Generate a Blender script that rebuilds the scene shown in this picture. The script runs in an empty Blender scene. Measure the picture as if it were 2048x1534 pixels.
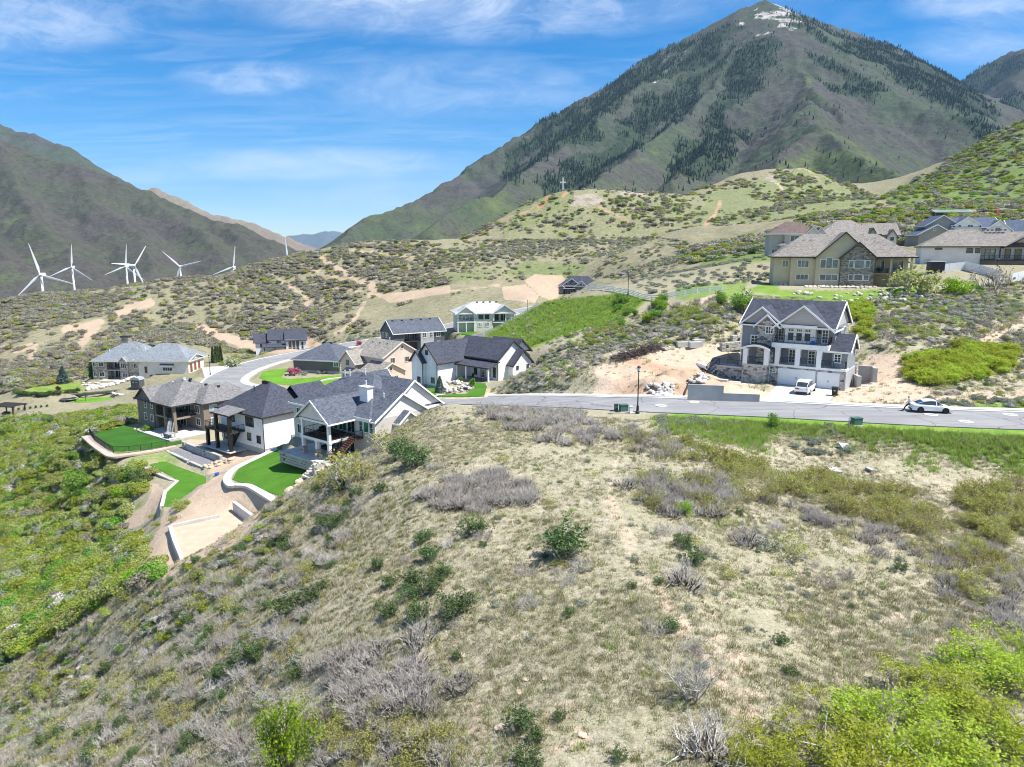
import bpy, bmesh, math, random
import numpy as np
from mathutils import Vector, Matrix
SC = bpy.context.scene
COL = SC.collection
rnd = random.Random(11)
npr = np.random.default_rng(5)
R = math.radians
# ---------------------------------------------------------------- camera (drone, pitched down; the origin of the world is at the lens)
F, TH = 1420.0, R(10.6)
CT, ST = math.cos(TH), math.sin(TH)
cd = bpy.data.cameras.new('camera')
cd.sensor_width = 36
cd.lens = 36 * F / 2048
cd.clip_start = 0.5
cd.clip_end = 80000
cam = bpy.data.objects.new('camera', cd)
COL.objects.link(cam)
cam.location = (0, 0, 0)
cam.rotation_euler = (R(90) - TH, 0, 0)
SC.camera = cam
# ---------------------------------------------------------------- sky
SUN_AZ, SUN_EL = R(103), R(60)          # azimuth from +Y towards +X
w = bpy.data.worlds.new('World')
SC.world = w
w.use_nodes = True
nt = w.node_tree
N, L = nt.nodes, nt.links
N.clear()
wo = N.new('ShaderNodeOutputWorld')
bg = N.new('ShaderNodeBackground')
sky = N.new('ShaderNodeTexSky')
sky.sky_type = 'NISHITA'
sky.sun_disc = False
sky.sun_elevation = SUN_EL
sky.sun_rotation = SUN_AZ
sky.altitude = 1500
sky.air_density = 1.0
sky.dust_density = 0.2
sky.ozone_density = 3.0
hs = N.new('ShaderNodeHueSaturation')
hs.inputs['Saturation'].default_value = 1.52
L.new(sky.outputs[0], hs.inputs['Color'])
tc = N.new('ShaderNodeTexCoord')
sx = N.new('ShaderNodeSeparateXYZ')
L.new(tc.outputs['Generated'], sx.inputs[0])
def wmath(op, a, b=None, c=None):
    m = N.new('ShaderNodeMath'); m.operation = op
    for i, v in enumerate((a, b, c)):
        if v is None: continue
        if isinstance(v, (int, float)): m.inputs[i].default_value = v
        else: L.new(v, m.inputs[i])
    return m.outputs[0]
zz = wmath('MAXIMUM', wmath('ADD', sx.outputs[2], 0.06), 0.02)
cx, cy = wmath('DIVIDE', sx.outputs[0], zz), wmath('DIVIDE', sx.outputs[1], zz)
cv = N.new('ShaderNodeCombineXYZ')
L.new(cx, cv.inputs[0]); L.new(cy, cv.inputs[1])
def wnoise(scale, detail, rough, dist, rot, sc3, off, vec=None):
    mp = N.new('ShaderNodeMapping')
    mp.inputs['Rotation'].default_value = (0, 0, rot)
    mp.inputs['Scale'].default_value = sc3
    mp.inputs['Location'].default_value = off
    L.new(vec or cv.outputs[0], mp.inputs[0])
    n = N.new('ShaderNodeTexNoise')
    n.inputs['Scale'].default_value = scale; n.inputs['Detail'].default_value = detail
    n.inputs['Roughness'].default_value = rough; n.inputs['Distortion'].default_value = dist
    L.new(mp.outputs[0], n.inputs['Vector'])
    return n.outputs[0]
def wramp(v, a, b, lo=0.0, hi=1.0):
    m = N.new('ShaderNodeMapRange'); m.interpolation_type = 'SMOOTHSTEP'
    L.new(v, m.inputs[0])
    for i, q in enumerate((a, b, lo, hi)): m.inputs[i + 1].default_value = q
    return m.outputs[0]
ys = wmath('MAXIMUM', sx.outputs[1], 0.02)
az_, el_ = wmath('DIVIDE', sx.outputs[0], ys), wmath('DIVIDE', sx.outputs[2], ys)
ce2 = N.new('ShaderNodeCombineXYZ'); L.new(az_, ce2.inputs[0]); L.new(el_, ce2.inputs[1])
fine = wramp(wnoise(5.0, 14, 0.62, 0.9, -0.22, (0.7, 2.3, 1), (0.4, 5.3, 0), ce2.outputs[0]), 0.36, 0.66)
wisp = wramp(wnoise(16.0, 14, 0.68, 1.4, -0.35, (0.7, 1.7, 1), (2.4, 1.3, 0), ce2.outputs[0]), 0.38, 0.66)
veil = wramp(wnoise(0.7, 8, 0.6, 0.9, 0.15, (0.5, 1.8, 1), (7.1, 2.3, 0)), 0.3, 0.62)
# cirrus banks: soft ellipses around world directions (azimuth x/y, height z/y)
wob = wmath('MULTIPLY', wmath('SUBTRACT', wnoise(1.4, 5, 0.6, 0.5, 0.2, (1, 1.6, 1), (1, 1, 0)), 0.5), 0.9)
bank = None
for ca, ce, ra, re_, k in ((-0.05, .335, .30, .055, 1.0), (-.02, .30, .2, .03, .7), (-.63, .30, .15, .04, .8), (-.34, .225, .10, .022, .75), (-.25, .115, .22, .022, .75), (-.1, .215, .26, .04, .45), (.66, .33, .14, .05, .8), (.62, .27, .1, .03, .5), (-.16, .078, .16, .024, .5), (-.5, .1, .09, .012, .55), (-.45, .33, .2, .03, .35)):
    q = wmath('ADD', wmath('POWER', wmath('DIVIDE', wmath('SUBTRACT', az_, ca), ra), 2.0), wmath('POWER', wmath('DIVIDE', wmath('SUBTRACT', el_, ce), re_), 2.0))
    e = wmath('MULTIPLY', wramp(wmath('ADD', q, wob), 0.0, 1.9, 1.0, 0.0), k)
    bank = e if bank is None else wmath('MAXIMUM', bank, e)
front = wramp(sx.outputs[1], 0.1, 0.4)
bank = wmath('MULTIPLY', bank, front)
gen = wmath('MULTIPLY', veil, wmath('MULTIPLY_ADD', wramp(wnoise(1.5, 12, 0.66, 1.8, 0.75, (0.8, 1.9, 1), (0.4, 5.3, 0)), 0.36, 0.68), 0.5, 0.05))
cl = wmath('MAXIMUM', wmath('MULTIPLY', bank, wmath('MULTIPLY_ADD', fine, 0.55, wmath('MULTIPLY_ADD', wisp, 0.35, 0.12))), wmath('MULTIPLY', gen, wramp(sx.outputs[1], -0.1, 0.5, 1.4, 0.4)))  # unseen veil cloud behind the camera is thickened, added to brighten shaded walls
cl = wmath('MULTIPLY', cl, wmath('MULTIPLY', wramp(sx.outputs[2], 0.0, 0.06), 0.68))
mx = N.new('ShaderNodeMix'); mx.data_type = 'RGBA'
L.new(cl, mx.inputs[0]); L.new(hs.outputs[0], mx.inputs[6])
mx.inputs[7].default_value = (6.9, 7.4, 8.3, 1)
L.new(mx.outputs[2], bg.inputs['Color'])
bg.inputs['Strength'].default_value = 0.071
L.new(bg.outputs[0], wo.inputs[0])
# ---------------------------------------------------------------- sun, exposure
sl = bpy.data.lights.new('sun', 'SUN')
sl.energy = 3.7
sl.angle = R(0.53)
sl.color = (1, 0.955, 0.88)
sun = bpy.data.objects.new('sun', sl)
COL.objects.link(sun)
SUN = Vector((math.sin(SUN_AZ) * math.cos(SUN_EL), math.cos(SUN_AZ) * math.cos(SUN_EL), math.sin(SUN_EL)))
sun.rotation_euler = SUN.to_track_quat('Z', 'Y').to_euler()
sun.location = (60, 60, 80)
vs = SC.view_settings
vs.view_transform = 'Standard'
vs.look = 'None'
vs.exposure = 1.2
vs.gamma = 1
vs.use_curve_mapping = False
SC.cycles.max_bounces = 6
SC.cycles.diffuse_bounces = 3
SC.cycles.adaptive_threshold = 0.02
SC.cycles.glossy_bounces = 2
SC.cycles.transparent_max_bounces = 4
SC.cycles.use_fast_gi = False
SC.cycles.filter_width = 1.05
# ---------------------------------------------------------------- pixels <-> places
def ray(px, py):
    u, v = (px - 1024) / F, (767 - py) / F
    return np.array([u, CT + v * ST, -ST + v * CT])
def P(px, py, Y):
    r = ray(px, py); return r * Y / r[1]
def G(px, py, z):
    r = ray(px, py); return r * z / r[2]
def proj(p):
    p = np.asarray(p, float); x, y, z = p[..., 0], p[..., 1], p[..., 2]
    d = y * CT - z * ST; v = y * ST + z * CT
    return 1024 + F * x / d, 767 - F * v / d
# ---------------------------------------------------------------- numpy noise
def vnoise(x, y, s, seed=0):
    x = x / s + seed * 17.3; y = y / s - seed * 9.7
    xi, yi = np.floor(x), np.floor(y); fx, fy = x - xi, y - yi
    fx = fx * fx * (3 - 2 * fx); fy = fy * fy * (3 - 2 * fy)
    def h(a, b):
        v = np.sin(a * 127.1 + b * 311.7 + seed * 74.7) * 43758.5453
        return v - np.floor(v)
    return (h(xi, yi) * (1 - fx) + h(xi + 1, yi) * fx) * (1 - fy) + (h(xi, yi + 1) * (1 - fx) + h(xi + 1, yi + 1) * fx) * fy - 0.5
def fbm(x, y, s, o=4, seed=0, g=0.5):
    t = 0; a = 1.0
    for i in range(o):
        t = t + a * vnoise(x, y, s, seed + i); a *= g; s *= 0.49
    return t
def sstep(a, b, v):
    t = np.clip((v - a) / (b - a), 0, 1); return t * t * (3 - 2 * t)
def inpoly(x, y, poly):
    c = np.zeros(x.shape, bool); n = len(poly)
    for i in range(n):
        x0, y0 = poly[i][0], poly[i][1]; x1, y1 = poly[(i + 1) % n][0], poly[(i + 1) % n][1]
        if y0 == y1: continue
        k = ((y0 > y) != (y1 > y)) & (x < (x1 - x0) * (y - y0) / (y1 - y0) + x0)
        c ^= k
    return c
def polydist(x, y, poly, closed=True):
    d = np.full(x.shape, 1e9); n = len(poly)
    for i in range(n if closed else n - 1):
        a = poly[i]; b = poly[(i + 1) % n]
        vx, vy = b[0] - a[0], b[1] - a[1]; q = max(vx * vx + vy * vy, 1e-9)
        t = np.clip(((x - a[0]) * vx + (y - a[1]) * vy) / q, 0, 1)
        d = np.minimum(d, np.hypot(x - a[0] - t * vx, y - a[1] - t * vy))
    return d
def sdist(x, y, poly):
    d = polydist(x, y, poly); return np.where(inpoly(x, y, poly), -d, d)
def catmull(pts, n=12):
    pts = [np.array(p, float) for p in pts]; out = []
    for i in range(len(pts) - 1):
        p0, p1, p2, p3 = pts[max(i - 1, 0)], pts[i], pts[i + 1], pts[min(i + 2, len(pts) - 1)]
        for k in range(n):
            t = k / n
            out.append(0.5 * ((2 * p1) + (p2 - p0) * t + (2 * p0 - 5 * p1 + 4 * p2 - p3) * t * t + (3 * p1 - p0 - 3 * p2 + p3) * t ** 3))
    out.append(pts[-1]); return np.array(out)
# ---------------------------------------------------------------- meshes
def mesh_np(name, v, f, smooth=False):
    v = np.asarray(v, np.float32); f = np.asarray(f, np.int32)
    me = bpy.data.meshes.new(name); k = f.shape[1]
    me.vertices.add(len(v)); me.vertices.foreach_set('co', v.ravel())
    me.loops.add(f.size); me.loops.foreach_set('vertex_index', f.ravel())
    me.polygons.add(len(f)); me.polygons.foreach_set('loop_start', np.arange(0, f.size, k, dtype=np.int32))
    if smooth: me.polygons.foreach_set('use_smooth', np.ones(len(f), bool))
    me.update(calc_edges=True)
    return me
def link(name, me, parent=None, mat=None, loc=None, rz=0.0):
    o = bpy.data.objects.new(name, me); COL.objects.link(o)
    if mat is not None and me is not None and not me.materials: me.materials.append(mat)
    if parent is not None: o.parent = parent
    if loc is not None: o.location = loc
    if rz: o.rotation_euler = (0, 0, rz)
    return o
def tag(o, label=None, cat=None, group=None, kind=None):
    if label: o['label'] = label
    if cat: o['category'] = cat
    if group: o['group'] = group
    if kind: o['kind'] = kind
    return o
def empty(name, loc=(0, 0, 0), rz=0.0):
    o = bpy.data.objects.new(name, None); COL.objects.link(o)
    o.empty_display_size = 0.3; o.location = loc; o.rotation_euler = (0, 0, rz); return o
def copy_tree(o, parent=None):
    c = o.copy(); COL.objects.link(c)
    if parent is not None: c.parent = parent
    for ch in o.children: copy_tree(ch, c)
    return c
class MB:
    def __init__(s): s.v = []; s.f = []
    def add(s, vs, fs):
        b = len(s.v); s.v += [tuple(map(float, p)) for p in vs]; s.f += [tuple(i + b for i in f) for f in fs]; return s
    def box(s, x0, x1, y0, y1, z0, z1):
        return s.add([(x0, y0, z0), (x1, y0, z0), (x1, y1, z0), (x0, y1, z0), (x0, y0, z1), (x1, y0, z1), (x1, y1, z1), (x0, y1, z1)],
                     [(3, 2, 1, 0), (4, 5, 6, 7), (0, 1, 5, 4), (1, 2, 6, 5), (2, 3, 7, 6), (3, 0, 4, 7)])
    def extrude(s, poly, a, b, axis):
        """poly: (u,w) outline counter-clockwise; axis 'x': (t,u,w), 'y': (u,t,w), 'z': (u,w,t)"""
        m = {'x': lambda u, w, t: (t, u, w), 'y': lambda u, w, t: (u, t, w), 'z': lambda u, w, t: (u, w, t)}[axis]
        n = len(poly)
        s.add([m(u, w, a) for u, w in poly] + [m(u, w, b) for u, w in poly],
              [tuple(range(n))[::-1], tuple(range(n, 2 * n))] + [(i, (i + 1) % n, n + (i + 1) % n, n + i) for i in range(n)]); return s
    def bar(s, a, b, w, h=None):
        a, b = Vector(a), Vector(b); h = h or w; d = (b - a).normalized()
        u = d.cross(Vector((0, 0, 1)))
        u = u.normalized() if u.length > 1e-4 else Vector((1, 0, 0))
        k = u.cross(d)
        q = [u * w / 2 + k * h / 2, -u * w / 2 + k * h / 2, -u * w / 2 - k * h / 2, u * w / 2 - k * h / 2]
        return s.add([a + t for t in q] + [b + t for t in q], [(3, 2, 1, 0), (4, 5, 6, 7)] + [(i, (i + 1) % 4, 4 + (i + 1) % 4, 4 + i) for i in range(4)])
    def tube(s, pts, rs, n=8, caps=True):
        pts = [Vector(p) for p in pts]; rings = []
        if isinstance(rs, (int, float)): rs = [rs] * len(pts)
        for i, p in enumerate(pts):
            d = (pts[min(i + 1, len(pts) - 1)] - pts[max(i - 1, 0)])
            d = d.normalized() if d.length > 1e-6 else Vector((0, 0, 1))
            u = d.cross(Vector((0.13, 0.97, 0.21))).normalized(); k = d.cross(u)
            rings += [p + (u * math.cos(2 * math.pi * j / n) + k * math.sin(2 * math.pi * j / n)) * rs[i] for j in range(n)]
        fs = []
        for i in range(len(pts) - 1):
            fs += [(i * n + j, i * n + (j + 1) % n, (i + 1) * n + (j + 1) % n, (i + 1) * n + j) for j in range(n)]
        if caps: fs += [tuple(range(n))[::-1], tuple(range((len(pts) - 1) * n, len(pts) * n))]
        return s.add(rings, fs)
    def lathe(s, prof, n=12, c=(0, 0)):
        vs_ = []
        for r, z in prof: vs_ += [(c[0] + r * math.cos(2 * math.pi * j / n), c[1] + r * math.sin(2 * math.pi * j / n), z) for j in range(n)]
        fs = [(i * n + j, i * n + (j + 1) % n, (i + 1) * n + (j + 1) % n, (i + 1) * n + j) for i in range(len(prof) - 1) for j in range(n)]
        fs += [tuple(range(n))[::-1], tuple(range((len(prof) - 1) * n, len(prof) * n))]
        return s.add(vs_, fs)
    def mesh(s, name, smooth=False):
        me = bpy.data.meshes.new(name); me.from_pydata(s.v, [], s.f); me.update()
        bm = bmesh.new(); bm.from_mesh(me); bmesh.ops.recalc_face_normals(bm, faces=bm.faces); bm.to_mesh(me); bm.free()
        if smooth: me.polygons.foreach_set('use_smooth', np.ones(len(me.polygons), bool))
        return me
    def build(s, name, mat, parent=None, loc=None, rz=0.0, smooth=False):
        return link(name, s.mesh(name, smooth), parent, mat, loc, rz)
# ================================================================ materials
MATS = {}
class NT:
    def __init__(s, name):
        s.m = bpy.data.materials.new(name); s.m.use_nodes = True; s.t = s.m.node_tree
        s.b = s.t.nodes['Principled BSDF']; s.c = None; s.g = None
        MATS[name] = s.m
    def n(s, typ, ins=None, **kw):
        q = s.t.nodes.new(typ)
        for k, v in kw.items(): setattr(q, k, v)
        for k, v in (ins or {}).items(): s.put(q.inputs[k], v)
        return q
    def put(s, sock, v):
        if hasattr(v, 'is_linked') or isinstance(v, bpy.types.NodeSocket): s.t.links.new(v, sock)
        else:
            if isinstance(v, tuple) and len(v) == 3 and sock.type == 'RGBA': v = (*v, 1)
            sock.default_value = v
    def obj(s):
        return s.n('ShaderNodeTexCoord').outputs['Object']
    def geo(s):
        if s.g is None: s.g = s.n('ShaderNodeNewGeometry')
        return s.g
    def pos(s): return s.geo().outputs['Position']
    def noise(s, scale, detail=4, rough=0.55, vec=None, dist=0.0):
        return s.n('ShaderNodeTexNoise', {'Vector': vec if vec is not None else s.pos(), 'Scale': scale, 'Detail': detail, 'Roughness': rough, 'Distortion': dist}).outputs[0]
    def rng(s, v, a, b, lo=0.0, hi=1.0):
        return s.n('ShaderNodeMapRange', {0: v, 1: a, 2: b, 3: lo, 4: hi}, interpolation_type='SMOOTHSTEP').outputs[0]
    def mix(s, f, a, b, mode='MIX'):
        q = s.n('ShaderNodeMix', data_type='RGBA', blend_type=mode)
        s.put(q.inputs[0], f); s.put(q.inputs[6], a); s.put(q.inputs[7], b); return q.outputs[2]
    def math(s, op, a, b=None, c=None):
        q = s.n('ShaderNodeMath', operation=op); s.put(q.inputs[0], a)
        if b is not None: s.put(q.inputs[1], b)
        if c is not None: s.put(q.inputs[2], c)
        return q.outputs[0]
    def map(s, vec, sc=(1, 1, 1), rot=(0, 0, 0)):
        return s.n('ShaderNodeMapping', {'Vector': vec, 'Scale': sc, 'Rotation': rot}).outputs[0]
    def attr(s, name): return s.n('ShaderNodeAttribute', attribute_name=name)
    def done(s, col, rough=0.9, bump=None, dist=0.05, strength=0.5, spec=0.3, metal=0.0):
        s.put(s.b.inputs['Base Color'], col); s.put(s.b.inputs['Roughness'], rough)
        s.b.inputs['Specular IOR Level'].default_value = spec; s.put(s.b.inputs['Metallic'], metal)
        if bump is not None:
            q = s.n('ShaderNodeBump', {'Height': bump, 'Distance': dist, 'Strength': strength}); s.t.links.new(q.outputs[0], s.b.inputs['Normal'])
        return s.m
def mul(c, k): return tuple(min(1, x * k) for x in c)
def m_plain(name, c, rough=0.6, spec=0.4, var=0.12, scale=1.5, metal=0.0):
    m = NT(name); n = m.noise(scale, 5)
    return m.done(m.mix(m.rng(n, 0.25, 0.75), mul(c, 1 - var), mul(c, 1 + var)), rough, spec=spec, metal=metal)
def m_stucco(name, c):
    m = NT(name); a = m.noise(0.5, 5); b = m.noise(14, 3)
    col = m.mix(m.rng(a, 0.3, 0.7), mul(c, 0.9), mul(c, 1.06)); col = m.mix(m.rng(b, 0.3, 0.7, 0, 0.35), col, mul(c, 0.8))
    return m.done(col, 0.92, b, 0.02, 0.4, 0.2)
def m_shingle(name, c, var=0.35):
    m = NT(name); o = m.obj()
    v = m.map(o, (1, 1, 2.2))
    n = m.n('ShaderNodeTexVoronoi', {'Vector': v, 'Scale': 3.2, 'Randomness': 1.0}, distance='CHEBYCHEV')
    s = m.n('ShaderNodeSeparateColor', {'Color': n.outputs['Color']}).outputs[0]
    col = m.mix(s, mul(c, 1 - var), mul(c, 1 + var))
    sep = m.n('ShaderNodeSeparateXYZ', {'Vector': o}).outputs[2]
    row = m.math('FRACT', m.math('MULTIPLY', sep, 8.0))
    col = m.mix(m.rng(row, 0.0, 0.25, 0.45, 0), col, mul(c, 0.35))
    col = m.mix(m.rng(m.noise(0.35, 4), 0.35, 0.7, 0, 0.3), col, mul(c, 1.35))
    return m.done(col, 0.95, row, 0.03, 0.5, 0.15)
def m_stone(name, cs, scale=2.6, mortar=(0.36, 0.34, 0.31), flat=1.5):
    m = NT(name); o = m.map(m.obj(), (1, 1, flat))
    v = m.n('ShaderNodeTexVoronoi', {'Vector': o, 'Scale': scale})
    e = m.n('ShaderNodeTexVoronoi', {'Vector': o, 'Scale': scale}, feature='DISTANCE_TO_EDGE')
    r = m.n('ShaderNodeSeparateColor', {'Color': v.outputs['Color']})
    col = m.mix(m.rng(r.outputs[0], 0.2, 0.5), cs[0], cs[1]); col = m.mix(m.rng(r.outputs[1], 0.62, 0.8), col, cs[2])
    col = m.mix(m.rng(m.noise(9, 3), 0.35, 0.7, 0, 0.4), col, mul(cs[0], 0.7))
    k = m.rng(e.outputs['Distance'], 0.0, 0.09)
    return m.done(m.mix(k, mortar, col), 0.9, k, 0.08, 0.7, 0.2)
def m_siding(name, c, pitch=0.18, vertical=False):
    m = NT(name); s = m.n('ShaderNodeSeparateXYZ', {'Vector': m.obj()})
    q = m.math('ADD', s.outputs[0], s.outputs[1]) if vertical else s.outputs[2]
    fr = m.math('FRACT', m.math('DIVIDE', q, pitch))
    k = m.rng(fr, 0.0, 0.14)
    col = m.mix(m.rng(m.noise(0.7, 4), 0.3, 0.7), mul(c, 0.93), mul(c, 1.06))
    return m.done(m.mix(k, mul(c, 0.62), col), 0.7, fr, 0.02, 0.6, 0.3)
def m_brick(name, c1, c2, mortar):
    m = NT(name); s = m.n('ShaderNodeSeparateXYZ', {'Vector': m.obj()})
    v = m.n('ShaderNodeCombineXYZ', {0: m.math('ADD', s.outputs[0], s.outputs[1]), 1: s.outputs[2]}).outputs[0]
    b = m.n('ShaderNodeTexBrick', {'Vector': v, 'Color1': c1, 'Color2': c2, 'Mortar': mortar, 'Scale': 1.0, 'Mortar Size': 0.012, 'Brick Width': 0.3, 'Row Height': 0.1})
    col = m.mix(m.rng(m.noise(0.8, 4), 0.3, 0.7, 0, 0.3), b.outputs[0], mul(c1, 0.75))
    return m.done(col, 0.9, b.outputs[1], 0.02, -0.4, 0.2)
def m_glass(name, c=(0.02, 0.03, 0.035)):
    m = NT(name); n = m.noise(0.8, 2)
    return m.done(m.mix(m.rng(n, 0.35, 0.65), c, mul(c, 2.4)), 0.08, spec=0.8)
def m_leaf(name, c, c2, trans=0.35, hue=0.03):
    m = NT(name); g = m.geo(); oi = m.n('ShaderNodeObjectInfo')
    f = m.math('FRACT', m.math('ADD', g.outputs['Random Per Island'], m.math('MULTIPLY', oi.outputs['Random'], 0.37)))
    col = m.mix(f, c, c2)
    col = m.n('ShaderNodeHueSaturation', {'Color': col, 'Hue': m.math('MULTIPLY_ADD', oi.outputs['Random'], hue, 0.5 - hue / 2), 'Value': m.math('MULTIPLY_ADD', oi.outputs['Random'], 0.35, 0.82)}).outputs[0]
    m.done(col, 0.75, spec=0.15)
    t = m.n('ShaderNodeBsdfTranslucent', {'Color': col}); ms = m.n('ShaderNodeMixShader', {0: trans, 1: m.b.outputs[0], 2: t.outputs[0]})
    out = m.t.nodes['Material Output']; m.t.links.new(ms.outputs[0], out.inputs[0]); return m.m
def m_bark(name, c, var=0.3):
    m = NT(name); oi = m.n('ShaderNodeObjectInfo'); g = m.geo()
    col = m.mix(g.outputs['Random Per Island'], mul(c, 1 - var), mul(c, 1 + var))
    col = m.n('ShaderNodeHueSaturation', {'Color': col, 'Value': m.math('MULTIPLY_ADD', oi.outputs['Random'], 0.3, 0.85)}).outputs[0]
    return m.done(col, 0.95, spec=0.1)
# ---- the ground: dry grass, bare earth, green grass; where each grows is a vertex attribute of the ground
m = NT('ground_cover')
A1 = m.n('ShaderNodeSeparateColor', {'Color': m.attr('cover').outputs['Color']})
A2 = m.n('ShaderNodeSeparateColor', {'Color': m.attr('soil').outputs['Color']})
p = m.pos()
n_big, n_mid, n_fine, n_sm = m.noise(0.045, 5, 0.55), m.noise(0.33, 6, 0.6), m.noise(3.2, 6, 0.72), m.noise(1.1, 5, 0.6)
straw, olive, tan = (0.43, 0.385, 0.29), (0.12, 0.115, 0.055), (0.53, 0.435, 0.33)
n_grain = m.noise(8.5, 5, 0.75)
c = m.mix(m.rng(n_mid, 0.36, 0.66), straw, (0.345, 0.325, 0.215))
c = m.mix(m.rng(n_fine, 0.44, 0.62, 0, 0.5), c, (0.23, 0.215, 0.12))
c = m.mix(m.rng(n_grain, 0.53, 0.66, 0, 0.8), c, olive)
c = m.mix(m.rng(n_grain, 0.46, 0.32, 0, 0.75), c, (0.6, 0.55, 0.44))
c = m.mix(m.math('MULTIPLY', m.rng(n_sm, 0.5, 0.7), m.rng(n_big, 0.42, 0.62)), c, tan)
far = m.mix(m.rng(n_mid, 0.35, 0.65), (0.215, 0.215, 0.125), (0.3, 0.265, 0.175))
far = m.mix(m.rng(n_sm, 0.45, 0.7, 0, 0.6), far, (0.17, 0.16, 0.1)); n_br = m.noise(0.62, 5, 0.72); far = m.mix(m.rng(n_br, 0.5, 0.62, 0, 0.7), far, (0.125, 0.12, 0.08)); far = m.mix(m.rng(n_br, 0.44, 0.3, 0, 0.4), far, (0.36, 0.32, 0.22))
c = m.mix(A1.outputs[2], c, far)
grn = m.mix(m.rng(n_mid, 0.35, 0.65), (0.17, 0.3, 0.045), (0.25, 0.36, 0.06)); grn = m.mix(m.rng(n_fine, 0.4, 0.65, 0, 0.6), grn, (0.07, 0.145, 0.02))
gk = m.rng(m.math('ADD', A1.outputs[1], m.math('MULTIPLY', m.math('SUBTRACT', n_sm, 0.5), 0.9)), 0.3, 0.7)
grn = m.mix(m.math('MULTIPLY', A1.outputs[2], 0.85), grn, m.mix(m.rng(n_br, 0.42, 0.62), (0.155, 0.19, 0.075), (0.1, 0.12, 0.055)))
c = m.mix(gk, c, grn)
dirt = m.mix(m.rng(n_mid, 0.3, 0.7), (0.55, 0.44, 0.335), (0.46, 0.355, 0.26)); dirt = m.mix(m.rng(n_fine, 0.35, 0.7, 0, 0.6), dirt, (0.63, 0.49, 0.37))
red = m.mix(m.rng(n_sm, 0.3, 0.7), (0.34, 0.17, 0.09), (0.45, 0.27, 0.17))
dirt = m.mix(m.math('MULTIPLY', A1.outputs[2], 0.75), dirt, m.mix(m.rng(n_sm, 0.35, 0.65), (0.33, 0.245, 0.17), (0.42, 0.325, 0.235)))
dirt = m.mix(A2.outputs[0], dirt, red)
rockc = m.mix(m.rng(n_sm, 0.35, 0.65), (0.42, 0.36, 0.31), (0.27, 0.22, 0.19))
dirt = m.mix(A2.outputs[1], dirt, rockc)
dkn = m.mix(A1.outputs[2], m.noise(0.8, 6, 0.65), m.noise(0.16, 6, 0.7)); dk = m.rng(m.math('ADD', A1.outputs[0], m.math('MULTIPLY', m.math('SUBTRACT', dkn, 0.5), 1.5)), 0.36, 0.66)
c = m.mix(dk, c, dirt)
m.done(c, 0.97, m.math('ADD', n_fine, m.math('MULTIPLY', n_sm, 1.5)), 0.14, 0.8, 0.1)
def m_mount(name, cols, s=1.0):
    m = NT(name); A = m.n('ShaderNodeSeparateColor', {'Color': m.attr('cover').outputs['Color']})
    a, b, d = m.noise(0.004 * s, 6, 0.6), m.noise(0.03 * s, 6, 0.7), m.noise(0.012 * s, 5, 0.6)
    c = m.mix(m.rng(a, 0.38, 0.62), cols[0], cols[1]); c = m.mix(m.rng(b, 0.4, 0.65, 0, 0.65), c, cols[2])
    c = m.mix(m.rng(m.math('ADD', A.outputs[1], m.math('SUBTRACT', d, 0.5)), 0.3, 0.75), c, m.mix(m.rng(b, 0.35, 0.65), (0.085, 0.13, 0.045), (0.135, 0.16, 0.068)))
    c = m.mix(m.rng(m.math('ADD', A.outputs[0], m.math('MULTIPLY', m.math('SUBTRACT', m.noise(0.025 * s, 6, 0.7), 0.5), 1.2)), 0.52, 0.66), c, m.mix(m.rng(b, 0.35, 0.65), (0.52, 0.5, 0.48), (0.34, 0.3, 0.28)))
    c = m.mix(m.rng(m.math('ADD', A.outputs[2], m.math('MULTIPLY', m.math('SUBTRACT', b, 0.5), 0.6)), 0.3, 0.7, 0, 0.8), c, (0.035, 0.055, 0.035))
    sp = m.noise(0.11 * s, 5, 0.75)
    c = m.mix(m.rng(sp, 0.5, 0.66, 0, 0.62), c, mul(cols[2], 0.55)); c = m.mix(m.rng(sp, 0.48, 0.3, 0, 0.4), c, mul(cols[1], 1.55))
    return m.done(c, 1.0, m.math('ADD', m.math('MULTIPLY', sp, 0.6), m.math('ADD', b, d)), 7.0 / s, 0.7, 0.05)
m_mount('brush_mountain', [(0.088, 0.086, 0.08), (0.074, 0.1, 0.06), (0.062, 0.062, 0.058)])
m_mount('grey_mountain', [(0.088, 0.08, 0.072), (0.08, 0.09, 0.06), (0.06, 0.055, 0.052)])
m_mount('tan_mountain', [(0.21, 0.175, 0.135), (0.24, 0.21, 0.14), (0.2, 0.165, 0.13)])
m_mount('dark_mountain', [(0.05, 0.06, 0.045), (0.08, 0.08, 0.07), (0.04, 0.045, 0.04)])
m_mount('far_mountain', [(0.1, 0.11, 0.1), (0.1, 0.12, 0.09), (0.16, 0.16, 0.16)], 0.4)
m_mount('valley', [(0.14, 0.19, 0.07), (0.22, 0.21, 0.11), (0.1, 0.13, 0.06)], 2)
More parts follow.
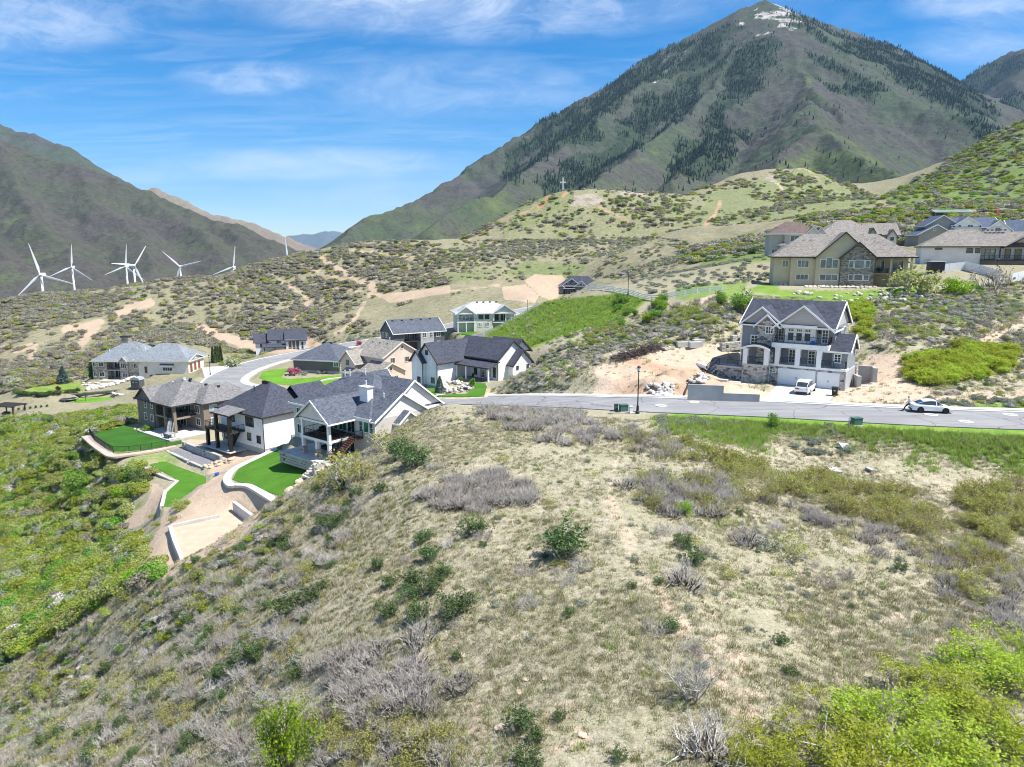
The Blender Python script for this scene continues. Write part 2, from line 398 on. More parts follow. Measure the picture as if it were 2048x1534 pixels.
# ---- roads, paving, lawns
m = NT('asphalt'); a, b = m.noise(0.25, 5), m.noise(9, 4)
c = m.mix(m.rng(a, 0.3, 0.7), (0.25, 0.25, 0.255), (0.31, 0.308, 0.305)); c = m.mix(m.rng(b, 0.35, 0.7, 0, 0.3), c, (0.2, 0.2, 0.205))
tr = m.noise(1.0, 5, 0.6, m.map(m.pos(), (0.05, 0.85, 1), (0, 0, 0.12))); c = m.mix(m.rng(tr, 0.42, 0.68, 0, 0.45), c, (0.17, 0.17, 0.175)); c = m.mix(m.rng(tr, 0.45, 0.3, 0, 0.4), c, (0.37, 0.36, 0.35))
vo = m.n('ShaderNodeTexVoronoi', {'Vector': m.n('ShaderNodeVectorMath', {0: m.pos(), 1: m.n('ShaderNodeTexNoise', {'Vector': m.pos(), 'Scale': 0.5}).outputs['Color']}, operation='ADD').outputs[0], 'Scale': 0.14}, feature='DISTANCE_TO_EDGE')
c = m.mix(m.rng(vo.outputs['Distance'], 0.003, 0.012, 0.6, 0), c, (0.08, 0.08, 0.085)); m.done(c, 0.9, b, 0.01, 0.4, 0.25)
def m_conc(name, c):
    m = NT(name); a, b = m.noise(0.6, 6), m.noise(7, 4)
    q = m.mix(m.rng(a, 0.3, 0.72), mul(c, 0.85), mul(c, 1.06)); return m.done(m.mix(m.rng(b, 0.45, 0.75, 0, 0.35), q, mul(c, 0.75)), 0.9, b, 0.01, 0.4, 0.25)
m_conc('concrete', (0.56, 0.545, 0.51)); m_conc('concrete_grey', (0.42, 0.42, 0.41)); m_conc('block', (0.46, 0.44, 0.4)); m_conc('limestone', (0.6, 0.53, 0.45)); m_conc('pale_rock', (0.6, 0.56, 0.52)); m_conc('buff_rock', (0.56, 0.44, 0.33)); m_conc('gravel_pale', (0.5, 0.41, 0.34))
def m_lawn(name, c, stripes=0.0):
    m = NT(name); a, b = m.noise(0.25, 5), m.noise(6, 5, 0.7)
    q = m.mix(m.rng(a, 0.3, 0.7), mul(c, 0.82), mul(c, 1.18)); q = m.mix(m.rng(b, 0.35, 0.7, 0, 0.55), q, mul(c, 0.55))
    if stripes:
        s = m.n('ShaderNodeSeparateXYZ', {'Vector': m.map(m.pos(), rot=(0, 0, 0.6))}).outputs[0]
        q = m.mix(m.rng(m.math('SINE', m.math('MULTIPLY', s, 5.2)), -0.4, 0.4, 0, stripes), q, mul(c, 1.5))
    q = m.mix(m.rng(m.noise(0.55, 6, 0.65), 0.52, 0.75, 0, 0.45), q, (c[0] * 1.9, c[1] * 1.25, c[2] * 1.6)); q = m.mix(m.rng(m.noise(2.2, 4, 0.6), 0.55, 0.75, 0, 0.35), q, mul(c, 0.6))
    return m.done(q, 0.95, b, 0.05, 0.8, 0.1)
m_lawn('lawn_deep', (0.045, 0.135, 0.02)); m_lawn('lawn_mid', (0.075, 0.19, 0.022), 0.06); m_lawn('lawn_bright', (0.13, 0.28, 0.03), 0.16); m_lawn('lawn_yellow', (0.2, 0.29, 0.055))
m_plain('gravel_grey', (0.2, 0.2, 0.215), 0.95, 0.1, 0.45, 7); m_plain('mulch', (0.25, 0.165, 0.12), 0.95, 0.1, 0.3, 3); m_plain('sand', (0.5, 0.385, 0.29), 0.95, 0.1, 0.09, 0.8)
m_plain('track_gravel', (0.3, 0.28, 0.275), 0.95, 0.1, 0.2, 2)
# ---- buildings
for nm, c in dict(white=(0.84, 0.84, 0.83), cream=(0.7, 0.66, 0.6), taupe=(0.25, 0.205, 0.165), tan=(0.58, 0.49, 0.36), peach=(0.68, 0.56, 0.47), grey=(0.48, 0.47, 0.44), darkgrey=(0.15, 0.15, 0.145), oat=(0.76, 0.73, 0.68), stone_cream=(0.76, 0.72, 0.65), mush=(0.36, 0.34, 0.3)).items(): m_stucco('stucco_' + nm, c)
for nm, c in dict(slate=(0.1, 0.112, 0.14), charcoal=(0.066, 0.072, 0.094), grey=(0.185, 0.18, 0.18), bluegrey=(0.21, 0.235, 0.26), warm=(0.24, 0.22, 0.2), brown=(0.16, 0.12, 0.11), pale=(0.46, 0.47, 0.48), khaki=(0.27, 0.25, 0.22), navy=(0.09, 0.115, 0.165), green=(0.16, 0.24, 0.22)).items(): m_shingle('shingle_' + nm, c)
m_stone('stone_grey', [(0.46, 0.43, 0.4), (0.62, 0.59, 0.54), (0.14, 0.13, 0.135)], 2.2); m_stone('stone_tan', [(0.5, 0.42, 0.34), (0.62, 0.55, 0.46), (0.3, 0.2, 0.15)], 1.7); m_stone('stone_brown', [(0.27, 0.24, 0.215), (0.45, 0.4, 0.36), (0.13, 0.115, 0.11)], 2.0, (0.26, 0.24, 0.22), 2.6)
m_brick('brick_grey', (0.62, 0.57, 0.52), (0.52, 0.48, 0.44), (0.58, 0.56, 0.53)); m_brick('brick_dark', (0.16, 0.15, 0.15), (0.1, 0.1, 0.105), (0.22, 0.21, 0.2))
m_siding('siding_white', (0.84, 0.84, 0.83), 0.4, True); m_siding('siding_slate', (0.24, 0.265, 0.295), 0.4, True); m_siding('siding_lap_slate', (0.28, 0.3, 0.325), 0.18); m_siding('siding_grey', (0.42, 0.43, 0.44), 0.2); m_siding('siding_dark', (0.105, 0.115, 0.13), 0.2); m_siding('siding_cream', (0.7, 0.67, 0.6), 0.2); m_siding('shake_grey', (0.46, 0.44, 0.43), 0.2)
m_plain('trim_white', (0.84, 0.84, 0.83), 0.5, 0.4, 0.04); m_plain('trim_cream', (0.66, 0.6, 0.52), 0.6, 0.3, 0.05); m_plain('trim_dark', (0.05, 0.045, 0.045), 0.6, 0.3, 0.1); m_plain('black_metal', (0.015, 0.015, 0.017), 0.45, 0.5, 0.2); m_plain('wood_brown', (0.15, 0.07, 0.045), 0.6, 0.3, 0.25, 4); m_plain('wood_red', (0.27, 0.09, 0.05), 0.6, 0.3, 0.2, 4); m_plain('interior_dark', (0.06, 0.052, 0.047), 0.9, 0.1, 0.3); m_plain('deck_floor', (0.3, 0.28, 0.26), 0.8, 0.2); m_plain('metal_grey', (0.35, 0.36, 0.37), 0.5, 0.5, 0.1); m_plain('shed_grey', (0.1, 0.1, 0.105), 0.7, 0.2); m_plain('trim_taupe', (0.3, 0.24, 0.19), 0.7, 0.3)
m_glass('glass'); m_glass('glass_green', (0.03, 0.13, 0.085)); m_glass('glass_blue', (0.05, 0.075, 0.1)); m_glass('glass_pale', (0.2, 0.25, 0.26))
m_plain('vinyl_white', (0.8, 0.8, 0.8), 0.4, 0.4, 0.03); m_plain('turbine_white', (0.78, 0.79, 0.8), 0.4, 0.4, 0.02); m_plain('cross_white', (0.75, 0.75, 0.73), 0.5, 0.3, 0.04)
m_plain('car_white', (0.78, 0.79, 0.8), 0.18, 0.6, 0.02); m_plain('rubber', (0.012, 0.012, 0.013), 0.75, 0.3); m_plain('lamp_red', (0.35, 0.02, 0.02), 0.25, 0.6); m_plain('chrome', (0.5, 0.5, 0.52), 0.25, 0.6, 0.05, 2, 0.9); m_plain('plastic_black', (0.02, 0.02, 0.022), 0.5, 0.4); m_plain('blue', (0.03, 0.16, 0.55), 0.5, 0.4); m_plain('box_green', (0.07, 0.14, 0.12), 0.6, 0.3); m_plain('orange', (0.55, 0.1, 0.03), 0.5, 0.4); m_plain('plate', (0.7, 0.72, 0.75), 0.4, 0.4)
m_plain('skin', (0.5, 0.31, 0.23), 0.6, 0.3, 0.04); m_plain('cloth_white', (0.75, 0.75, 0.76), 0.9, 0.1, 0.05); m_plain('cloth_black', (0.025, 0.025, 0.03), 0.9, 0.1); m_plain('hair_brown', (0.08, 0.04, 0.025), 0.8, 0.2); m_plain('teal', (0.12, 0.45, 0.4), 0.7, 0.2)
# ---- plants
m_leaf('leaf_oak', (0.37, 0.42, 0.07), (0.25, 0.31, 0.045), 0.4); m_leaf('leaf_oak_gold', (0.47, 0.46, 0.12), (0.31, 0.32, 0.085), 0.42); m_leaf('leaf_lime', (0.34, 0.52, 0.03), (0.2, 0.38, 0.02), 0.45); m_leaf('leaf_olive', (0.44, 0.48, 0.17), (0.31, 0.36, 0.11), 0.42); m_leaf('leaf_spring', (0.5, 0.58, 0.08), (0.35, 0.43, 0.05), 0.5); m_leaf('leaf_green', (0.15, 0.29, 0.045), (0.22, 0.39, 0.06), 0.4); m_leaf('leaf_dark', (0.085, 0.14, 0.05), (0.15, 0.215, 0.08), 0.25); m_leaf('leaf_sage', (0.33, 0.35, 0.27), (0.24, 0.265, 0.195), 0.2); m_leaf('leaf_pink', (0.42, 0.1, 0.2), (0.52, 0.2, 0.3), 0.3); m_leaf('leaf_blossom', (0.66, 0.68, 0.48), (0.4, 0.48, 0.24), 0.3); m_leaf('leaf_conifer', (0.016, 0.034, 0.024), (0.028, 0.052, 0.034), 0.05); m_leaf('leaf_spruce', (0.1, 0.15, 0.13), (0.15, 0.2, 0.17), 0.1); m_leaf('leaf_grass_dry', (0.58, 0.53, 0.41), (0.36, 0.335, 0.22), 0.3); m_leaf('leaf_grass_olive', (0.15, 0.165, 0.06), (0.27, 0.275, 0.11), 0.3); m_leaf('leaf_grass_green', (0.23, 0.36, 0.06), (0.37, 0.47, 0.11), 0.45); m_leaf('leaf_purple', (0.07, 0.02, 0.03), (0.11, 0.03, 0.04), 0.2); m_leaf('leaf_yellow', (0.5, 0.42, 0.08), (0.36, 0.3, 0.06), 0.3); m_leaf('leaf_rust', (0.3, 0.2, 0.12), (0.36, 0.28, 0.16), 0.3); m_leaf('leaf_scrub', (0.29, 0.27, 0.2), (0.38, 0.35, 0.27), 0.35); m_leaf('leaf_snagtree', (0.16, 0.145, 0.13), (0.2, 0.19, 0.165), 0.1)
m_bark('bark_grey', (0.36, 0.33, 0.315)); m_bark('bark_dark', (0.12, 0.1, 0.09)); m_bark('stem_shade', (0.1, 0.085, 0.075)); m_bark('twig_grey', (0.49, 0.46, 0.42), 0.35); m_bark('twig_mauve', (0.42, 0.385, 0.345), 0.35)
M = MATS
# ================================================================ the lie of the land
def Z(zm, pts):
    x0, y0, k = dict(z1=(150, 640, .20855), z2=(400, 660, .2347), z3=(560, 580, .27344), z4=(1400, 580, .17604), z5=(1500, 400, .26758), z6=(0, 440, .3125), z7=(420, 640, .24414),
                     z8=(820, 580, .21484), za=(0, 680, .14648), zc=(1740, 440, .15039), zd=(1240, 680, .14648), zb=(1100, 540, .20508), ze=(0, 820, .3423))[zm]
    return [(x0 + a * k, y0 + b * k) for a, b in pts]
def plane3(refs):
    q = [G(*r) for r in refs]; n = np.cross(q[1] - q[0], q[2] - q[0]); d = n @ q[0]
    return (-n[0] / n[2], -n[1] / n[2], d / n[2])          # z = a x + b y + c
def on_plane(px, py, pl):
    r = ray(px, py); return r * (pl[2] / (r[2] - pl[0] * r[0] - pl[1] * r[1]))
PADS = []
def pad(name, pts, z, margin=1.2, mat=None, label=None, drop=0.06):
    pl = plane3(z) if isinstance(z, list) else (0.0, 0.0, z)
    w3 = [on_plane(a, b, pl) for a, b in pts]
    PADS.append(dict(name=name, poly=[(q[0], q[1]) for q in w3], pl=pl, m=margin, mat=mat, label=label, drop=drop)); return w3
def pad_world(name, poly, z, margin=1.2, mat=None, label=None, drop=0.06):
    PADS.append(dict(name=name, poly=poly, pl=(0.0, 0.0, z), m=margin, mat=mat, label=label, drop=drop))
def loc2w(o, yaw, pts):
    a = R(yaw); c, s = math.cos(a), math.sin(a); return [(o[0] + x * c - y * s, o[1] + x * s + y * c) for x, y in pts]
ROAD = catmull([(115, 63, -16.8), (54, 73.5, -17.75), P(1530, 818, 80.3), P(1275, 808, 84.6), P(1130, 803, 91), P(1000, 800, 99), P(880, 801, 109), (-28, 123, -25.6), (-48, 139, -28.2), (-65, 157, -29.8), (-70.5, 176, -30.4), (-69.5, 193, -30.4), (-63, 206, -29.9), (-50, 215.5, -28.3), (-33, 227, -26.5), (-14, 240, -23.5), (5, 254, -20.8), (22, 271, -18.8)], 14)
RW = 4.1
# house frames: origin, yaw, floor level
HA, HAY, HAZ = (-18.3, 92.6), -38.9, -27.7
HB, HBY, HBZ = (-40.6, 112.6), -37.6, -32.95
HC, HCY, HCZ = (-69.2, 133.7), -37.4, -33.8
HD, HDY, HDZ = (-126.3, 210.9), -2.2, -38.2
HE, HEY, HEZ = (-2.5, 124.1), -41.9, -24.2
HL, HLY, HLZ = (36.6, 96.0), -35.0, -18.0
HM, HMY, HMZ = (56.8, 156.3), -16.0, -7.4
pad_world('footA', loc2w(HA, HAY, [(-19, 0), (-19, 13), (0, 13), (0, 0), (-3.6, 0), (-3.6, -5.2), (-11.4, -5.2), (-11.4, 0)]), HAZ, 1.0)
pad_world('footB', loc2w(HB, HBY, [(-13.5, 0), (-13.5, 12), (0, 12), (0, 0)]), HBZ, 1.5)
pad_world('footC', loc2w(HC, HCY, [(-7, -1), (-7, 12), (14, 12), (14, 0), (2, -1)]), HCZ, 1.5)
pad_world('footD', loc2w(HD, HDY, [(-1, 0), (-1, 14), (18, 14), (18, 0)]), HDZ, 2.0)
pad_world('footDg', loc2w(HD, HDY, [(18.2, 0), (18.2, 14), (31, 14), (31, 0)]), HDZ + 2.2, 1.0)
pad_world('footE', loc2w(HE, HEY, [(-14, -7), (-14, 6), (-8, 6), (-8, -7)]), HEZ, 1.5)
pad_world('footE2', loc2w(HE, HEY, [(-8, -2.5), (-8, 8), (0, 8), (0, -2.5)]), -22.7, 1.0)
pad_world('footL', loc2w(HL, HLY, [(-6.5, 1.2), (-6.5, 10), (9, 10), (9, 0), (0, 0)]), HLZ, 0.8)
pad_world('footM', loc2w(HM, HMY, [(-1, -4), (-1, 14), (28.5, 14), (28.5, -4)]), HMZ, 2.5)
for nm_, o_, yw_, z_, pl_ in (('F', (-54, 173.3), -15.1, -29.5, [(-1, -.5), (-1, 14), (18, 14), (18, 5), (13.5, -.5)]), ('G', (-25.8, 144.4), -41.6, -27.2, [(-11.5, -5), (-11.5, 9.5), (3, 9.5), (3, -5)]), ('H', (-33.5, 200), 33, -28.6, [(-.5, -1.5), (-.5, 9.5), (17, 9.5), (17, -1.5)]), ('I', (-16.5, 212.5), 12, -24.0, [(-.5, -1.5), (-.5, 11), (18.5, 11), (18.5, -1.5)]), ('J', (19, 292), -9.7, -18.3, [(-1, -4), (-1, 10), (17, 10), (17, -4)]), ('K', (-91, 250), 18, -36.4, [(-1, -5), (-1, 10), (18, 10), (18, -5)]), ('N', (102, 180), -24, -3.3, [(-1, -3), (-1, 14), (29, 14), (29, -3)])):
    pad_world('foot' + nm_, loc2w(o_, yw_, pl_), z_, 3.0)
for px_, py_, d_, dz_, yw_, pl_ in ((1540, 467, 205, -6.6, -12, [(-1, -3), (-1, 10), (16, 10), (16, -3)]), (1655, 471, 222, -4.4, -8, [(-3, -2), (-3, 13), (22, 13), (22, -2)]), (1834, 491, 228, -.2, -10, [(-1, -3), (-1, 13), (28, 13), (28, -3)])):
    q_ = P(px_, py_, d_); pad_world('foot', loc2w(q_, yw_, pl_), q_[2] + dz_, 5.0)
pad('dirt_terrace', Z('zd', [(1010, 640), (1200, 560), (1600, 640), (2000, 690), (1890, 755), (1440, 705), (1100, 660)]), [(1451, 781, -17.3), (1518, 790, -17.7), (1500, 768, -17.25)], 0.6)
pad('lawn', Z('z2', [(275, 1270), (330, 1180), (480, 1100), (640, 1010), (700, 975), (690, 1100), (820, 1130), (1010, 1190), (900, 1230), (850, 1290), (770, 1360), (700, 1420), (560, 1370), (440, 1310), (330, 1295)]), [(637, 939, -29.2), (464, 958, -31.2), (564, 993, -30.3)], 1.5, 'lawn_mid', 'bright lawn behind the house with the chimney')
pad('lawn', Z('z1', [(180, 1095), (330, 1050), (510, 1008), (550, 1030), (650, 1060), (700, 1100), (850, 1135), (930, 1170), (1022, 1150), (1020, 1180), (700, 1238), (470, 1258), (370, 1255), (270, 1170)]), -34.0, 1.5, 'lawn_deep', 'dark green lawn inside the black fence')
pad('gravel_terrace', Z('z1', [(893, 1248), (1040, 1228), (1395, 1368), (1255, 1412)]), -34.2, 0.5, 'gravel_grey', 'grey gravel terrace between the two block walls')
pad('lawn', Z('ze', [(870, 318), (960, 297), (1080, 345), (1205, 388), (1205, 430), (1105, 515), (1000, 560), (947, 565), (965, 480), (1037, 412), (1000, 385)]), -35.0, 0.5, 'lawn_mid', 'narrow lawn below the gravel terrace')
SANDPAD = pad('sand_pad', Z('ze', [(1000, 690), (1280, 630), (1370, 578), (1470, 650), (1390, 760), (1080, 890)]), -33.4, 0.4, 'sand', 'bare sand pad between concrete walls')
pad('driveway', Z('z4', [(680, 1262), (1445, 1294), (1575, 1122), (885, 1072)]), -17.96, 1.2, 'concrete', 'pale concrete driveway of the blue grey house')
pad('lawn', Z('z8', [(35, 905), (250, 910), (245, 970), (130, 990), (60, 960)]), [(831, 776, -24.2), (872, 790, -23.6), (860, 778, -24.0)], 1.0, 'lawn_mid', 'lawn below the white gable of the farmhouse')
pad('lawn', Z('z8', [(215, 990), (330, 970), (520, 965), (610, 905), (560, 860), (700, 868), (715, 900), (690, 988), (500, 994)]), [(866, 793, -23.3), (968, 793, -22.0), (940, 768, -22.6)], 1.0, 'lawn_mid', 'curved lawn between the farmhouse porch and the road')
pad('lawn', Z('z7', [(400, 470), (430, 425), (520, 405), (645, 395), (600, 445), (585, 468), (640, 482), (800, 474), (1150, 443), (1140, 463), (950, 490), (800, 525), (700, 535), (500, 520)]), -29.5, 2.0, 'lawn_bright', 'striped lawn in front of the low grey house')
pad('lawn', Z('z7', [(805, 530), (960, 495), (1120, 470), (1000, 560), (860, 585)]), -28.9, 1.5, 'lawn_bright', 'small striped lawn beside the curved footpath')
pad('driveway', Z('z1', [(1215, 458), (1330, 445), (1500, 440), (1330, 530), (1300, 590), (1240, 545)]), [(403, 735, -35.8), (421, 757, -30.9), (462, 733, -31.6)], 2.0, 'concrete', 'concrete driveway of the stone mansion')
pad('lawn', Z('za', [(330, 702), (480, 645), (820, 608), (1110, 573), (1120, 590), (1070, 615), (1100, 640), (1290, 650), (1060, 702), (600, 722)]), -39.5, 3.0, 'lawn_yellow', 'yellowish lawn behind the clipped hedge')
pad('gravel_track', Z('za', [(0, 900), (0, 850), (330, 780), (700, 745), (1070, 722), (1850, 652), (1960, 640), (1700, 695), (1160, 745), (850, 835), (650, 875), (320, 862), (100, 900)]), [(0, 807, -41.5), (278, 775, -38.4), (160, 790, -40)], 3.0, 'track_gravel', 'grey gravel track below the stone mansion')
pad('lawn', Z('za', [(945, 850), (1010, 818), (1120, 788), (1500, 782), (1535, 800), (1400, 832), (1150, 852)]), -40.7, 2.0, 'lawn_bright', 'oval lawn beside the gravel track')
pad('lawn', Z('z8', [(440, 408), (500, 380), (760, 352), (720, 380), (560, 418)]), -24.0, 1.5, 'lawn_mid', 'small lawn under the cream house balcony')
# control points of the terrain: pixel and ground distance, read off the photograph
CP = [(-300, 1534, 60), (0, 1534, 45), (256, 1534, 37), (512, 1534, 31), (768, 1534, 26.5), (1024, 1534, 23.5), (1400, 1534, 23), (1750, 1534, 23.5), (2048, 1534, 24.5), (2400, 1534, 26),
 (1024, 1200, 36.5), (700, 1250, 38), (450, 1300, 44), (1400, 1200, 36.5), (1750, 1250, 36), (2048, 1200, 40), (2400, 1200, 42),
 (1024, 1000, 51.5), (800, 1000, 55), (1300, 1000, 51.5), (1024, 880, 66), (1200, 870, 67), (1024, 840, 76), (960, 820, 85), (1200, 835, 76), (1300, 835, 76), (1400, 860, 70.5), (1600, 960, 58.5), (1500, 900, 65), (1800, 1000, 57), (2048, 1000, 59), (1800, 1100, 46.5), (2048, 1100, 48), (1700, 900, 67.5), (1900, 910, 66.5), (2048, 900, 67.5), (2400, 900, 66), (1500, 848, 73.5), (1760, 856, 71.5), (2048, 868, 69),
 (870, 815, 92), (750, 895, 83), (650, 945, 79), (540, 1005, 73), (450, 1075, 67), (350, 1130, 65), (230, 1210, 63), (620, 1100, 56), (450, 1180, 55), (200, 1340, 58), (620, 1400, 34),
 (0, 800, 203), (0, 850, 178), (100, 900, 155), (0, 1000, 126), (150, 1000, 118), (0, 1150, 96), (200, 1150, 86), (0, 1300, 73), (100, 1240, 75), (280, 1060, 96), (220, 930, 128), (150, 860, 160), (330, 1000, 99), (-300, 850, 190), (-300, 1100, 110), (-300, 1300, 85),
 (1275, 790, 88.5), (1150, 775, 95), (1050, 760, 106), (1100, 735, 112), (1100, 700, 131), (1200, 690, 127), (1300, 660, 129), (1200, 640, 150), (1200, 600, 166), (1440, 600, 129), (1440, 640, 117), (1440, 680, 109), (1350, 712, 106), (1420, 760, 97), (1400, 725, 104), (1300, 735, 101), (1230, 745, 101), (1500, 575, 150), (1900, 640, 117), (1900, 700, 103), (1900, 760, 92), (2048, 690, 106), (2048, 790, 87), (1780, 700, 103), (1780, 770, 92), (2048, 560, 147), (1900, 590, 141), (2400, 600, 140), (2400, 780, 90), (1700, 600, 139), (1600, 600, 137),
 (1500, 520, 190), (1400, 540, 195), (1300, 560, 195), (1255, 589, 160), (1500, 480, 262), (1650, 440, 285), (1830, 436, 240), (2048, 445, 262), (1960, 480, 200), (1840, 490, 190), (1950, 530, 172), (2400, 440, 260), (1600, 490, 205), (1100, 600, 190), (985, 666, 197), (1060, 640, 176), (1050, 690, 142), (1100, 570, 300), (1160, 560, 320),
 (1900, 405, 420), (1760, 392, 500), (2048, 240, 660), (1900, 330, 630), (1760, 385, 640), (2048, 380, 430), (2400, 180, 560), (2400, 350, 400), (1840, 350, 650),
 (1126, 376, 520), (1112, 379, 521), (1142, 379, 521), (1126, 377, 526), (1240, 386, 540), (1400, 386, 560), (1460, 366, 580), (1540, 352, 600), (1610, 334, 680), (1700, 372, 690), (1750, 405, 620), (1000, 440, 505), (930, 482, 485), (1100, 480, 405), (1300, 470, 405), (1450, 450, 420), (1550, 420, 450), (1650, 410, 520), (1000, 520, 350), (1000, 560, 305), (850, 560, 312), (850, 512, 380), (1200, 520, 320), (1126, 430, 470), (1300, 420, 480), (1400, 420, 490), (1200, 560, 280),
 (790, 485, 430), (700, 493, 430), (640, 502, 430), (580, 513, 425), (500, 533, 420), (400, 556, 415), (300, 569, 410), (200, 576, 405), (100, 593, 400), (0, 613, 390), (-300, 660, 380), (700, 600, 320), (450, 600, 332), (250, 640, 312), (50, 680, 282), (50, 740, 240), (450, 670, 283), (640, 640, 282), (800, 610, 290), (-300, 760, 230), (560, 690, 250), (330, 690, 245), (700, 545, 370), (560, 570, 355)]
cpw = [P(*c) for c in CP]
for a in range(-10, 11, 2):     # beyond the left hill the ground falls to the canyon floor
    s = a / 10
    if s < 0.02: cpw += [np.array([s * 600, 600, -66.0]), np.array([s * 900, 900, -118.0])]
for s, z9 in ((0.1, 15), (0.25, 24), (0.4, 45), (0.55, 60), (0.75, 120), (1.0, 160)): cpw.append(np.array([s * 900, 900, z9]))
for s in (-0.9, -0.4, 0, 0.4, 0.9): cpw.append(np.array([s * 13, 13, -19.0 - max(0, -s) * 9]))
for pd in PADS:
    q = pd['poly']; k = max(1, len(q) // 4)
    for x, y in q[::k]: cpw.append(np.array([x, y, pd['pl'][0] * x + pd['pl'][1] * y + pd['pl'][2]]))
for q in ROAD[::16]: cpw.append(q)
cpw = np.array(cpw)
cs, ctt = cpw[:, 0] / cpw[:, 1], np.log(cpw[:, 1])
def tpsk(s, t, s2, t2):
    r2 = (s[:, None] - s2[None]) ** 2 + (t[:, None] - t2[None]) ** 2 + 1e-9
    return 0.5 * r2 * np.log(r2)
n = len(cpw)
K = np.zeros((n + 3, n + 3)); K[:n, :n] = tpsk(cs, ctt, cs, ctt) + np.eye(n) * 0.0008
K[:n, n] = 1; K[:n, n + 1] = cs; K[:n, n + 2] = ctt; K[n:, :n] = K[:n, n:].T
TW = np.linalg.solve(K, np.concatenate([cpw[:, 2], np.zeros(3)]))
def tps(x, y):
    x, y = np.ravel(x), np.ravel(y); out = np.empty(len(x))
    for i in range(0, len(x), 20000):
        s, t = x[i:i + 20000] / y[i:i + 20000], np.log(y[i:i + 20000])
        out[i:i + 20000] = tpsk(s, t, cs, ctt) @ TW[:n] + TW[n] + TW[n + 1] * s + TW[n + 2] * t
    return out
def road_near(x, y):
    """distance to the road centre line and its level there"""
    d = np.full(x.shape, 1e9); z = np.zeros(x.shape)
    for a, b in zip(ROAD[:-1:2], ROAD[2::2]):
        vx, vy = b[0] - a[0], b[1] - a[1]; q = vx * vx + vy * vy
        t = np.clip(((x - a[0]) * vx + (y - a[1]) * vy) / q, 0, 1)
        e = np.hypot(x - a[0] - t * vx, y - a[1] - t * vy); k = e < d
        d[k] = e[k]; z[k] = (a[2] + t * (b[2] - a[2]))[k]
    return d, z
def H(x, y):
    x, y = np.ravel(np.asarray(x, float)), np.ravel(np.asarray(y, float)); y = np.maximum(y, 5.0)
    z = tps(x, y)
    far = sstep(170, 330, y)
    z = z + fbm(x, y, 9, 3, 3) * 0.55 + fbm(x, y, 1.7, 2, 8) * 0.13 * (1 - far) + far * (fbm(x, y, 55, 4, 21) * 5.5 + np.abs(fbm(x, y, 30, 2, 31)) * -2.0)
    lot = np.exp(-((x - 20) / 13) ** 2 - ((y - 94) / 8) ** 2); z = z + lot * (fbm(x, y, 3.4, 3, 301) * 1.3 + np.maximum(0, fbm(x, y, 6, 2, 305)) * .8)
    d = np.full(x.shape, 1e9); k = (y > 55) & (y < 285)
    d2, rz = road_near(x[k], y[k])
    f = 1 - sstep(RW + 2.4, RW + 6.5, d2)
    zk = z[k]; z[k] = zk + (rz - 0.1 - zk) * f
    for pd in PADS:
        q = np.array(pd['poly']); mm = pd['m']; lo, hi = q.min(0) - mm, q.max(0) + mm
        k = np.nonzero((x > lo[0]) & (x < hi[0]) & (y > lo[1]) & (y < hi[1]))[0]
        if not len(k): continue
        sd = sdist(x[k], y[k], pd['poly']); f = 1 - sstep(0.05, mm, sd)
        pz = pd['pl'][0] * x[k] + pd['pl'][1] * y[k] + pd['pl'][2] - pd['drop']
        z[k] += (pz - z[k]) * f
    return z
TS = np.exp(np.linspace(math.log(14), math.log(880), 620))
def hit(px, py):
    r = ray(px, py); q = r[None] * (TS / r[1])[:, None]
    below = q[:, 2] < H(q[:, 0], q[:, 1])
    i = int(np.argmax(below)) if below.any() else len(TS) - 1
    if i > 0:
        a, b = q[i - 1], q[i]; h = H([a[0], b[0]], [a[1], b[1]]); da, db = a[2] - h[0], h[1] - b[2]
        t = da / max(da + db, 1e-6); p_ = a + (b - a) * np.clip(t, 0, 1)
        return np.array([p_[0], p_[1], H([p_[0]], [p_[1]])[0]])
    return q[i]
# ---- the ground sheet
ns, ntt = 600, 600
S_, T_ = np.meshgrid(np.linspace(-1.0, 1.0, ns), np.exp(np.linspace(math.log(12), math.log(950), ntt)))
gx, gy = (S_ * T_).ravel(), T_.ravel()
gz = H(gx, gy)
idx = np.arange(ns * ntt).reshape(ntt, ns)
fq = np.stack([idx[:-1, :-1], idx[:-1, 1:], idx[1:, 1:], idx[1:, :-1]], -1).reshape(-1, 4)
gme = mesh_np('ground', np.stack([gx, gy, gz], -1), fq, True)
gpx, gpy = proj(np.stack([gx, gy, gz], -1))
cover = np.zeros((len(gx), 4), np.float32); soil = np.zeros((len(gx), 4), np.float32)
cover[:, 2] = sstep(105, 230, gy) * 0.9 ; cover[:, 3] = 1; soil[:, 3] = 1
cover[:, 2] = np.maximum(cover[:, 2], 0.3 * sstep(-12, -34, gx - 0.1 * (gy - 40)) * (gy < 150))
def paint(arr, ch, poly, dr, soft=12, val=1.0, line=False):
    k = np.nonzero((gy > dr[0]) & (gy < dr[1]))[0]
    d = polydist(gpx[k], gpy[k], poly, False) - soft if line else sdist(gpx[k], gpy[k], poly)
    v = val * (1 - sstep(-soft * 0.5, soft, d)); arr[k, ch] = np.maximum(arr[k, ch], v)
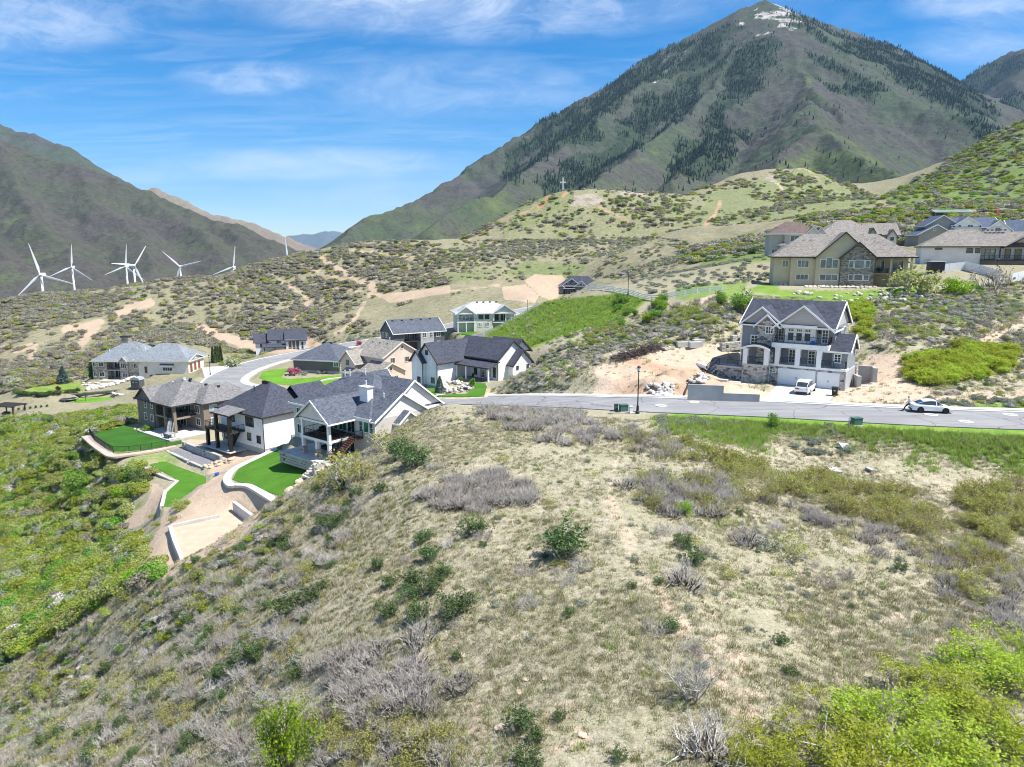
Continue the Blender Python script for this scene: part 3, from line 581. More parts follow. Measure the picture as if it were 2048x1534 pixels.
dirtp = [([(1190, 738), (1290, 702), (1430, 690), (1490, 702), (1490, 770), (1545, 792), (1530, 806), (1330, 802), (1240, 800), (1180, 795), (1200, 765)], (82, 130)), ([(1700, 770), (1735, 712), (1810, 712), (1850, 765), (1870, 800), (1660, 806)], (80, 112)),
 (Z('ze', [(1250, 400), (1360, 350), (1330, 430), (1500, 470), (1560, 560), (1490, 650), (1380, 770), (1090, 900), (960, 990), (870, 870), (880, 780), (940, 690), (960, 600), (1110, 520)]), (60, 112)), (Z('ze', [(700, 650), (850, 560), (900, 480), (880, 430), (960, 470), (920, 560), (960, 600), (760, 690)]), (70, 125)), (Z('z1', [(1040, 1140), (1190, 1095), (1330, 1150), (1560, 1260), (1790, 1280), (1720, 1320), (1500, 1420), (1250, 1480), (1420, 1370)]), (80, 125)),
 ([(1005, 575), (1050, 570), (1075, 590), (1070, 605), (1010, 598)], (240, 420)), ([(1050, 562), (1070, 550), (1125, 552), (1133, 575), (1110, 598), (1085, 595)], (240, 420)), ([(760, 592), (900, 572), (900, 584), (780, 605)], (240, 420)),
 ([(1150, 390), (1190, 385), (1210, 400), (1180, 415), (1140, 412)], (420, 620)), ([(1235, 378), (1290, 378), (1300, 392), (1240, 392)], (430, 640)), ([(1350, 378), (1385, 380), (1385, 388), (1340, 388)], (430, 640)), ([(1535, 350), (1556, 350), (1550, 362), (1525, 362)], (500, 720)), ([(1595, 330), (1622, 328), (1625, 336), (1595, 340)], (560, 760)), ([(500, 685), (610, 668), (640, 690), (560, 706), (480, 698)], (200, 300)), ([(880, 800), (1000, 786), (985, 795)], (85, 120)), ([(1380, 1180), (1440, 1220), (1560, 1420), (1500, 1480), (1420, 1330)], (20, 45)), ([(1010, 1420), (1160, 1390), (1180, 1500), (1020, 1520)], (18, 40)), ([(930, 1400), (1000, 1380), (990, 1534), (930, 1534)], (18, 40))]
for i, (pl, dr) in enumerate(dirtp): paint(cover, 0, pl, dr, 9 if dr[0] > 410 else 5 if dr[0] > 200 else 10 if dr[1] > 60 else 45, 0.47 if dr[1] < 60 else 0.6 if dr[0] > 410 else 1.0)
for ln, dr, wd, v in [([(1246, 870), (1240, 900), (1222, 960), (1215, 1000)], (40, 80), 4, .52), ([(1215, 1000), (1280, 1130), (1330, 1200), (1420, 1330), (1470, 1420), (1560, 1500)], (18, 52), 15, .52), ([(640, 515), (690, 545), (710, 560), (745, 568), (738, 592)], (240, 460), 5, .9), ([(745, 568), (760, 592), (850, 585)], (240, 420), 4, .9), ([(240, 625), (270, 612), (300, 606)], (240, 420), 8, .9), ([(130, 660), (200, 645), (160, 690)], (220, 400), 8, .8), ([(400, 655), (430, 668), (500, 690)], (200, 360), 9, .9), ([(560, 560), (620, 600), (590, 640)], (220, 420), 5, .7), ([(730, 605), (700, 650), (670, 668)], (210, 420), 4, .8), ([(30, 700), (70, 690), (60, 715)], (200, 400), 7, .7), ([(820, 600), (760, 590), (640, 570)], (220, 420), 3, .7), ([(1100, 385), (1085, 410), (1075, 420)], (440, 560), 4, 1), ([(1135, 382), (1120, 400)], (440, 560), 3, 1), ([(1440, 405), (1430, 430), (1410, 450), (1408, 465)], (380, 600), 4, 1), ([(1540, 355), (1560, 370), (1575, 400)], (420, 660), 3, 1), ([(1200, 415), (1270, 450)], (400, 600), 4, .9), ([(1000, 440), (1050, 425), (1095, 395)], (440, 560), 3, .8), ([(1610, 335), (1640, 360)], (500, 760), 3, .8), ([(860, 520), (760, 505), (700, 500)], (300, 480), 4, .6), ([(690, 560), (640, 545), (600, 530)], (280, 460), 4, .7), ([(905, 582), (1000, 570)], (240, 420), 3, .6), ([(1380, 610), (1440, 590)], (110, 200), 5, .8), ([(2048, 640), (2000, 660), (1960, 690)], (90, 140), 8, .8), ([(1860, 800), (2048, 790)], (78, 100), 14, .6), ([(1100, 745), (1180, 715), (1300, 700)], (95, 130), 5, .5)]: paint(cover, 0, ln, dr, wd, v * (.62 if dr[0] >= 380 else .85 if dr[0] > 180 else 1), True)
for pl, dr, v in [([(950, 690), (1000, 650), (1080, 605), (1240, 590), (1290, 600), (1230, 650), (1150, 660), (1060, 695)], (115, 230), 1.0), ([(1560, 582), (1700, 585), (1850, 575), (1860, 600), (1750, 615), (1560, 605)], (120, 155), .9), ([(1500, 580), (1550, 560), (1560, 590)], (130, 170), .9), ([(1880, 605), (2048, 590), (2048, 630), (1900, 650)], (100, 150), .6), ([(1420, 500), (1540, 470), (1545, 520), (1400, 530)], (170, 300), .8), ([(1050, 520), (1180, 530), (1150, 560), (1000, 550)], (240, 420), .55), ([(880, 545), (1000, 535), (980, 560), (860, 570)], (240, 420), .5), ([(1350, 570), (1500, 560), (1480, 600), (1350, 600)], (120, 200), .6), ([(1760, 390), (1900, 330), (2048, 240), (2060, 440), (1800, 420)], (300, 900), .7), ([(1300, 400), (1420, 410), (1460, 450), (1330, 440)], (380, 620), .5), ([(1400, 390), (1560, 345), (1620, 325), (1750, 395), (1720, 440), (1420, 450)], (380, 760), .5), ([(1000, 450), (1126, 372), (1250, 380), (1400, 385), (1420, 450), (1300, 480), (1000, 485)], (400, 640), .42), ([(1040, 395), (1100, 380), (1150, 380), (1130, 440), (1000, 470)], (400, 600), .5), ([(150, 880), (230, 900), (320, 905), (430, 880), (350, 930), (200, 910)], (100, 150), .55), ([(300, 1000), (250, 1060), (200, 1100), (170, 1000)], (75, 130), .5), ([(300, 520), (420, 550), (280, 580)], (380, 460), .5), ([(1480, 600), (1540, 585), (1560, 620)], (110, 150), .6)]: paint(cover, 1, pl, dr, 14, v)
vk = np.nonzero((gy > 55) & (gy < 82) & (gpx > 1240))[0]
vg = (1 - sstep(-16, 26, gpy[vk] - (848 + (gpx[vk] - 1240) * .078) - 10 + fbm(gx[vk], gy[vk], 5, 3, 201) * 46)) * sstep(1260, 1360, gpx[vk] + fbm(gx[vk], gy[vk], 6, 2, 203) * 80) * .7
cover[vk, 1] = np.maximum(cover[vk, 1], vg)
for ln, dr, wd, v in [([(1100, 385), (1085, 410), (1075, 420)], (440, 560), 5, 1), ([(1135, 382), (1120, 400)], (440, 560), 4, .9), ([(1200, 415), (1270, 450)], (400, 600), 4, .6), ([(1440, 405), (1430, 430), (1410, 450)], (380, 600), 5, .6), ([(1250, 780), (1330, 785), (1400, 770), (1440, 755)], (82, 110), 20, .4), ([(1260, 720), (1340, 745), (1420, 750)], (82, 110), 8, .55), ([(1710, 672), (1745, 672)], (95, 130), 12, .9), ([(1000, 440), (1050, 425), (1095, 395)], (440, 560), 4, .6)]: paint(soil, 0, ln, dr, wd, v, True)
for pl, dr in [([(1150, 388), (1190, 385), (1212, 400), (1180, 417), (1140, 412)], (420, 620)), ([(1235, 378), (1390, 378), (1390, 394), (1240, 394)], (430, 640)), ([(1525, 345), (1560, 345), (1556, 366), (1520, 366)], (500, 720)), ([(1595, 325), (1625, 325), (1625, 338), (1595, 342)], (560, 760))]: paint(soil, 1, pl, dr, 5)
for nm, ar in (('cover', cover), ('soil', soil)):
    at = gme.attributes.new(nm, 'FLOAT_COLOR', 'POINT'); at.data.foreach_set('color', ar.ravel())
tag(link('ground', gme, None, M['ground_cover']), kind='structure')
# a wide apron under and behind the camera, so the land goes on outside the view
ap = MB(); ring = [(-14, 11.8), (14, 11.8)]
ax = np.linspace(-11.98, 11.98, 60); az = H(ax, np.full(60, 12.0))
vsn = [(x, 12.0, z) for x, z in zip(ax, az)] + [(x * 14, -160, z - 14 + x * 0.5) for x, z in zip(ax, az)]
ap.add(vsn, [(i, i + 1, 61 + i, 60 + i) for i in range(59)]); o = ap.build('terrain', M['ground_cover']); tag(o, kind='structure')
# flat sheets laid on the land
for pd in PADS:
    if not pd['mat']: continue
    q = [(x, y, pd['pl'][0] * x + pd['pl'][1] * y + pd['pl'][2]) for x, y in pd['poly']]; k = len(q)
    b = MB(); b.add(q + [(x, y, z - 0.25) for x, y, z in q], [tuple(range(k)), tuple(range(k, 2 * k))[::-1]] + [(i, (i + 1) % k, k + (i + 1) % k, k + i) for i in range(k)])
    o = b.build(pd['name'], M[pd['mat']]); tag(o, pd['label'], kind='structure')
# ---- road with concrete gutters and a walk
def ribbon(name, path, offs, zo, mat, label=None, thick=0.2, kind='structure', parent=None):
    pth = np.asarray(path); t = np.gradient(pth[:, :2], axis=0); t /= np.linalg.norm(t, axis=1)[:, None]; nrm = np.stack([-t[:, 1], t[:, 0]], -1)
    a, b = offs; k = len(pth); v = []
    for o_, dz in ((a, 0), (b, 0), (b, -thick), (a, -thick)):
        v += [(p_[0] + n_[0] * o_, p_[1] + n_[1] * o_, p_[2] + zo + dz) for p_, n_ in zip(pth, nrm)]
    f = [((j * k + i), (j * k + i + 1), (((j + 1) % 4) * k + i + 1), (((j + 1) % 4) * k + i)) for j in range(4) for i in range(k - 1)] + [(0, k, 2 * k, 3 * k), (k - 1, 2 * k - 1, 3 * k - 1, 4 * k - 1)]
    m_ = MB(); m_.add(v, f); o = m_.build(name, M[mat], parent); tag(o, label, kind=kind); return o
ribbon('road', ROAD, (-RW, RW), 0.0, 'asphalt', 'grey asphalt street bending round the island of houses')
for sgn in (1, -1):      # the path runs from right to left: negative offset is the far side on the right-hand stretch
    ribbon('kerb', ROAD[14 * 7:] if sgn > 0 else ROAD, (sgn * RW, sgn * (RW + 0.55)), 0.06, 'concrete', 'concrete kerb and gutter on the %s side of the street' % ('near' if sgn > 0 else 'far'))
ribbon('sidewalk', ROAD, (-(RW + 0.6), -(RW + 1.9)), 0.1, 'concrete', 'concrete sidewalk along the houses')
for px_, py_ in ((1862, 829), (1932, 843), (2020, 829), (1322, 811), (1390, 804)):
    q = np.array(G(px_, py_, -17.9)); i = np.argmin(np.hypot(ROAD[:, 0] - q[0], ROAD[:, 1] - q[1])); zz_ = ROAD[i, 2]; q = G(px_, py_, zz_)
    root = empty('manhole_cover', (q[0], q[1], zz_ + 0.0)); MB().lathe([(0.72, 0.004), (0.72, 0.016)], 20).build('collar', M['concrete'], root); MB().lathe([(0.36, 0.017), (0.36, 0.028)], 16).build('lid', M['metal_grey'], root)
    tag(root, {1862: 'manhole with pale collar beside the white coupe', 1932: 'manhole with pale collar nearest the green verge', 2020: 'manhole with pale collar right of the white coupe', 1322: 'manhole with pale collar near the street lamp', 1390: 'small manhole below the stepped concrete wall'}[px_], 'manhole', 'manholes in the street')
# ================================================================ mountains
def mountain(name, spines, slope, srange, drange, ns, nd, mat, floor, rough=1.0, cov=None, label=None, pw=1.0):
    S2, D2 = np.meshgrid(np.linspace(*srange, ns), np.exp(np.linspace(math.log(drange[0]), math.log(drange[1]), nd)))
    x, y = (S2 * D2).ravel(), D2.ravel()
    wx, wy = x + fbm(x, y, 220, 3, 41) * 60 * rough, y + fbm(x, y, 220, 3, 47) * 60 * rough
    pk = P(1530, 0, 3000); cw = sstep(60, 700, np.hypot(x - pk[0], y - pk[1])); wx, wy = x + (wx - x) * cw, y + (wy - y) * cw
    z = np.full(x.shape, -1e9)
    for sp in spines:
        q = [P(*c) for c in sp]
        for a, b in zip(q[:-1], q[1:]):
            vx, vy = b[0] - a[0], b[1] - a[1]; qq = max(vx * vx + vy * vy, 1e-6)
            t = np.clip(((wx - a[0]) * vx + (wy - a[1]) * vy) / qq, 0, 1)
            d = np.hypot(wx - a[0] - t * vx, wy - a[1] - t * vy)
            zs = a[2] + t * (b[2] - a[2]) - slope * d ** pw
            m_ = np.maximum(z, zs); z = m_ + np.maximum(0, 14 - np.abs(z - zs)) ** 2 / 90 * (np.abs(z - zs) < 14)
    z = np.maximum(z, floor(x, y))
    hh = np.clip((z - floor(x, y)) / 150, 0, 1) * (.3 + .7 * cw)
    z = z + hh * rough * (fbm(x, y, 120, 5, 51, .55) * 15 - np.abs(fbm(x, y, 60, 4, 61)) * 22 + fbm(x, y, 18, 3, 71) * 5)
    me = mesh_np(name, np.stack([x, y, z], -1), np.stack([(q := np.arange(ns * nd).reshape(nd, ns))[:-1, :-1], q[:-1, 1:], q[1:, 1:], q[1:, :-1]], -1).reshape(-1, 4), True)
    px, py = proj(np.stack([x, y, z], -1))
    c = np.zeros((len(x), 4), np.float32); c[:, 3] = 1
    if cov: cov(c, px, py, x, y, z)
    at = me.attributes.new('cover', 'FLOAT_COLOR', 'POINT'); at.data.foreach_set('color', c.ravel())
    o = link(name, me, None, M[mat]); tag(o, label, kind='structure')
    return x, y, z, px, py, c
def soft(px, py, poly, s): return 1 - sstep(-s, s, sdist(px, py, poly))
FOREST = [[(1480, 25), (1400, 60), (1300, 115), (1230, 165), (1180, 200), (1120, 235), (1060, 295), (1000, 345), (1010, 365), (1100, 315), (1200, 255), (1270, 185), (1330, 145), (1420, 110), (1500, 60)],
 [(1500, 70), (1440, 120), (1370, 140), (1310, 190), (1220, 265), (1130, 335), (1040, 395), (1060, 412), (1200, 345), (1300, 268), (1375, 215), (1425, 150), (1470, 110)],
 [(1540, 60), (1475, 120), (1445, 180), (1400, 235), (1430, 250), (1500, 200), (1560, 150), (1560, 90)],
 [(1410, 250), (1450, 225), (1490, 260), (1470, 320), (1400, 345), (1330, 355), (1380, 300)],
 [(1560, 20), (1640, 62), (1700, 104), (1800, 154), (1930, 235), (1965, 290), (1995, 280), (1970, 210), (1925, 165), (1850, 128), (1750, 82), (1640, 42)],
 [(1600, 80), (1660, 120), (1740, 170), (1765, 192), (1740, 205), (1680, 165), (1620, 120)]]
ROCK = [[(1505, 0), (1560, 5), (1625, 48), (1600, 55), (1545, 35), (1500, 20)], [(1475, 22), (1500, 25), (1495, 50), (1475, 48)], [(1525, 48), (1538, 50), (1515, 80), (1505, 72)], [(1310, 120), (1360, 80), (1385, 82), (1350, 125), (1325, 140)], [(1490, 95), (1512, 90), (1510, 120), (1485, 115)], [(1285, 150), (1330, 140), (1330, 160)], [(1400, 62), (1412, 52), (1410, 64)], [(1420, 150), (1440, 138), (1430, 150)]]
def cov_main(c, px, py, x, y, z):
    px = px + fbm(x, y, 130, 4, 33) * 42; py = py + fbm(x, y, 130, 4, 39) * 42
    for f in FOREST: c[:, 2] = np.maximum(c[:, 2], soft(px, py, f, 12))
    for f in ROCK: c[:, 0] = np.maximum(c[:, 0], soft(px, py, f, 7) * 0.63)
    c[:, 0] = np.maximum(c[:, 0], 0.2 * sstep(760, 930, z))
    for f, v in [([(1240, 340), (1300, 290), (1380, 220), (1400, 225), (1330, 300), (1250, 360)], .7), ([(1600, 145), (1630, 150), (1670, 200), (1620, 185)], .75), ([(1640, 260), (1720, 300), (1790, 360), (1700, 380), (1540, 330), (1580, 290)], .7), ([(700, 460), (800, 410), (950, 345), (1050, 290), (950, 400), (800, 470)], .4), ([(1800, 330), (1900, 260), (1960, 290), (1850, 350)], .45), ([(1100, 400), (1200, 350), (1260, 330), (1200, 380)], .5)]: c[:, 1] = np.maximum(c[:, 1], .72 * v * soft(px, py, f, 18))
    c[:, 1] = np.maximum(c[:, 1], 0.45 * (1 - sstep(60, 330, z)))
fl_main = lambda x, y: np.clip(20 + (y - 900) * 0.1, -30, 150) - 150 * sstep(0.12, -0.3, x / y)
main_spines = [[(1530, 0, 3000), (1480, 18, 2980), (1400, 58, 2950), (1300, 112, 2900), (1200, 186, 2800), (1100, 233, 2700), (1000, 301, 2500), (930, 342, 2350), (800, 402, 2150), (700, 452, 2000), (620, 503, 1850), (540, 540, 1700)],
 [(1530, 0, 3000), (1640, 42, 3050), (1750, 82, 3100), (1850, 126, 3150), (1925, 163, 3250), (2050, 220, 3500)],
 [(1530, 14, 2950), (1465, 103, 2650), (1378, 219, 2200), (1303, 273, 1900), (1200, 350, 1500), (1100, 405, 1250), (1000, 460, 1050)],
 [(1400, 70, 2900), (1312, 147, 2600), (1217, 219, 2300), (1128, 287, 2050), (957, 403, 1600), (882, 450, 1450)],
 [(1535, 14, 2960), (1560, 54, 2780), (1614, 79, 2650), (1697, 124, 2450), (1800, 186, 2200), (1904, 236, 2000), (1974, 284, 1850)],
 [(1560, 70, 2700), (1614, 137, 2350), (1651, 186, 2100), (1697, 248, 1850), (1738, 305, 1650)],
 [(1640, 262, 1450), (1717, 300, 1250), (1780, 362, 1050)], [(1640, 262, 1450), (1573, 295, 1350), (1540, 330, 1250)], [(1640, 262, 1450), (1610, 200, 2000)],
 [(1450, 260, 1900), (1400, 330, 1500), (1330, 370, 1250)]]
MX = mountain('mountain', main_spines, 0.66, (-0.42, 0.86), (820, 4200), 470, 430, 'brush_mountain', fl_main, 1.0, cov_main, 'tall pyramid shaped mountain with dark conifers and a pale rocky top')
def cov_left(c, px, py, x, y, z):
    c[:, 1] = 0.3 * sstep(-0.2, 0.3, fbm(x, y, 500, 3, 5)) * (1 - sstep(200, 420, z)) + 0.3 * soft(px, py, [(0, 440), (60, 420), (150, 500), (120, 560), (0, 560)], 40)
fl_val = lambda x, y: np.full(x.shape, -122.0)
mountain('mountain', [[(-400, 150, 2500), (-150, 235, 2350), (0, 283, 2250), (150, 328, 2200), (300, 382, 2150), (400, 420, 2100), (480, 447, 2050), (540, 477, 2000), (600, 514, 1950), (660, 550, 1900)], [(150, 328, 2200), (250, 450, 1800), (330, 530, 1550)], [(0, 283, 2250), (60, 400, 1850), (140, 500, 1550)], [(300, 382, 2150), (400, 470, 1850), (470, 530, 1650)], [(-150, 235, 2350), (-80, 400, 1800), (0, 510, 1450)], [(430, 432, 2080), (500, 490, 1850)]], 0.5, (-1.1, -0.15), (1250, 3000), 300, 240, 'grey_mountain', fl_val, 0.8, cov_left, 'grey green mountain slope behind the wind turbines')
mountain('mountain', [[(-400, 130, 3700), (-100, 215, 3600), (0, 247, 3500), (60, 267, 3450), (120, 292, 3400), (190, 338, 3300), (260, 380, 3200)]], 0.55, (-1.0, -0.4), (2600, 4300), 120, 100, 'brush_mountain', fl_val, 1.0, None, 'mauve ridge rising behind the left slope')
mountain('mountain', [[(300, 370, 5200), (430, 427, 5000), (500, 443, 4900), (560, 464, 4800), (630, 493, 4700), (690, 530, 4600)]], 0.45, (-0.75, -0.18), (3500, 6000), 160, 90, 'tan_mountain', fl_val, 1.0, None, 'pale tan slope at the canyon mouth')
mountain('mountain', [[(300, 440, 16500), (480, 480, 16000), (600, 468, 16000), (640, 464, 16000), (668, 461, 16000), (720, 470, 16000), (900, 440, 17000)]], 0.3, (-0.7, 0.1), (13000, 19000), 160, 60, 'far_mountain', lambda x, y: np.full(x.shape, -300.0), 2.5, None, 'distant blue range beyond the canyon')
def cov_right(c, px, py, x, y, z):
    c[:, 2] = 0.9 * sstep(-0.25, 0.1, fbm(x, y, 300, 4, 15))
MR = mountain('mountain', [[(1880, 190, 4100), (1925, 166, 4200), (1960, 140, 4250), (2000, 113, 4300), (2048, 92, 4350), (2300, 10, 4500)], [(2048, 92, 4350), (2030, 190, 3300), (1990, 275, 2500)], [(2300, 60, 3900), (2160, 170, 3000), (2060, 260, 2300)]], 0.7, (0.55, 1.05), (2100, 5200), 170, 170, 'dark_mountain', lambda x, y: np.full(x.shape, 60.0), 1.0, cov_right, 'dark forested mountain at the right edge')
b = MB(); b.add([(-14000, 800, -121), (14000, 800, -121), (14000, 20000, -310), (-14000, 20000, -310)], [(0, 1, 2, 3)]); tag(b.build('valley', M['valley'], loc=(0, 0, -3)), kind='structure')
# ================================================================ scatter helper for uncountable cover: one object, instances made by geometry nodes
def scatter(name, pts, sc, rot, protos, pick, label, cat, tilt=None):
    pts = np.asarray(pts, np.float32); k = len(pts)
    me = bpy.data.meshes.new(name); me.vertices.add(k); me.vertices.foreach_set('co', pts.ravel())
    for nm, typ, ar in (('sc', 'FLOAT', sc), ('rot', 'FLOAT', rot), ('pick', 'INT', pick)):
        at = me.attributes.new(nm, typ, 'POINT'); at.data.foreach_set('value', np.asarray(ar, np.float32 if typ == 'FLOAT' else np.int32))
    me.update()
    o = link(name, me); tag(o, label, cat, kind='stuff')
    c = bpy.data.collections.new(name + '_kinds')
    for i, (pm, mt) in enumerate(protos):
        po = bpy.data.objects.new('%s_kind_%02d' % (name, i), pm); c.objects.link(po)
    g = bpy.data.node_groups.new(name, 'GeometryNodeTree')
    g.interface.new_socket('Geometry', in_out='INPUT', socket_type='NodeSocketGeometry'); g.interface.new_socket('Geometry', in_out='OUTPUT', socket_type='NodeSocketGeometry')
    gi, go = g.nodes.new('NodeGroupInput'), g.nodes.new('NodeGroupOutput')
    ip, ci, cb = g.nodes.new('GeometryNodeInstanceOnPoints'), g.nodes.new('GeometryNodeCollectionInfo'), g.nodes.new('ShaderNodeCombineXYZ')
    ci.inputs['Collection'].default_value = c; ci.inputs['Separate Children'].default_value = True; ci.inputs['Reset Children'].default_value = True
    ip.inputs['Pick Instance'].default_value = True
    def na(nm, typ):
        q = g.nodes.new('GeometryNodeInputNamedAttribute'); q.data_type = typ; q.inputs[0].default_value = nm; return q.outputs[0]
    l = g.links.new
    l(gi.outputs[0], ip.inputs['Points']); l(ci.outputs[0], ip.inputs['Instance']); l(na('pick', 'INT'), ip.inputs['Instance Index'])
    l(na('sc', 'FLOAT'), ip.inputs['Scale']); l(na('rot', 'FLOAT'), cb.inputs[2]); l(cb.outputs[0], ip.inputs['Rotation']); l(ip.outputs[0], go.inputs[0])
    md = o.modifiers.new('scatter', 'NODES'); md.node_group = g
    return o
def conifer_mesh(seed, tiers=4, n=7, wid=0.2):
    r = random.Random(seed); b = MB(); z0 = 0.08
    for t in range(tiers):
        h0 = z0 + (1 - z0) * t / tiers * 0.92; h1 = min(1.0, h0 + (1 - z0) / tiers * 1.7); rad = wid * (1 - t / tiers) ** 0.8 * r.uniform(0.85, 1.15)
        v = [(rad * r.uniform(.75, 1.2) * math.cos(2 * math.pi * j / n), rad * r.uniform(.75, 1.2) * math.sin(2 * math.pi * j / n), h0 + r.uniform(-.03, .03)) for j in range(n)] + [(0, 0, h1)]
        b.add(v, [(j, (j + 1) % n, n) for j in range(n)])
    b.bar((0, 0, -0.1), (0, 0, 0.12), 0.03)
    return b.mesh('conifer')
con = []
for i in range(4):
    q = conifer_mesh(100 + i, 4, 7, 0.17 + 0.03 * (i % 3)); q.materials.append(M['leaf_conifer']); con.append((q, None))
q = conifer_mesh(120, 3, 6, 0.15); q.materials.append(M['leaf_snagtree']); con.append((q, None))
def forest(name, MXX, dens, ntot, hr, label, keep=None):
    x, y, z, px, py, c = MXX
    pr = dens(c, px, py, x, y, z) * y * y; pr = pr / pr.sum()
    i = npr.choice(len(x), ntot, p=pr); jx = npr.uniform(-1, 1, ntot) * y[i] * 0.0022; jy = npr.uniform(-1, 1, ntot) * y[i] * 0.003
    pt = np.stack([x[i] + jx, y[i] + jy, z[i] - 0.8], -1)
    pk = npr.choice(5, ntot, p=[.23, .23, .23, .23, .08])
    return scatter(name, pt, npr.uniform(*hr, ntot), npr.uniform(0, 6.28, ntot), con, pk, label, 'forest')
vis = lambda px, py: ((px > -60) & (px < 2110) & (py > -40) & (py < 520)).astype(float)
forest('conifer_forest', MX, lambda c, px, py, x, y, z: vis(px, py) * (c[:, 2] ** 1.5 * sstep(-0.55, 0.15, fbm(x, y, 60, 3, 77)) + 0.03 * sstep(0.05, 0.3, fbm(x, y, 160, 3, 79)) * (py < 400) * (px > 900)), 34000, (7, 14), 'dark green conifer forest covering the upper slopes of the pyramid mountain')
forest('conifer_forest', MR, lambda c, px, py, x, y, z: vis(px, py) * c[:, 2] ** 1.5, 4500, (10, 20), 'dark conifer forest on the mountain at the right edge')
# ================================================================ wind turbines
def turbine(hub, rot, yaw, blade, label):
    hx, hy, hz = hub
    root = empty('wind_turbine', (hx, hy, hz - 80), yaw)
    MB().lathe([(2.2, 0), (1.9, 30), (1.3, 78.4)], 16).build('tower', M['turbine_white'], root, smooth=True)
    n_ = MB(); n_.extrude([(-1.7, 78.4), (1.7, 78.4), (1.9, 80), (1.6, 82.0), (-1.6, 82.0), (-1.9, 80)], -1.6, 8.6, 'y'); n_.build('nacelle', M['turbine_white'], root)
    hb = MB(); hb.tube([(0, -1.6, 80), (0, -2.6, 80), (0, -4.0, 80), (0, -4.6, 80)], [1.7, 1.7, 1.2, 0.3], 12); hb.build('hub', M['turbine_white'], root, smooth=True)
    for i in range(3):
        a = R(rot + 120 * i); c_, s_ = math.cos(a), math.sin(a); bl = MB(); ring = []
        for t, ch, th in ((0.0, 1.7, 1.5), (0.08, 1.9, 1.3), (0.2, 3.7, .8), (0.45, 2.7, .5), (0.75, 1.8, .3), (0.96, 1.0, .16), (1.0, 0.3, .06)):
            r_ = 1.2 + t * blade; tw = R(16) * (1 - t)
            for u, w_ in ((-.35, 0), (-.1, .5), (.65, 0), (-.1, -.5)):
                cu, cw = u * ch * math.cos(tw) - w_ * th * math.sin(tw), u * ch * math.sin(tw) + w_ * th * math.cos(tw)
                ring.append((r_ * s_ + cu * c_, -3.0 + cw, 80 + r_ * c_ - cu * s_))
        k = len(ring) // 4
        bl.add(ring, [(j * 4 + q, j * 4 + (q + 1) % 4, (j + 1) * 4 + (q + 1) % 4, (j + 1) * 4 + q) for j in range(k - 1) for q in range(4)] + [(0, 1, 2, 3), tuple(range(4 * k - 4, 4 * k))])
        bl.build('blade', M['turbine_white'], root)
    tag(root, label, 'wind turbine', 'wind turbines at the canyon mouth')
for px_, py_, d_, ro, ya, lb in [(82, 549, 950, -13, 8, 'nearest white wind turbine at the far left of the row'), (144, 534, 1330, 6, 10, 'second white wind turbine from the left'), (252, 533, 1340, 8, 5, 'white wind turbine overlapped by the side turned one'), (267, 531, 1230, 36, 62, 'white wind turbine turned sideways showing its nacelle'), (360, 533, 1420, -45, 12, 'white wind turbine in mid row with one blade pointing right'), (467, 534, 1400, 9, 6, 'white wind turbine half hidden by the hill crest'), (575, 515, 1440, -3, 6, 'white wind turbine showing only one blade above the hill')]:
    turbine(P(px_, py_, d_), ro, R(ya), 40.5, lb)
# ---- cross on the hill
q = P(1126, 378, 520); q[2] = H([q[0]], [q[1]])[0]; ctop = P(1126, 355, q[1]); hc = ctop[2] - q[2] + 0.3
root = empty('hilltop_cross', (q[0], q[1], q[2] - 0.3)); wc = hc * 0.075
MB().box(-wc / 2, wc / 2, -wc / 2, wc / 2, 0, hc).build('upright', M['cross_white'], root); MB().box(-hc * .2, hc * .2, -wc / 2 + .02, wc / 2 - .02, hc * .66, hc * .66 + wc).build('crossbeam', M['cross_white'], root)
tag(root, 'white cross standing on the hilltop below the mountain', 'cross')
# ================================================================ plants
def skeleton(r, stems, h, spread, levels, kids, r0, wob=0.25, base=0.15, up=0.25, up0=1.0):
    segs, tips = [], []
    def grow(p, d, ln, rad, lv):
        k = 2; q = p
        for i in range(k):
            d = (d + Vector((r.gauss(0, wob), r.gauss(0, wob), r.gauss(0, wob * .6) + up * .3))).normalized()
            e = q + d * ln / k; r1 = rad * (1 - 0.38 * (i + 1) / k)
            segs.append((q, e, rad * (1 - 0.38 * i / k), r1))
            if lv > 0 and (i > 0 or r.random() < .6):
                for _ in range(kids):
                    u = Vector((r.gauss(0, 1), r.gauss(0, 1), r.gauss(0, .6))).normalized()
                    grow(q + (e - q) * r.uniform(.4, 1), (d * .75 + u * .8 + Vector((0, 0, up))).normalized(), ln * r.uniform(.5, .72), r1 * .68, lv - 1)
            q = e
        if lv == 0: tips.append(q)
    for s_ in range(stems):
        a = r.uniform(0, 6.283); t = math.sqrt(r.random())
        d = Vector((math.cos(a) * spread * t, math.sin(a) * spread * t, up0)).normalized()
        grow(Vector((math.cos(a) * base * t, math.sin(a) * base * t, -0.08)), d, h * r.uniform(.6, 1) / (1.6 if levels > 1 else 1), r0 * r.uniform(.7, 1.2), levels)
    return segs, tips
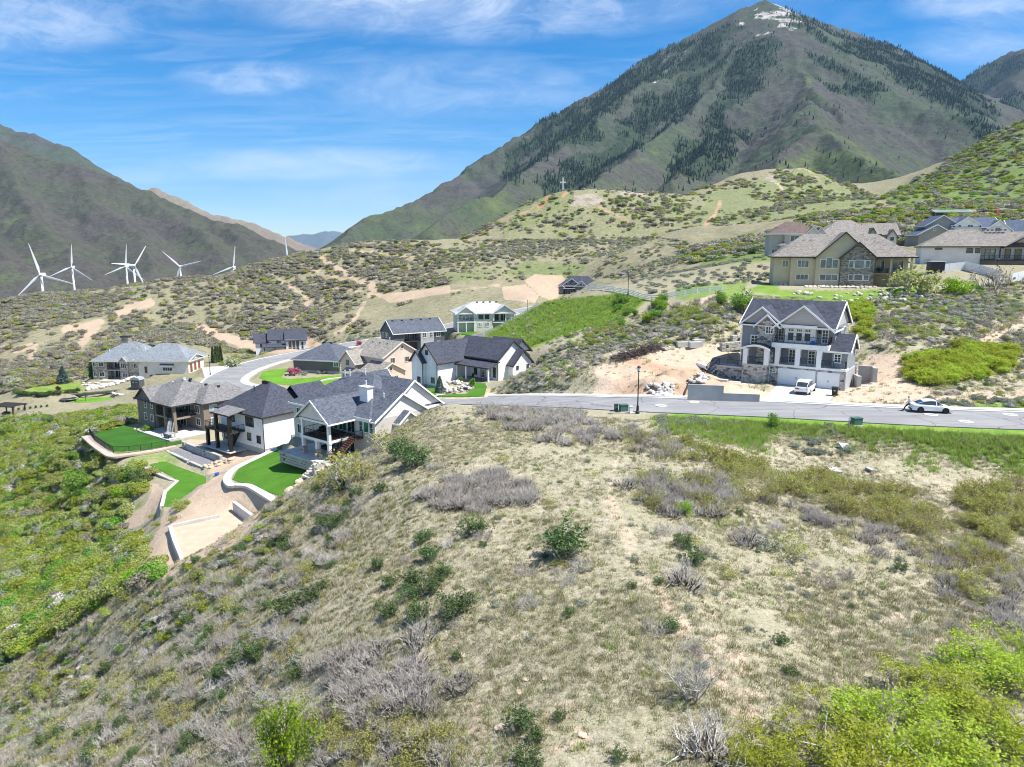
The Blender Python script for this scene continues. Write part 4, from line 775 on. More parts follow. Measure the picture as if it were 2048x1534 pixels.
def tubes(segs, thick=1.0):
    a = np.array([s_[0] for s_ in segs]); b = np.array([s_[1] for s_ in segs]); ra = np.array([s_[2] for s_ in segs]) * thick; rb = np.array([s_[3] for s_ in segs]) * thick
    d = b - a; d /= np.maximum(np.linalg.norm(d, axis=1)[:, None], 1e-6); u = np.cross(d, [0.31, 0.9, 0.29]); u /= np.maximum(np.linalg.norm(u, axis=1)[:, None], 1e-6); w_ = np.cross(d, u)
    v = [];
    for q, rr in ((a, ra), (b, rb)):
        for j in range(3):
            t = 2 * math.pi * j / 3; v.append(q + (u * math.cos(t) + w_ * math.sin(t)) * rr[:, None])
    v = np.stack(v, 1).reshape(-1, 3); n_ = len(segs); o = np.arange(n_)[:, None] * 6
    f = np.concatenate([o + np.array([[j, (j + 1) % 3, 3 + (j + 1) % 3, 3 + j]]) for j in range(3)])
    return v, f
def leaf_cloud(rng, centers, per, jit, size, flat=0.6, asp=1.5):
    c = np.repeat(np.asarray(centers, float), per, 0); c = c + rng.normal(0, 1, c.shape) * np.array([jit, jit, jit * flat])
    n_ = len(c); u = rng.normal(0, 1, (n_, 3)); u[:, 2] *= 0.6; u /= np.linalg.norm(u, axis=1)[:, None]
    k = rng.normal(0, 1, (n_, 3)); w_ = np.cross(u, k); w_ /= np.maximum(np.linalg.norm(w_, axis=1)[:, None], 1e-6)
    s_ = size * rng.uniform(.6, 1.35, n_)[:, None]; u, w_ = u * s_ * asp / 2, w_ * s_ / 2
    v = np.stack([c - u, c + w_ * .9, c + u, c - w_ * .9], 1).reshape(-1, 3)
    return v, np.arange(n_ * 4).reshape(-1, 4)
def blades(rng, n_, rad, h, lean, wd):
    a = rng.uniform(0, 6.283, n_); t = np.sqrt(rng.uniform(0, 1, n_)) * rad; b = np.stack([np.cos(a) * t, np.sin(a) * t, np.full(n_, -0.03)], -1)
    dr = rng.uniform(0, 6.283, n_); hh = h * rng.uniform(.5, 1.2, n_); tip = b + np.stack([np.cos(dr) * lean * hh, np.sin(dr) * lean * hh, hh], -1)
    s_ = np.stack([-np.sin(dr), np.cos(dr), np.zeros(n_)], -1) * wd
    return np.stack([b - s_, b + s_, tip], 1).reshape(-1, 3), np.arange(n_ * 3).reshape(-1, 3)
KIND = {}
def kind(name, nvar, fn):
    KIND[name] = []
    for i in range(nvar):
        parts = []
        for pn, (v, f), mt in fn(random.Random(hash(name) % 999 if False else sum(map(ord, name)) + i * 7), np.random.default_rng(sum(map(ord, name)) * 3 + i), i):
            me = mesh_np(name + '_' + pn, v, f); me.materials.append(M[mt]); parts.append((pn, me))
        KIND[name].append(parts)
def k_bare(r, g, i):
    s_, t = skeleton(r, 30, 1.3, 1.0, 2, 2, 0.033, .3, .55)
    return [('branches', tubes([q for q in s_ if q[2] < .0225], 1.15), 'twig_grey' if i % 3 else 'twig_mauve'), ('stems', tubes([q for q in s_ if q[2] >= .0225], 1.3), 'stem_shade')]  # thick inner stems coloured dark to paint the shade inside the thicket
def k_bare_tall(r, g, i):
    s_, t = skeleton(r, 14, 1.7, .8, 3, 2, 0.03, .25, .2)
    return [('branches', tubes(s_), 'twig_grey')]
def k_gold(r, g, i):
    s_, t = skeleton(r, 15, 1.35, .95, 2, 2, 0.03, .3, .5); t = [q for q in t if r.random() < .75]
    return [('branches', tubes(s_), 'twig_grey' if i % 2 else 'bark_dark'), ('foliage', leaf_cloud(g, t, 6, .1, .075), 'leaf_oak_gold')]
def k_oak(r, g, i):
    s_, t = skeleton(r, 13, 1.4, .95, 2, 2, 0.034, .3, .45)
    return [('branches', tubes(s_), 'bark_grey'), ('foliage', leaf_cloud(g, t, 15, .13, .09), 'leaf_spring')]
def k_bigoak(r, g, i):
    s_, t = skeleton(r, 8, 2.9, 1.15, 3, 2, 0.085, .42, .6, .12)
    t = [q for q in t if r.random() < .8]
    return [('branches', tubes(s_), 'bark_grey'), ('foliage', leaf_cloud(g, t, 26, .19, .09), 'leaf_spring')]
def k_green(r, g, i):
    s_, t = skeleton(r, 16, .95, .75, 2, 2, 0.016, .22, .25, .4)
    return [('branches', tubes(s_), 'bark_grey'), ('foliage', leaf_cloud(g, t, 9, .06, .05, 1.0, 2.2), 'leaf_dark')]
def k_sage(r, g, i):
    s_, t = skeleton(r, 12, .45, 1.1, 2, 2, 0.012, .25, .3, .3)
    return [('branches', tubes(s_), 'twig_grey'), ('foliage', leaf_cloud(g, t, 8, .05, .04, .8, 2.2), 'leaf_sage')]
def k_lime(r, g, i):
    s_, t = skeleton(r, 5, 2.6, .4, 3, 2, 0.05, .2, .2, .25)
    return [('trunk', tubes(s_), 'bark_dark'), ('crown', leaf_cloud(g, t, 14, .16, .085, 1), 'leaf_lime')]
def k_greentree(r, g, i):
    s_, t = skeleton(r, 7, 2.2, .7, 3, 2, 0.05, .25, .4, .25)
    return [('trunk', tubes(s_), 'bark_dark'), ('crown', leaf_cloud(g, t, 9, .17, .12, 1), 'leaf_green')]
def k_maple(r, g, i):      # bright green gully growth seen from further off
    s_, t = skeleton(r, 9, 1.8, .8, 2, 2, 0.05, .3, .5, .2)
    return [('branches', tubes(s_), 'bark_grey'), ('foliage', leaf_cloud(g, t, 16, .2, .14), 'leaf_lime' if i == 1 else 'leaf_green')]
def k_oakfar(r, g, i):
    s_, t = skeleton(r, 10, 1.5, 1.0, 2, 2, 0.045, .3, .6, .15)
    return [('branches', tubes(s_), 'twig_grey'), ('foliage', leaf_cloud(g, t, 9 if i < 2 else 5, .18, .13), 'leaf_oak' if i % 2 else 'leaf_olive')]
def k_barefar(r, g, i):
    s_, t = skeleton(r, 20, 1.3, 1.1, 2, 1, 0.045, .3, .6)
    return [('branches', tubes(s_), 'twig_mauve' if i else 'twig_grey'), ('foliage', leaf_cloud(g, t[::2], 3, .2, .1), 'leaf_scrub')]
kind('bare', 4, k_bare); kind('baretall', 2, k_bare_tall); kind('gold', 4, k_gold); kind('oak', 3, k_oak); kind('bigoak', 3, k_bigoak); kind('green', 4, k_green); kind('sage', 4, k_sage); kind('lime', 2, k_lime); kind('greentree', 2, k_greentree); kind('maple', 3, k_maple); kind('oakfar', 4, k_oakfar); kind('barefar', 3, k_barefar)
NAME = dict(bare='bare_oak_brush', baretall='bare_shrub', gold='leafing_oak_brush', oak='oak_brush', bigoak='gambel_oak', green='mountain_mahogany', sage='sagebrush', lime='maple_tree', greentree='leafy_tree', maple='maple_shrub', oakfar='oak_thicket', barefar='grey_thicket')
HALF = dict(bare=1.25, baretall=.95, gold=1.25, oak=1.25, bigoak=2.3, green=.72, sage=.5, lime=1.9, greentree=1.6, maple=1.7, oakfar=1.65, barefar=1.5)
NPL = {}
def plant(kd, loc, width, label, group=None, cat='shrub', hs=1.0, name=None):
    parts = KIND[kd][rnd.randrange(len(KIND[kd]))]
    s_ = width / 2 / HALF[kd]; o = empty(name or NAME[kd], loc, rnd.uniform(0, 6.28)); o.scale = (s_, s_, s_ * hs * rnd.uniform(.92, 1.08))
    for pn, me in parts: link(pn, me, o)
    tag(o, label, cat, group); NPL[kd] = NPL.get(kd, 0) + 1; return o
def free(x, y, mr=0.6, rd=2.6):
    ok = np.ones(len(x), bool)
    for pd in PADS: ok &= sdist(x, y, pd['poly']) > mr
    d, _ = road_near(x, y); return ok & (d > RW + rd)
grid_area = gy * gy
def zone(poly, n_, dr, clear=0.6, w=None):
    k = np.nonzero((gy > dr[0]) & (gy < dr[1]))[0]; k = k[inpoly(gpx[k], gpy[k], poly)]
    if not len(k): return np.zeros((0, 3))
    pr = grid_area[k] * (w[k] if w is not None else 1); pr = pr / pr.sum()
    i = k[npr.choice(len(k), n_, p=pr)]; j = npr.uniform(-.5, .5, (n_, 2)) * gy[i][:, None] * 0.006
    x, y = gx[i] + j[:, 0], gy[i] + j[:, 1]; ok = free(x, y, clear)
    return np.stack([x, y, gz[i] - 0.04], -1)[ok]
def fill(poly, dr, kd, n_, wr, label, group, hs=1.0, cat='shrub'):
    xs, ys_ = [p_[0] for p_ in poly], [p_[1] for p_ in poly]
    for q in zone(poly, n_, dr):
        px_, py_ = proj(q); u, v = (px_ - min(xs)) / (max(xs) - min(xs)), (py_ - min(ys_)) / (max(ys_) - min(ys_))
        wd = ('upper ' if v < .5 else 'lower ') + ('left part' if u < .33 else 'middle' if u < .67 else 'right part')
        plant(kd, tuple(q), npr.uniform(*wr), label + ', ' + wd, group + ', ' + wd, cat, hs)
def thicket(name, poly, dr, kinds, label, cat='thicket', hs=1.0):
    pts = []
    for kd, n_, wr in kinds: pts += [(kd, q, npr.uniform(*wr)) for q in zone(poly, n_, dr)]
    c = np.mean([q for _, q, _ in pts], 0); c[2] = H([c[0]], [c[1]])[0]; root = empty(name, tuple(c))
    for kd, q, wd in pts:
        vi = rnd.randrange(len(KIND[kd])); s_ = wd / 2 / HALF[kd]; ry = rnd.uniform(0, 6.28); par = root
        for j, (pn, me) in enumerate(KIND[kd][vi]):
            o = link(pn, me, par)
            if j == 0: o.location = tuple(q - c); o.rotation_euler = (0, 0, ry); o.scale = (s_, s_, s_ * hs); par = o
    tag(root, label, cat); return root
def flank(kd, n_, wr, what, group):
    for q in zone(FL, n_, (24, 92)):
        wd = npr.uniform(*wr); px_, py_ = proj(q); sz = 'large' if wd > wr[0] + (wr[1] - wr[0]) * .66 else 'small' if wd < wr[0] + (wr[1] - wr[0]) * .33 else 'mid sized'
        bd = 'high on the flank below the sand pad' if py_ < 1150 else 'half way down the left flank' if py_ < 1300 else 'low on the left flank near the corner' if px_ < 300 else 'low on the left flank beside the lime tree'
        plant(kd, tuple(q), wd, '%s %s %s' % (sz, what, bd), '%s, %s, %s' % (group, sz, bd), 'shrub')
# ---- single plants that can be picked out
for px_, py_, wpx, kd, lb in [(910, 1232, 64, 'green', 'largest dark green mahogany shrub on the dry slope'), (838, 1236, 46, 'green', 'dark green shrub left of the largest mahogany'), (779, 1232, 40, 'green', 'leftmost green shrub of the lower cluster'), (826, 1170, 44, 'green', 'upper green shrub of the tight pair on the slope'), (859, 1185, 40, 'green', 'right green shrub of the tight pair on the slope'), (818, 1197, 38, 'green', 'lowest green shrub of the tight trio'), (885, 1152, 36, 'green', 'small green shrub uphill right of the tight trio'), (857, 1124, 44, 'green', 'green shrub below the rust tinged thicket edge'), (845, 1085, 28, 'green', 'small green shrub beside pale bare brush'), (779, 1175, 32, 'green', 'small green shrub left of the tight trio'), (757, 1140, 28, 'green', 'uppermost small green shrub on the left flank'), (1130, 1118, 92, 'green', 'wide green shrub with grey twigs in mid slope'), (1388, 1128, 42, 'green', 'dark green rounded shrub above the grey ball shrub'), (1363, 1096, 36, 'green', 'small green cushion shrub uphill of the dark one'), (822, 935, 66, 'green', 'tall green shrub cluster below the patio house'), (800, 915, 46, 'green', 'green shrub uphill in the cluster below the patio house'), (760, 985, 30, 'green', 'lone small green shrub left of the round thicket'), (645, 1052, 26, 'green', 'lone dark green shrub on the left shoulder'), (1040, 1458, 52, 'green', 'green shrub with grey twigs near the bottom edge'), (1120, 1440, 28, 'green', 'tiny green shrub beside a flat rock near the bottom'), (915, 1318, 24, 'green', 'tiny green shrub below the large grey bush'), (1055, 1530, 56, 'green', 'green shrub cut by the bottom edge'), (945, 1070, 50, 'green', 'pale green shrub below the round thicket'), (574, 1232, 62, 'green', 'green shrub with sunlit top on the left flank'), (500, 1318, 56, 'green', 'green shrub among grey brush on the left flank'), (620, 1205, 46, 'green', 'green shrub beside bare grey stems on the flank'), (1068, 1480, 40, 'green', 'low green shrub just above the bottom edge'), (1240, 1520, 34, 'green', 'round green shrub at the bottom centre'),
 (1370, 1172, 74, 'bare', 'grey ball shaped bare shrub on the dry slope'), (1386, 1395, 100, 'baretall', 'tall bare grey shrub beside the bare trail'), (838, 1285, 76, 'bare', 'dense grey bush above the flat rocks'), (916, 1380, 76, 'bare', 'grey bare bush left of the flat rocks'), (1492, 1088, 70, 'bare', 'pale grey bare bush in mid slope'), (1418, 1520, 130, 'bare', 'low grey brush at the bottom beside the lime oak'), (1530, 1100, 44, 'sage', 'grey sage cushion beside the pale bare bush'), (1580, 1112, 74, 'gold', 'yellow green bush right of the pale bare bush'), (690, 975, 110, 'gold', 'yellow green bush on the shoulder above the rock edging'), (780, 895, 80, 'gold', 'sparse yellowish bush near the hill shoulder'), (1370, 1030, 34, 'lime', 'slim lime green sapling inside the grey thicket'), (1520, 1534, 120, 'bigoak', 'small lime oak at the bottom left of the oak grove'), (1415, 850, 10, 'sage', 'tiny sage beside the verge')]:
    if wpx < 15: continue
    q = hit(px_, py_); dd = q[1] * CT - q[2] * ST
    plant(kd, tuple(q), wpx * dd / F * (1.3 if kd.startswith('bare') else 1.2), lb, None, 'shrub', 1.1)
q = hit(566, 1560); plant('lime', tuple(q), 3.7, 'vivid lime green tree at the bottom edge among grey brush', None, 'tree', 1.55)
q = hit(168, 985); plant('greentree', tuple(q), 6.2, 'round bright green tree below the fenced lawn', None, 'tree', .85)
q = hit(1545, 856); plant('greentree', tuple(q), 2.0, 'young tree with thin leaves on the road verge', None, 'tree', 1.2)
q = hit(1830, 585); plant('oakfar', tuple(q), 14.5, 'wide pale green tree in front of the big tan house', None, 'tree', .85)
q = hit(1910, 592); plant('maple', tuple(q), 7.0, 'bright green shrub right of the wide pale tree', None, 'shrub', .9)
q = hit(1488, 628); plant('greentree', tuple(q), 5.6, 'bright green tree beside the roof of the blue grey house', None, 'tree', .95)
q = hit(1440, 610); plant('greentree', tuple(q), 3.6, 'narrow bright green tree left of the blue grey house', None, 'tree', 1.1)
q = hit(1985, 575); plant('barefar', tuple(q), 10.0, 'large grey bare thicket in front of the vinyl fence', None, 'shrub', 1.3)
# ---- thickets: each clump of stems is one thing
thicket('bare_oak_thicket', [(838, 992), (890, 962), (1000, 945), (1072, 975), (1062, 1008), (960, 1032), (855, 1022)], (40, 65), [('bare', 90, (1.5, 2.4))], 'round bare grey oak thicket in the middle of the dry slope')
thicket('bare_oak_thicket', [(950, 815), (1060, 808), (1160, 828), (1232, 868), (1235, 905), (1120, 892), (1000, 862)], (58, 90), [('bare', 120, (1.6, 2.6))], 'long bare grey thicket along the hilltop beside the road')
thicket('bare_oak_thicket', [(1240, 860), (1330, 848), (1385, 890), (1360, 940), (1260, 900)], (50, 80), [('bare', 24, (1.4, 2.2)), ('gold', 14, (1.4, 2.2))], 'grey and yellowish thicket just right of the foot trail')
thicket('bare_oak_thicket', [(1248, 975), (1300, 945), (1440, 955), (1482, 1005), (1450, 1035), (1290, 1030)], (40, 62), [('bare', 50, (1.4, 2.4)), ('gold', 24, (1.3, 2.1))], 'grey thicket around the slim lime sapling', 'thicket', 1.1)
thicket('oak_brush', [(1390, 905), (1480, 905), (1640, 950), (1650, 1000), (1500, 1005), (1400, 950)], (40, 75), [('gold', 60, (1.6, 2.6))], 'left half of the yellow olive oak band below the green verge')
thicket('oak_brush', [(1640, 950), (1850, 985), (1905, 1060), (1820, 1085), (1650, 1010)], (40, 75), [('gold', 60, (1.6, 2.6))], 'right half of the yellow olive oak band below the green verge')
thicket('bare_oak_thicket', [(1500, 990), (1640, 1030), (1800, 1070), (1830, 1110), (1650, 1060)], (38, 62), [('bare', 28, (1.1, 2.0))], 'bare brush along the lower edge of the olive oak band')
thicket('oak_brush', [(1900, 985), (2060, 965), (2060, 1090), (1950, 1090)], (40, 70), [('gold', 50, (1.8, 2.8))], 'yellow olive oak thicket at the right edge of the slope')
thicket('bare_oak_thicket', [(1820, 1105), (1950, 1085), (2060, 1130), (2060, 1270), (1900, 1215)], (28, 52), [('bare', 44, (1.2, 2.2)), ('gold', 30, (1.2, 2.2))], 'mixed grey and olive thicket in the lower right')
thicket('bare_oak_thicket', [(610, 1330), (740, 1290), (830, 1330), (880, 1420), (700, 1430)], (22, 42), [('bare', 64, (1.3, 2.4))], 'large tangled grey thicket above the bottom edge', 'thicket', 1.05)
thicket('bare_oak_thicket', [(640, 1430), (880, 1420), (930, 1560), (640, 1560)], (18, 40), [('bare', 26, (1.2, 2.0)), ('gold', 26, (1.2, 2.0))], 'grey and leafing thicket right of the lime tree at the bottom')
for i, (a_, b_, w_, lb) in enumerate([(1640, 1545, 4.4, 'lime oak at the left end of the corner grove'), (1760, 1475, 4.2, 'oak in front at the middle of the corner grove'), (1850, 1400, 4.4, 'oak with bare grey limbs at the top of the corner grove'), (1960, 1370, 4.6, 'oak at the upper right of the corner grove'), (2060, 1360, 4.6, 'oak cut by the right edge in the corner grove'), (1900, 1500, 4.6, 'broad oak low in the corner grove'), (2020, 1480, 4.6, 'oak low at the right of the corner grove'), (1760, 1590, 4.4, 'oak cut by the bottom edge in the corner grove'), (1930, 1610, 4.8, 'oak in the very corner of the picture'), (1860, 1570, 4.0, 'oak between the corner oaks')]):
    q = hit(a_, b_); plant('bigoak', tuple(q), w_, lb, 'oak grove in the corner', 'tree', .78)
FL = [(0, 1350), (200, 1222), (370, 1135), (450, 1082), (540, 1015), (650, 955), (740, 905), (720, 1040), (650, 1180), (600, 1290), (610, 1560), (-40, 1560)]
flank('bare', 130, (.8, 1.9), 'bare grey brush', 'grey brush'); flank('green', 90, (.6, 1.5), 'dark green shrub', 'green shrubs'); flank('sage', 150, (.6, 1.4), 'grey green sagebrush', 'sagebrush'); flank('gold', 45, (1.0, 2.1), 'sparse yellow leafed brush', 'yellow leafed brush')
GU = [(-40, 848), (60, 832), (110, 836), (200, 824), (278, 818), (280, 862), (190, 872), (165, 880), (215, 915), (310, 945), (290, 985), (255, 1050), (310, 1130), (330, 1150), (200, 1215), (-40, 1360)]
def gully(kd, n_, wr, what):
    for q in zone(GU, n_, (62, 205)):
        px_, py_ = proj(q); bd = 'at the top of the gully near the pergola' if py_ < 870 else 'in the upper gully below the fenced lawn' if py_ < 980 else 'in the middle of the gully' if py_ < 1120 else 'at the lower end of the gully'
        plant(kd, tuple(q), npr.uniform(*wr), what + ' ' + bd, what + ' ' + bd, 'shrub', .85)
gully('oakfar', 150, (2.4, 4.4), 'olive oak thicket'); gully('maple', 75, (2.0, 4.0), 'bright green maple shrub'); gully('barefar', 50, (1.8, 3.4), 'grey leafless thicket')
fill([(300, 1000), (420, 1010), (330, 1060), (300, 1120), (250, 1060)], (70, 110), 'oakfar', 10, (1.4, 2.4), 'olive brush beside the sand slope', 'brush by the sand slope')
fill([(1290, 826), (1500, 838), (1500, 852), (1330, 852)], (68, 82), 'sage', 46, (.9, 1.7), 'pale sagebrush on the verge beside the street lamp', 'verge sagebrush')
fill([(1560, 842), (1720, 858), (1700, 915), (1600, 915)], (58, 78), 'sage', 26, (.7, 1.4), 'grey sagebrush on the green bank', 'bank sagebrush')
fill([(1840, 795), (2060, 800), (2060, 822), (1860, 818)], (76, 95), 'sage', 40, (.9, 1.7), 'sagebrush on the far roadside behind the white coupe', 'far roadside sagebrush')
fill([(960, 780), (1150, 770), (1130, 795), (980, 795)], (85, 115), 'sage', 34, (.8, 1.4), 'sagebrush on the roadside left of the dirt cut', 'roadside sagebrush left')
fill([(1010, 760), (1100, 710), (1210, 705), (1180, 740), (1120, 780), (1000, 785)], (90, 140), 'bare', 44, (1.0, 2.0), 'grey brush on the slope right of the farmhouse', 'brush right of the farmhouse')
fill([(1740, 625), (1830, 632), (2060, 600), (2060, 705), (1760, 690)], (92, 140), 'barefar', 64, (2.0, 3.6), 'grey thicket on the slope right of the blue grey house', 'grey thickets up the right slope')
fill([(1740, 640), (1900, 640), (2060, 640), (2060, 700), (1760, 690)], (92, 130), 'oakfar', 24, (1.8, 3.0), 'olive thicket on the slope right of the blue grey house', 'olive thickets up the right slope')
fill([(1880, 565), (1990, 552), (2060, 560), (2060, 600), (1900, 610)], (110, 165), 'barefar', 28, (2.0, 3.4), 'grey thicket below the vinyl fence', 'thickets below the vinyl fence')
fill([(1280, 612), (1500, 592), (1490, 690), (1300, 692)], (100, 150), 'bare', 80, (1.2, 2.4), 'grey brush on the slope left of the blue grey house', 'grey brush left of the house')
fill([(1330, 612), (1480, 600), (1480, 660), (1330, 650)], (100, 150), 'oakfar', 34, (1.8, 3.2), 'olive thicket on the slope left of the blue grey house', 'olive thickets left of the house')
fill([(1225, 602), (1335, 592), (1325, 640), (1240, 662)], (110, 185), 'maple', 20, (2.0, 3.6), 'bright green shrub at the top of the grassy bank', 'shrubs atop the grassy bank')
fill([(1130, 675), (1260, 645), (1290, 668), (1130, 702)], (105, 170), 'oakfar', 30, (1.6, 2.8), 'yellow green brush at the foot of the grassy bank', 'brush at the foot of the bank')
fill([(430, 700), (520, 690), (560, 690), (500, 720), (440, 735)], (185, 260), 'oakfar', 22, (2.2, 4), 'yellow green shrub along the outer bend of the street', 'shrubs along the bend')
fill([(0, 760), (60, 740), (180, 745), (180, 765), (40, 785)], (190, 260), 'oakfar', 26, (2.2, 4), 'olive shrub left of the stone mansion', 'shrubs left of the mansion')
thicket('oak_brush', [(1808, 725), (1900, 692), (2025, 698), (2015, 748), (1850, 775), (1815, 757)], (86, 115), [('oak', 110, (2.2, 3.4))], 'yellow green oak clump above the white coupe', 'thicket', .95)
thicket('oak_brush', [(1690, 612), (1742, 612), (1737, 682), (1712, 674)], (98, 140), [('oak', 26, (1.8, 3.0))], 'yellow green oak brush behind the blue grey house')
# ---- far brush: reads as one mass
def far_proto(name, mats, n_, size, rad, h):
    """rounded clumps: leaves set on the surfaces of several small domes, facing outwards"""
    out = []
    for i, mt in enumerate(mats):
        g = np.random.default_rng(len(name) + i * 5); V = []
        for d_ in range(9):
            a_, t_ = g.uniform(0, 6.283), math.sqrt(g.uniform(0, 1)) * .72; c_ = np.array([math.cos(a_) * t_, math.sin(a_) * t_, (.18 + .32 * (1 - t_)) * h]); r_ = rad * g.uniform(.7, 1.25)
            nv = g.normal(0, 1, (n_, 3)); nv[:, 2] = np.abs(nv[:, 2]) * .9 - .12; nv /= np.linalg.norm(nv, axis=1)[:, None]
            pt = c_ + nv * np.array([r_, r_, r_ * .85]) * g.uniform(.82, 1.08, (n_, 1)); nn = nv + g.normal(0, .42, nv.shape); nn /= np.linalg.norm(nn, axis=1)[:, None]
            u = np.cross(nn, g.normal(0, 1, nn.shape)); u /= np.maximum(np.linalg.norm(u, axis=1)[:, None], 1e-6); k_ = np.cross(nn, u); s_ = size * g.uniform(.6, 1.4, (n_, 1))
            V.append(np.stack([pt - u * s_ * .75, pt + k_ * s_ * .5, pt + u * s_ * .75, pt - k_ * s_ * .5], 1).reshape(-1, 3))
        v = np.concatenate(V); me = mesh_np(name, v, np.arange(len(v)).reshape(-1, 4)); me.materials.append(M[mt]); out.append((me, None))
    return out
fine = far_proto('near_brush', ['leaf_scrub', 'twig_grey', 'twig_mauve', 'leaf_olive', 'leaf_sage', 'leaf_green', 'leaf_oak', 'leaf_dark'], 110, .1, .42, 1.1)
fp = far_proto('far_brush', ['leaf_scrub', 'leaf_scrub', 'twig_mauve', 'leaf_oak_gold', 'leaf_sage', 'leaf_green', 'leaf_oak', 'leaf_dark'], 40, .17, .44, 1.1)
def brush(name, poly, dr, n_, sc, pk, label, th=None, seed=3, wl=38, pro=None):
    w_ = sstep(*(th or (-0.5, -0.4)), fbm(gx, gy, wl, 3, seed)) * (1 - np.clip(cover[:, 0], 0, 1)) ** 2
    q = zone(poly, n_, dr, 0.8, w_); k = len(q)
    pk = np.array(pk, float); pks = npr.choice(8, k, p=pk / pk.sum())
    scatter(name, q, npr.uniform(*sc, k) * (0.7 + 0.3 * q[:, 1] / 300), npr.uniform(0, 6.28, k), pro or fp, pks, label, 'brush')
LH = [(-60, 590), (100, 570), (300, 555), (480, 530), (580, 505), (700, 480), (800, 475), (880, 490), (900, 570), (880, 640), (760, 655), (600, 690), (430, 735), (150, 760), (-60, 800)]
brush('hillside_brush', LH, (200, 470), 8600, (.4, 1.9), [6, 6, .6, 1.6, 1.4, .15, .5, .25], 'grey brown brush covering the hill in front of the turbines', (-0.2, 0.3), 3, 55)
brush('gully_brush', GU, (62, 205), 2600, (.8, 2.2), [.5, .3, .0, 6, .8, 1.1, 3.0, .6], 'dense olive and green brush filling the gully', (-0.9, -0.2), 23, 38, fine)
brush('flank_edge_brush', [(0, 1350), (200, 1222), (370, 1135), (450, 1082), (540, 1015), (560, 1080), (400, 1230), (200, 1380), (0, 1500)], (40, 92), 260, (.35, .9), [1, 1, .6, 3, 1.2, .8, 1.6, 1], 'scattered olive brush where the flank meets the gully', (-0.4, 0.2), 43, 9, fine)
brush('rise_brush', [(1360, 500), (1530, 470), (1700, 400), (2060, 400), (2060, 470), (1540, 505), (1380, 530)], (160, 420), 1500, (1.3, 2.6), [1.5, 1.5, 1.5, 2, 1, 1.2, 2, 1], 'olive and green brush around the upper houses', (-0.6, 0.2), 27)
brush('sage_slope', [(1260, 560), (1530, 512), (1540, 560), (1300, 590)], (130, 230), 420, (.6, 1.1), [.3, .2, .3, 0, 6, 0, 0, .3], 'round grey sagebrush on the slope above the rail fence', (-0.6, 0.2), 29)
brush('street_sage', [(600, 690), (760, 660), (800, 650), (700, 700), (600, 712)], (200, 265), 260, (.6, 1.2), [.5, .2, .3, .3, 5, .2, .2, .3], 'grey sagebrush along the far side of the upper street', (-0.9, -0.2), 33)
brush('right_slope_brush', [(1740, 600), (2060, 560), (2060, 820), (1880, 800), (1860, 760), (1740, 690)], (80, 170), 900, (.35, 1.0), [1.5, 1, 2, 1, 2.4, .3, 1, .4], 'low grey and olive brush on the slope right of the blue grey house', (-0.6, 0.2), 37, 38, fine)
brush('left_slope_brush', [(1000, 790), (1100, 700), (1300, 640), (1490, 600), (1490, 700), (1300, 710), (1180, 740), (1120, 790)], (84, 170), 900, (.3, .9), [1.5, 1, 2, 1, 2.4, .2, .7, .4], 'low grey and olive brush between farmhouse and blue grey house', (-0.6, 0.2), 41, 38, fine)
brush('meadow_brush', [(880, 490), (1000, 480), (1350, 475), (1420, 500), (1300, 560), (1160, 555), (1000, 575), (900, 590)], (220, 480), 2000, (.4, 1.4), [3, 3, 1, .8, 4, .5, .8, .6], 'mixed sage and brush on the meadow below the cross hill', (-0.5, 0.35), 7)
brush('hill_brush', [(900, 490), (1000, 430), (1126, 370), (1250, 380), (1400, 380), (1540, 345), (1620, 325), (1760, 400), (1700, 440), (1540, 450), (1400, 480), (1000, 490)], (380, 740), 2600, (.6, 2.2), [3, 3, .6, 2, 1, 1.0, 1.4, 1.0], 'brush on the hill that carries the cross', (-0.45, 0.35), 9)
brush('slope_brush', [(1740, 410), (1900, 320), (2070, 225), (2070, 450), (1900, 430), (1800, 420)], (280, 900), 1900, (1.0, 2.6), [1.5, 1, 1, 2.5, 1.5, 1.2, 3, .5], 'green brush on the slope at the right', (-0.9, 0.0), 13)
brush('bank_brush', [(1000, 650), (1100, 590), (1500, 560), (1490, 640), (1200, 700), (1060, 700)], (110, 240), 700, (.3, .8), [1.5, 1, 1, 1, 2, 1.4, 1, .5], 'low brush on the slope below the rail fence', (-0.3, 0.2), 17, 38, fine)
fl_p = [(pp[0][1], None) for pp in KIND['bare']] + [(pp[1][1], None) for pp in KIND['sage'][:2]] + [(pp[1][1], None) for pp in KIND['gold'][:1]] + [(pp[1][1], None) for pp in KIND['green'][:1]]
q = zone(FL, 560, (24, 92), 0.3, sstep(-0.5, 0.3, fbm(gx, gy, 9, 3, 53))); k = len(q); scatter('flank_brush', q, npr.uniform(.35, .95, k), npr.uniform(0, 6.28, k), fl_p, npr.choice(8, k, p=[.12, .12, .12, .12, .16, .16, .12, .08]), 'low grey brush covering the steep left flank', 'brush')
q = zone([(640, 960), (740, 900), (900, 830), (1250, 845), (1330, 900), (1500, 1010), (1850, 1110), (2060, 1300), (1700, 1400), (1400, 1330), (1100, 1300), (900, 1290), (700, 1250)], 330, (26, 92), 0.3); k = len(q); scatter('slope_sage', q, npr.uniform(.25, .75, k), npr.uniform(0, 6.28, k), fl_p, npr.choice(8, k, p=[.06, .06, .06, .06, .3, .3, .08, .08]), 'tiny sage cushions dotted over the dry slope', 'sagebrush')
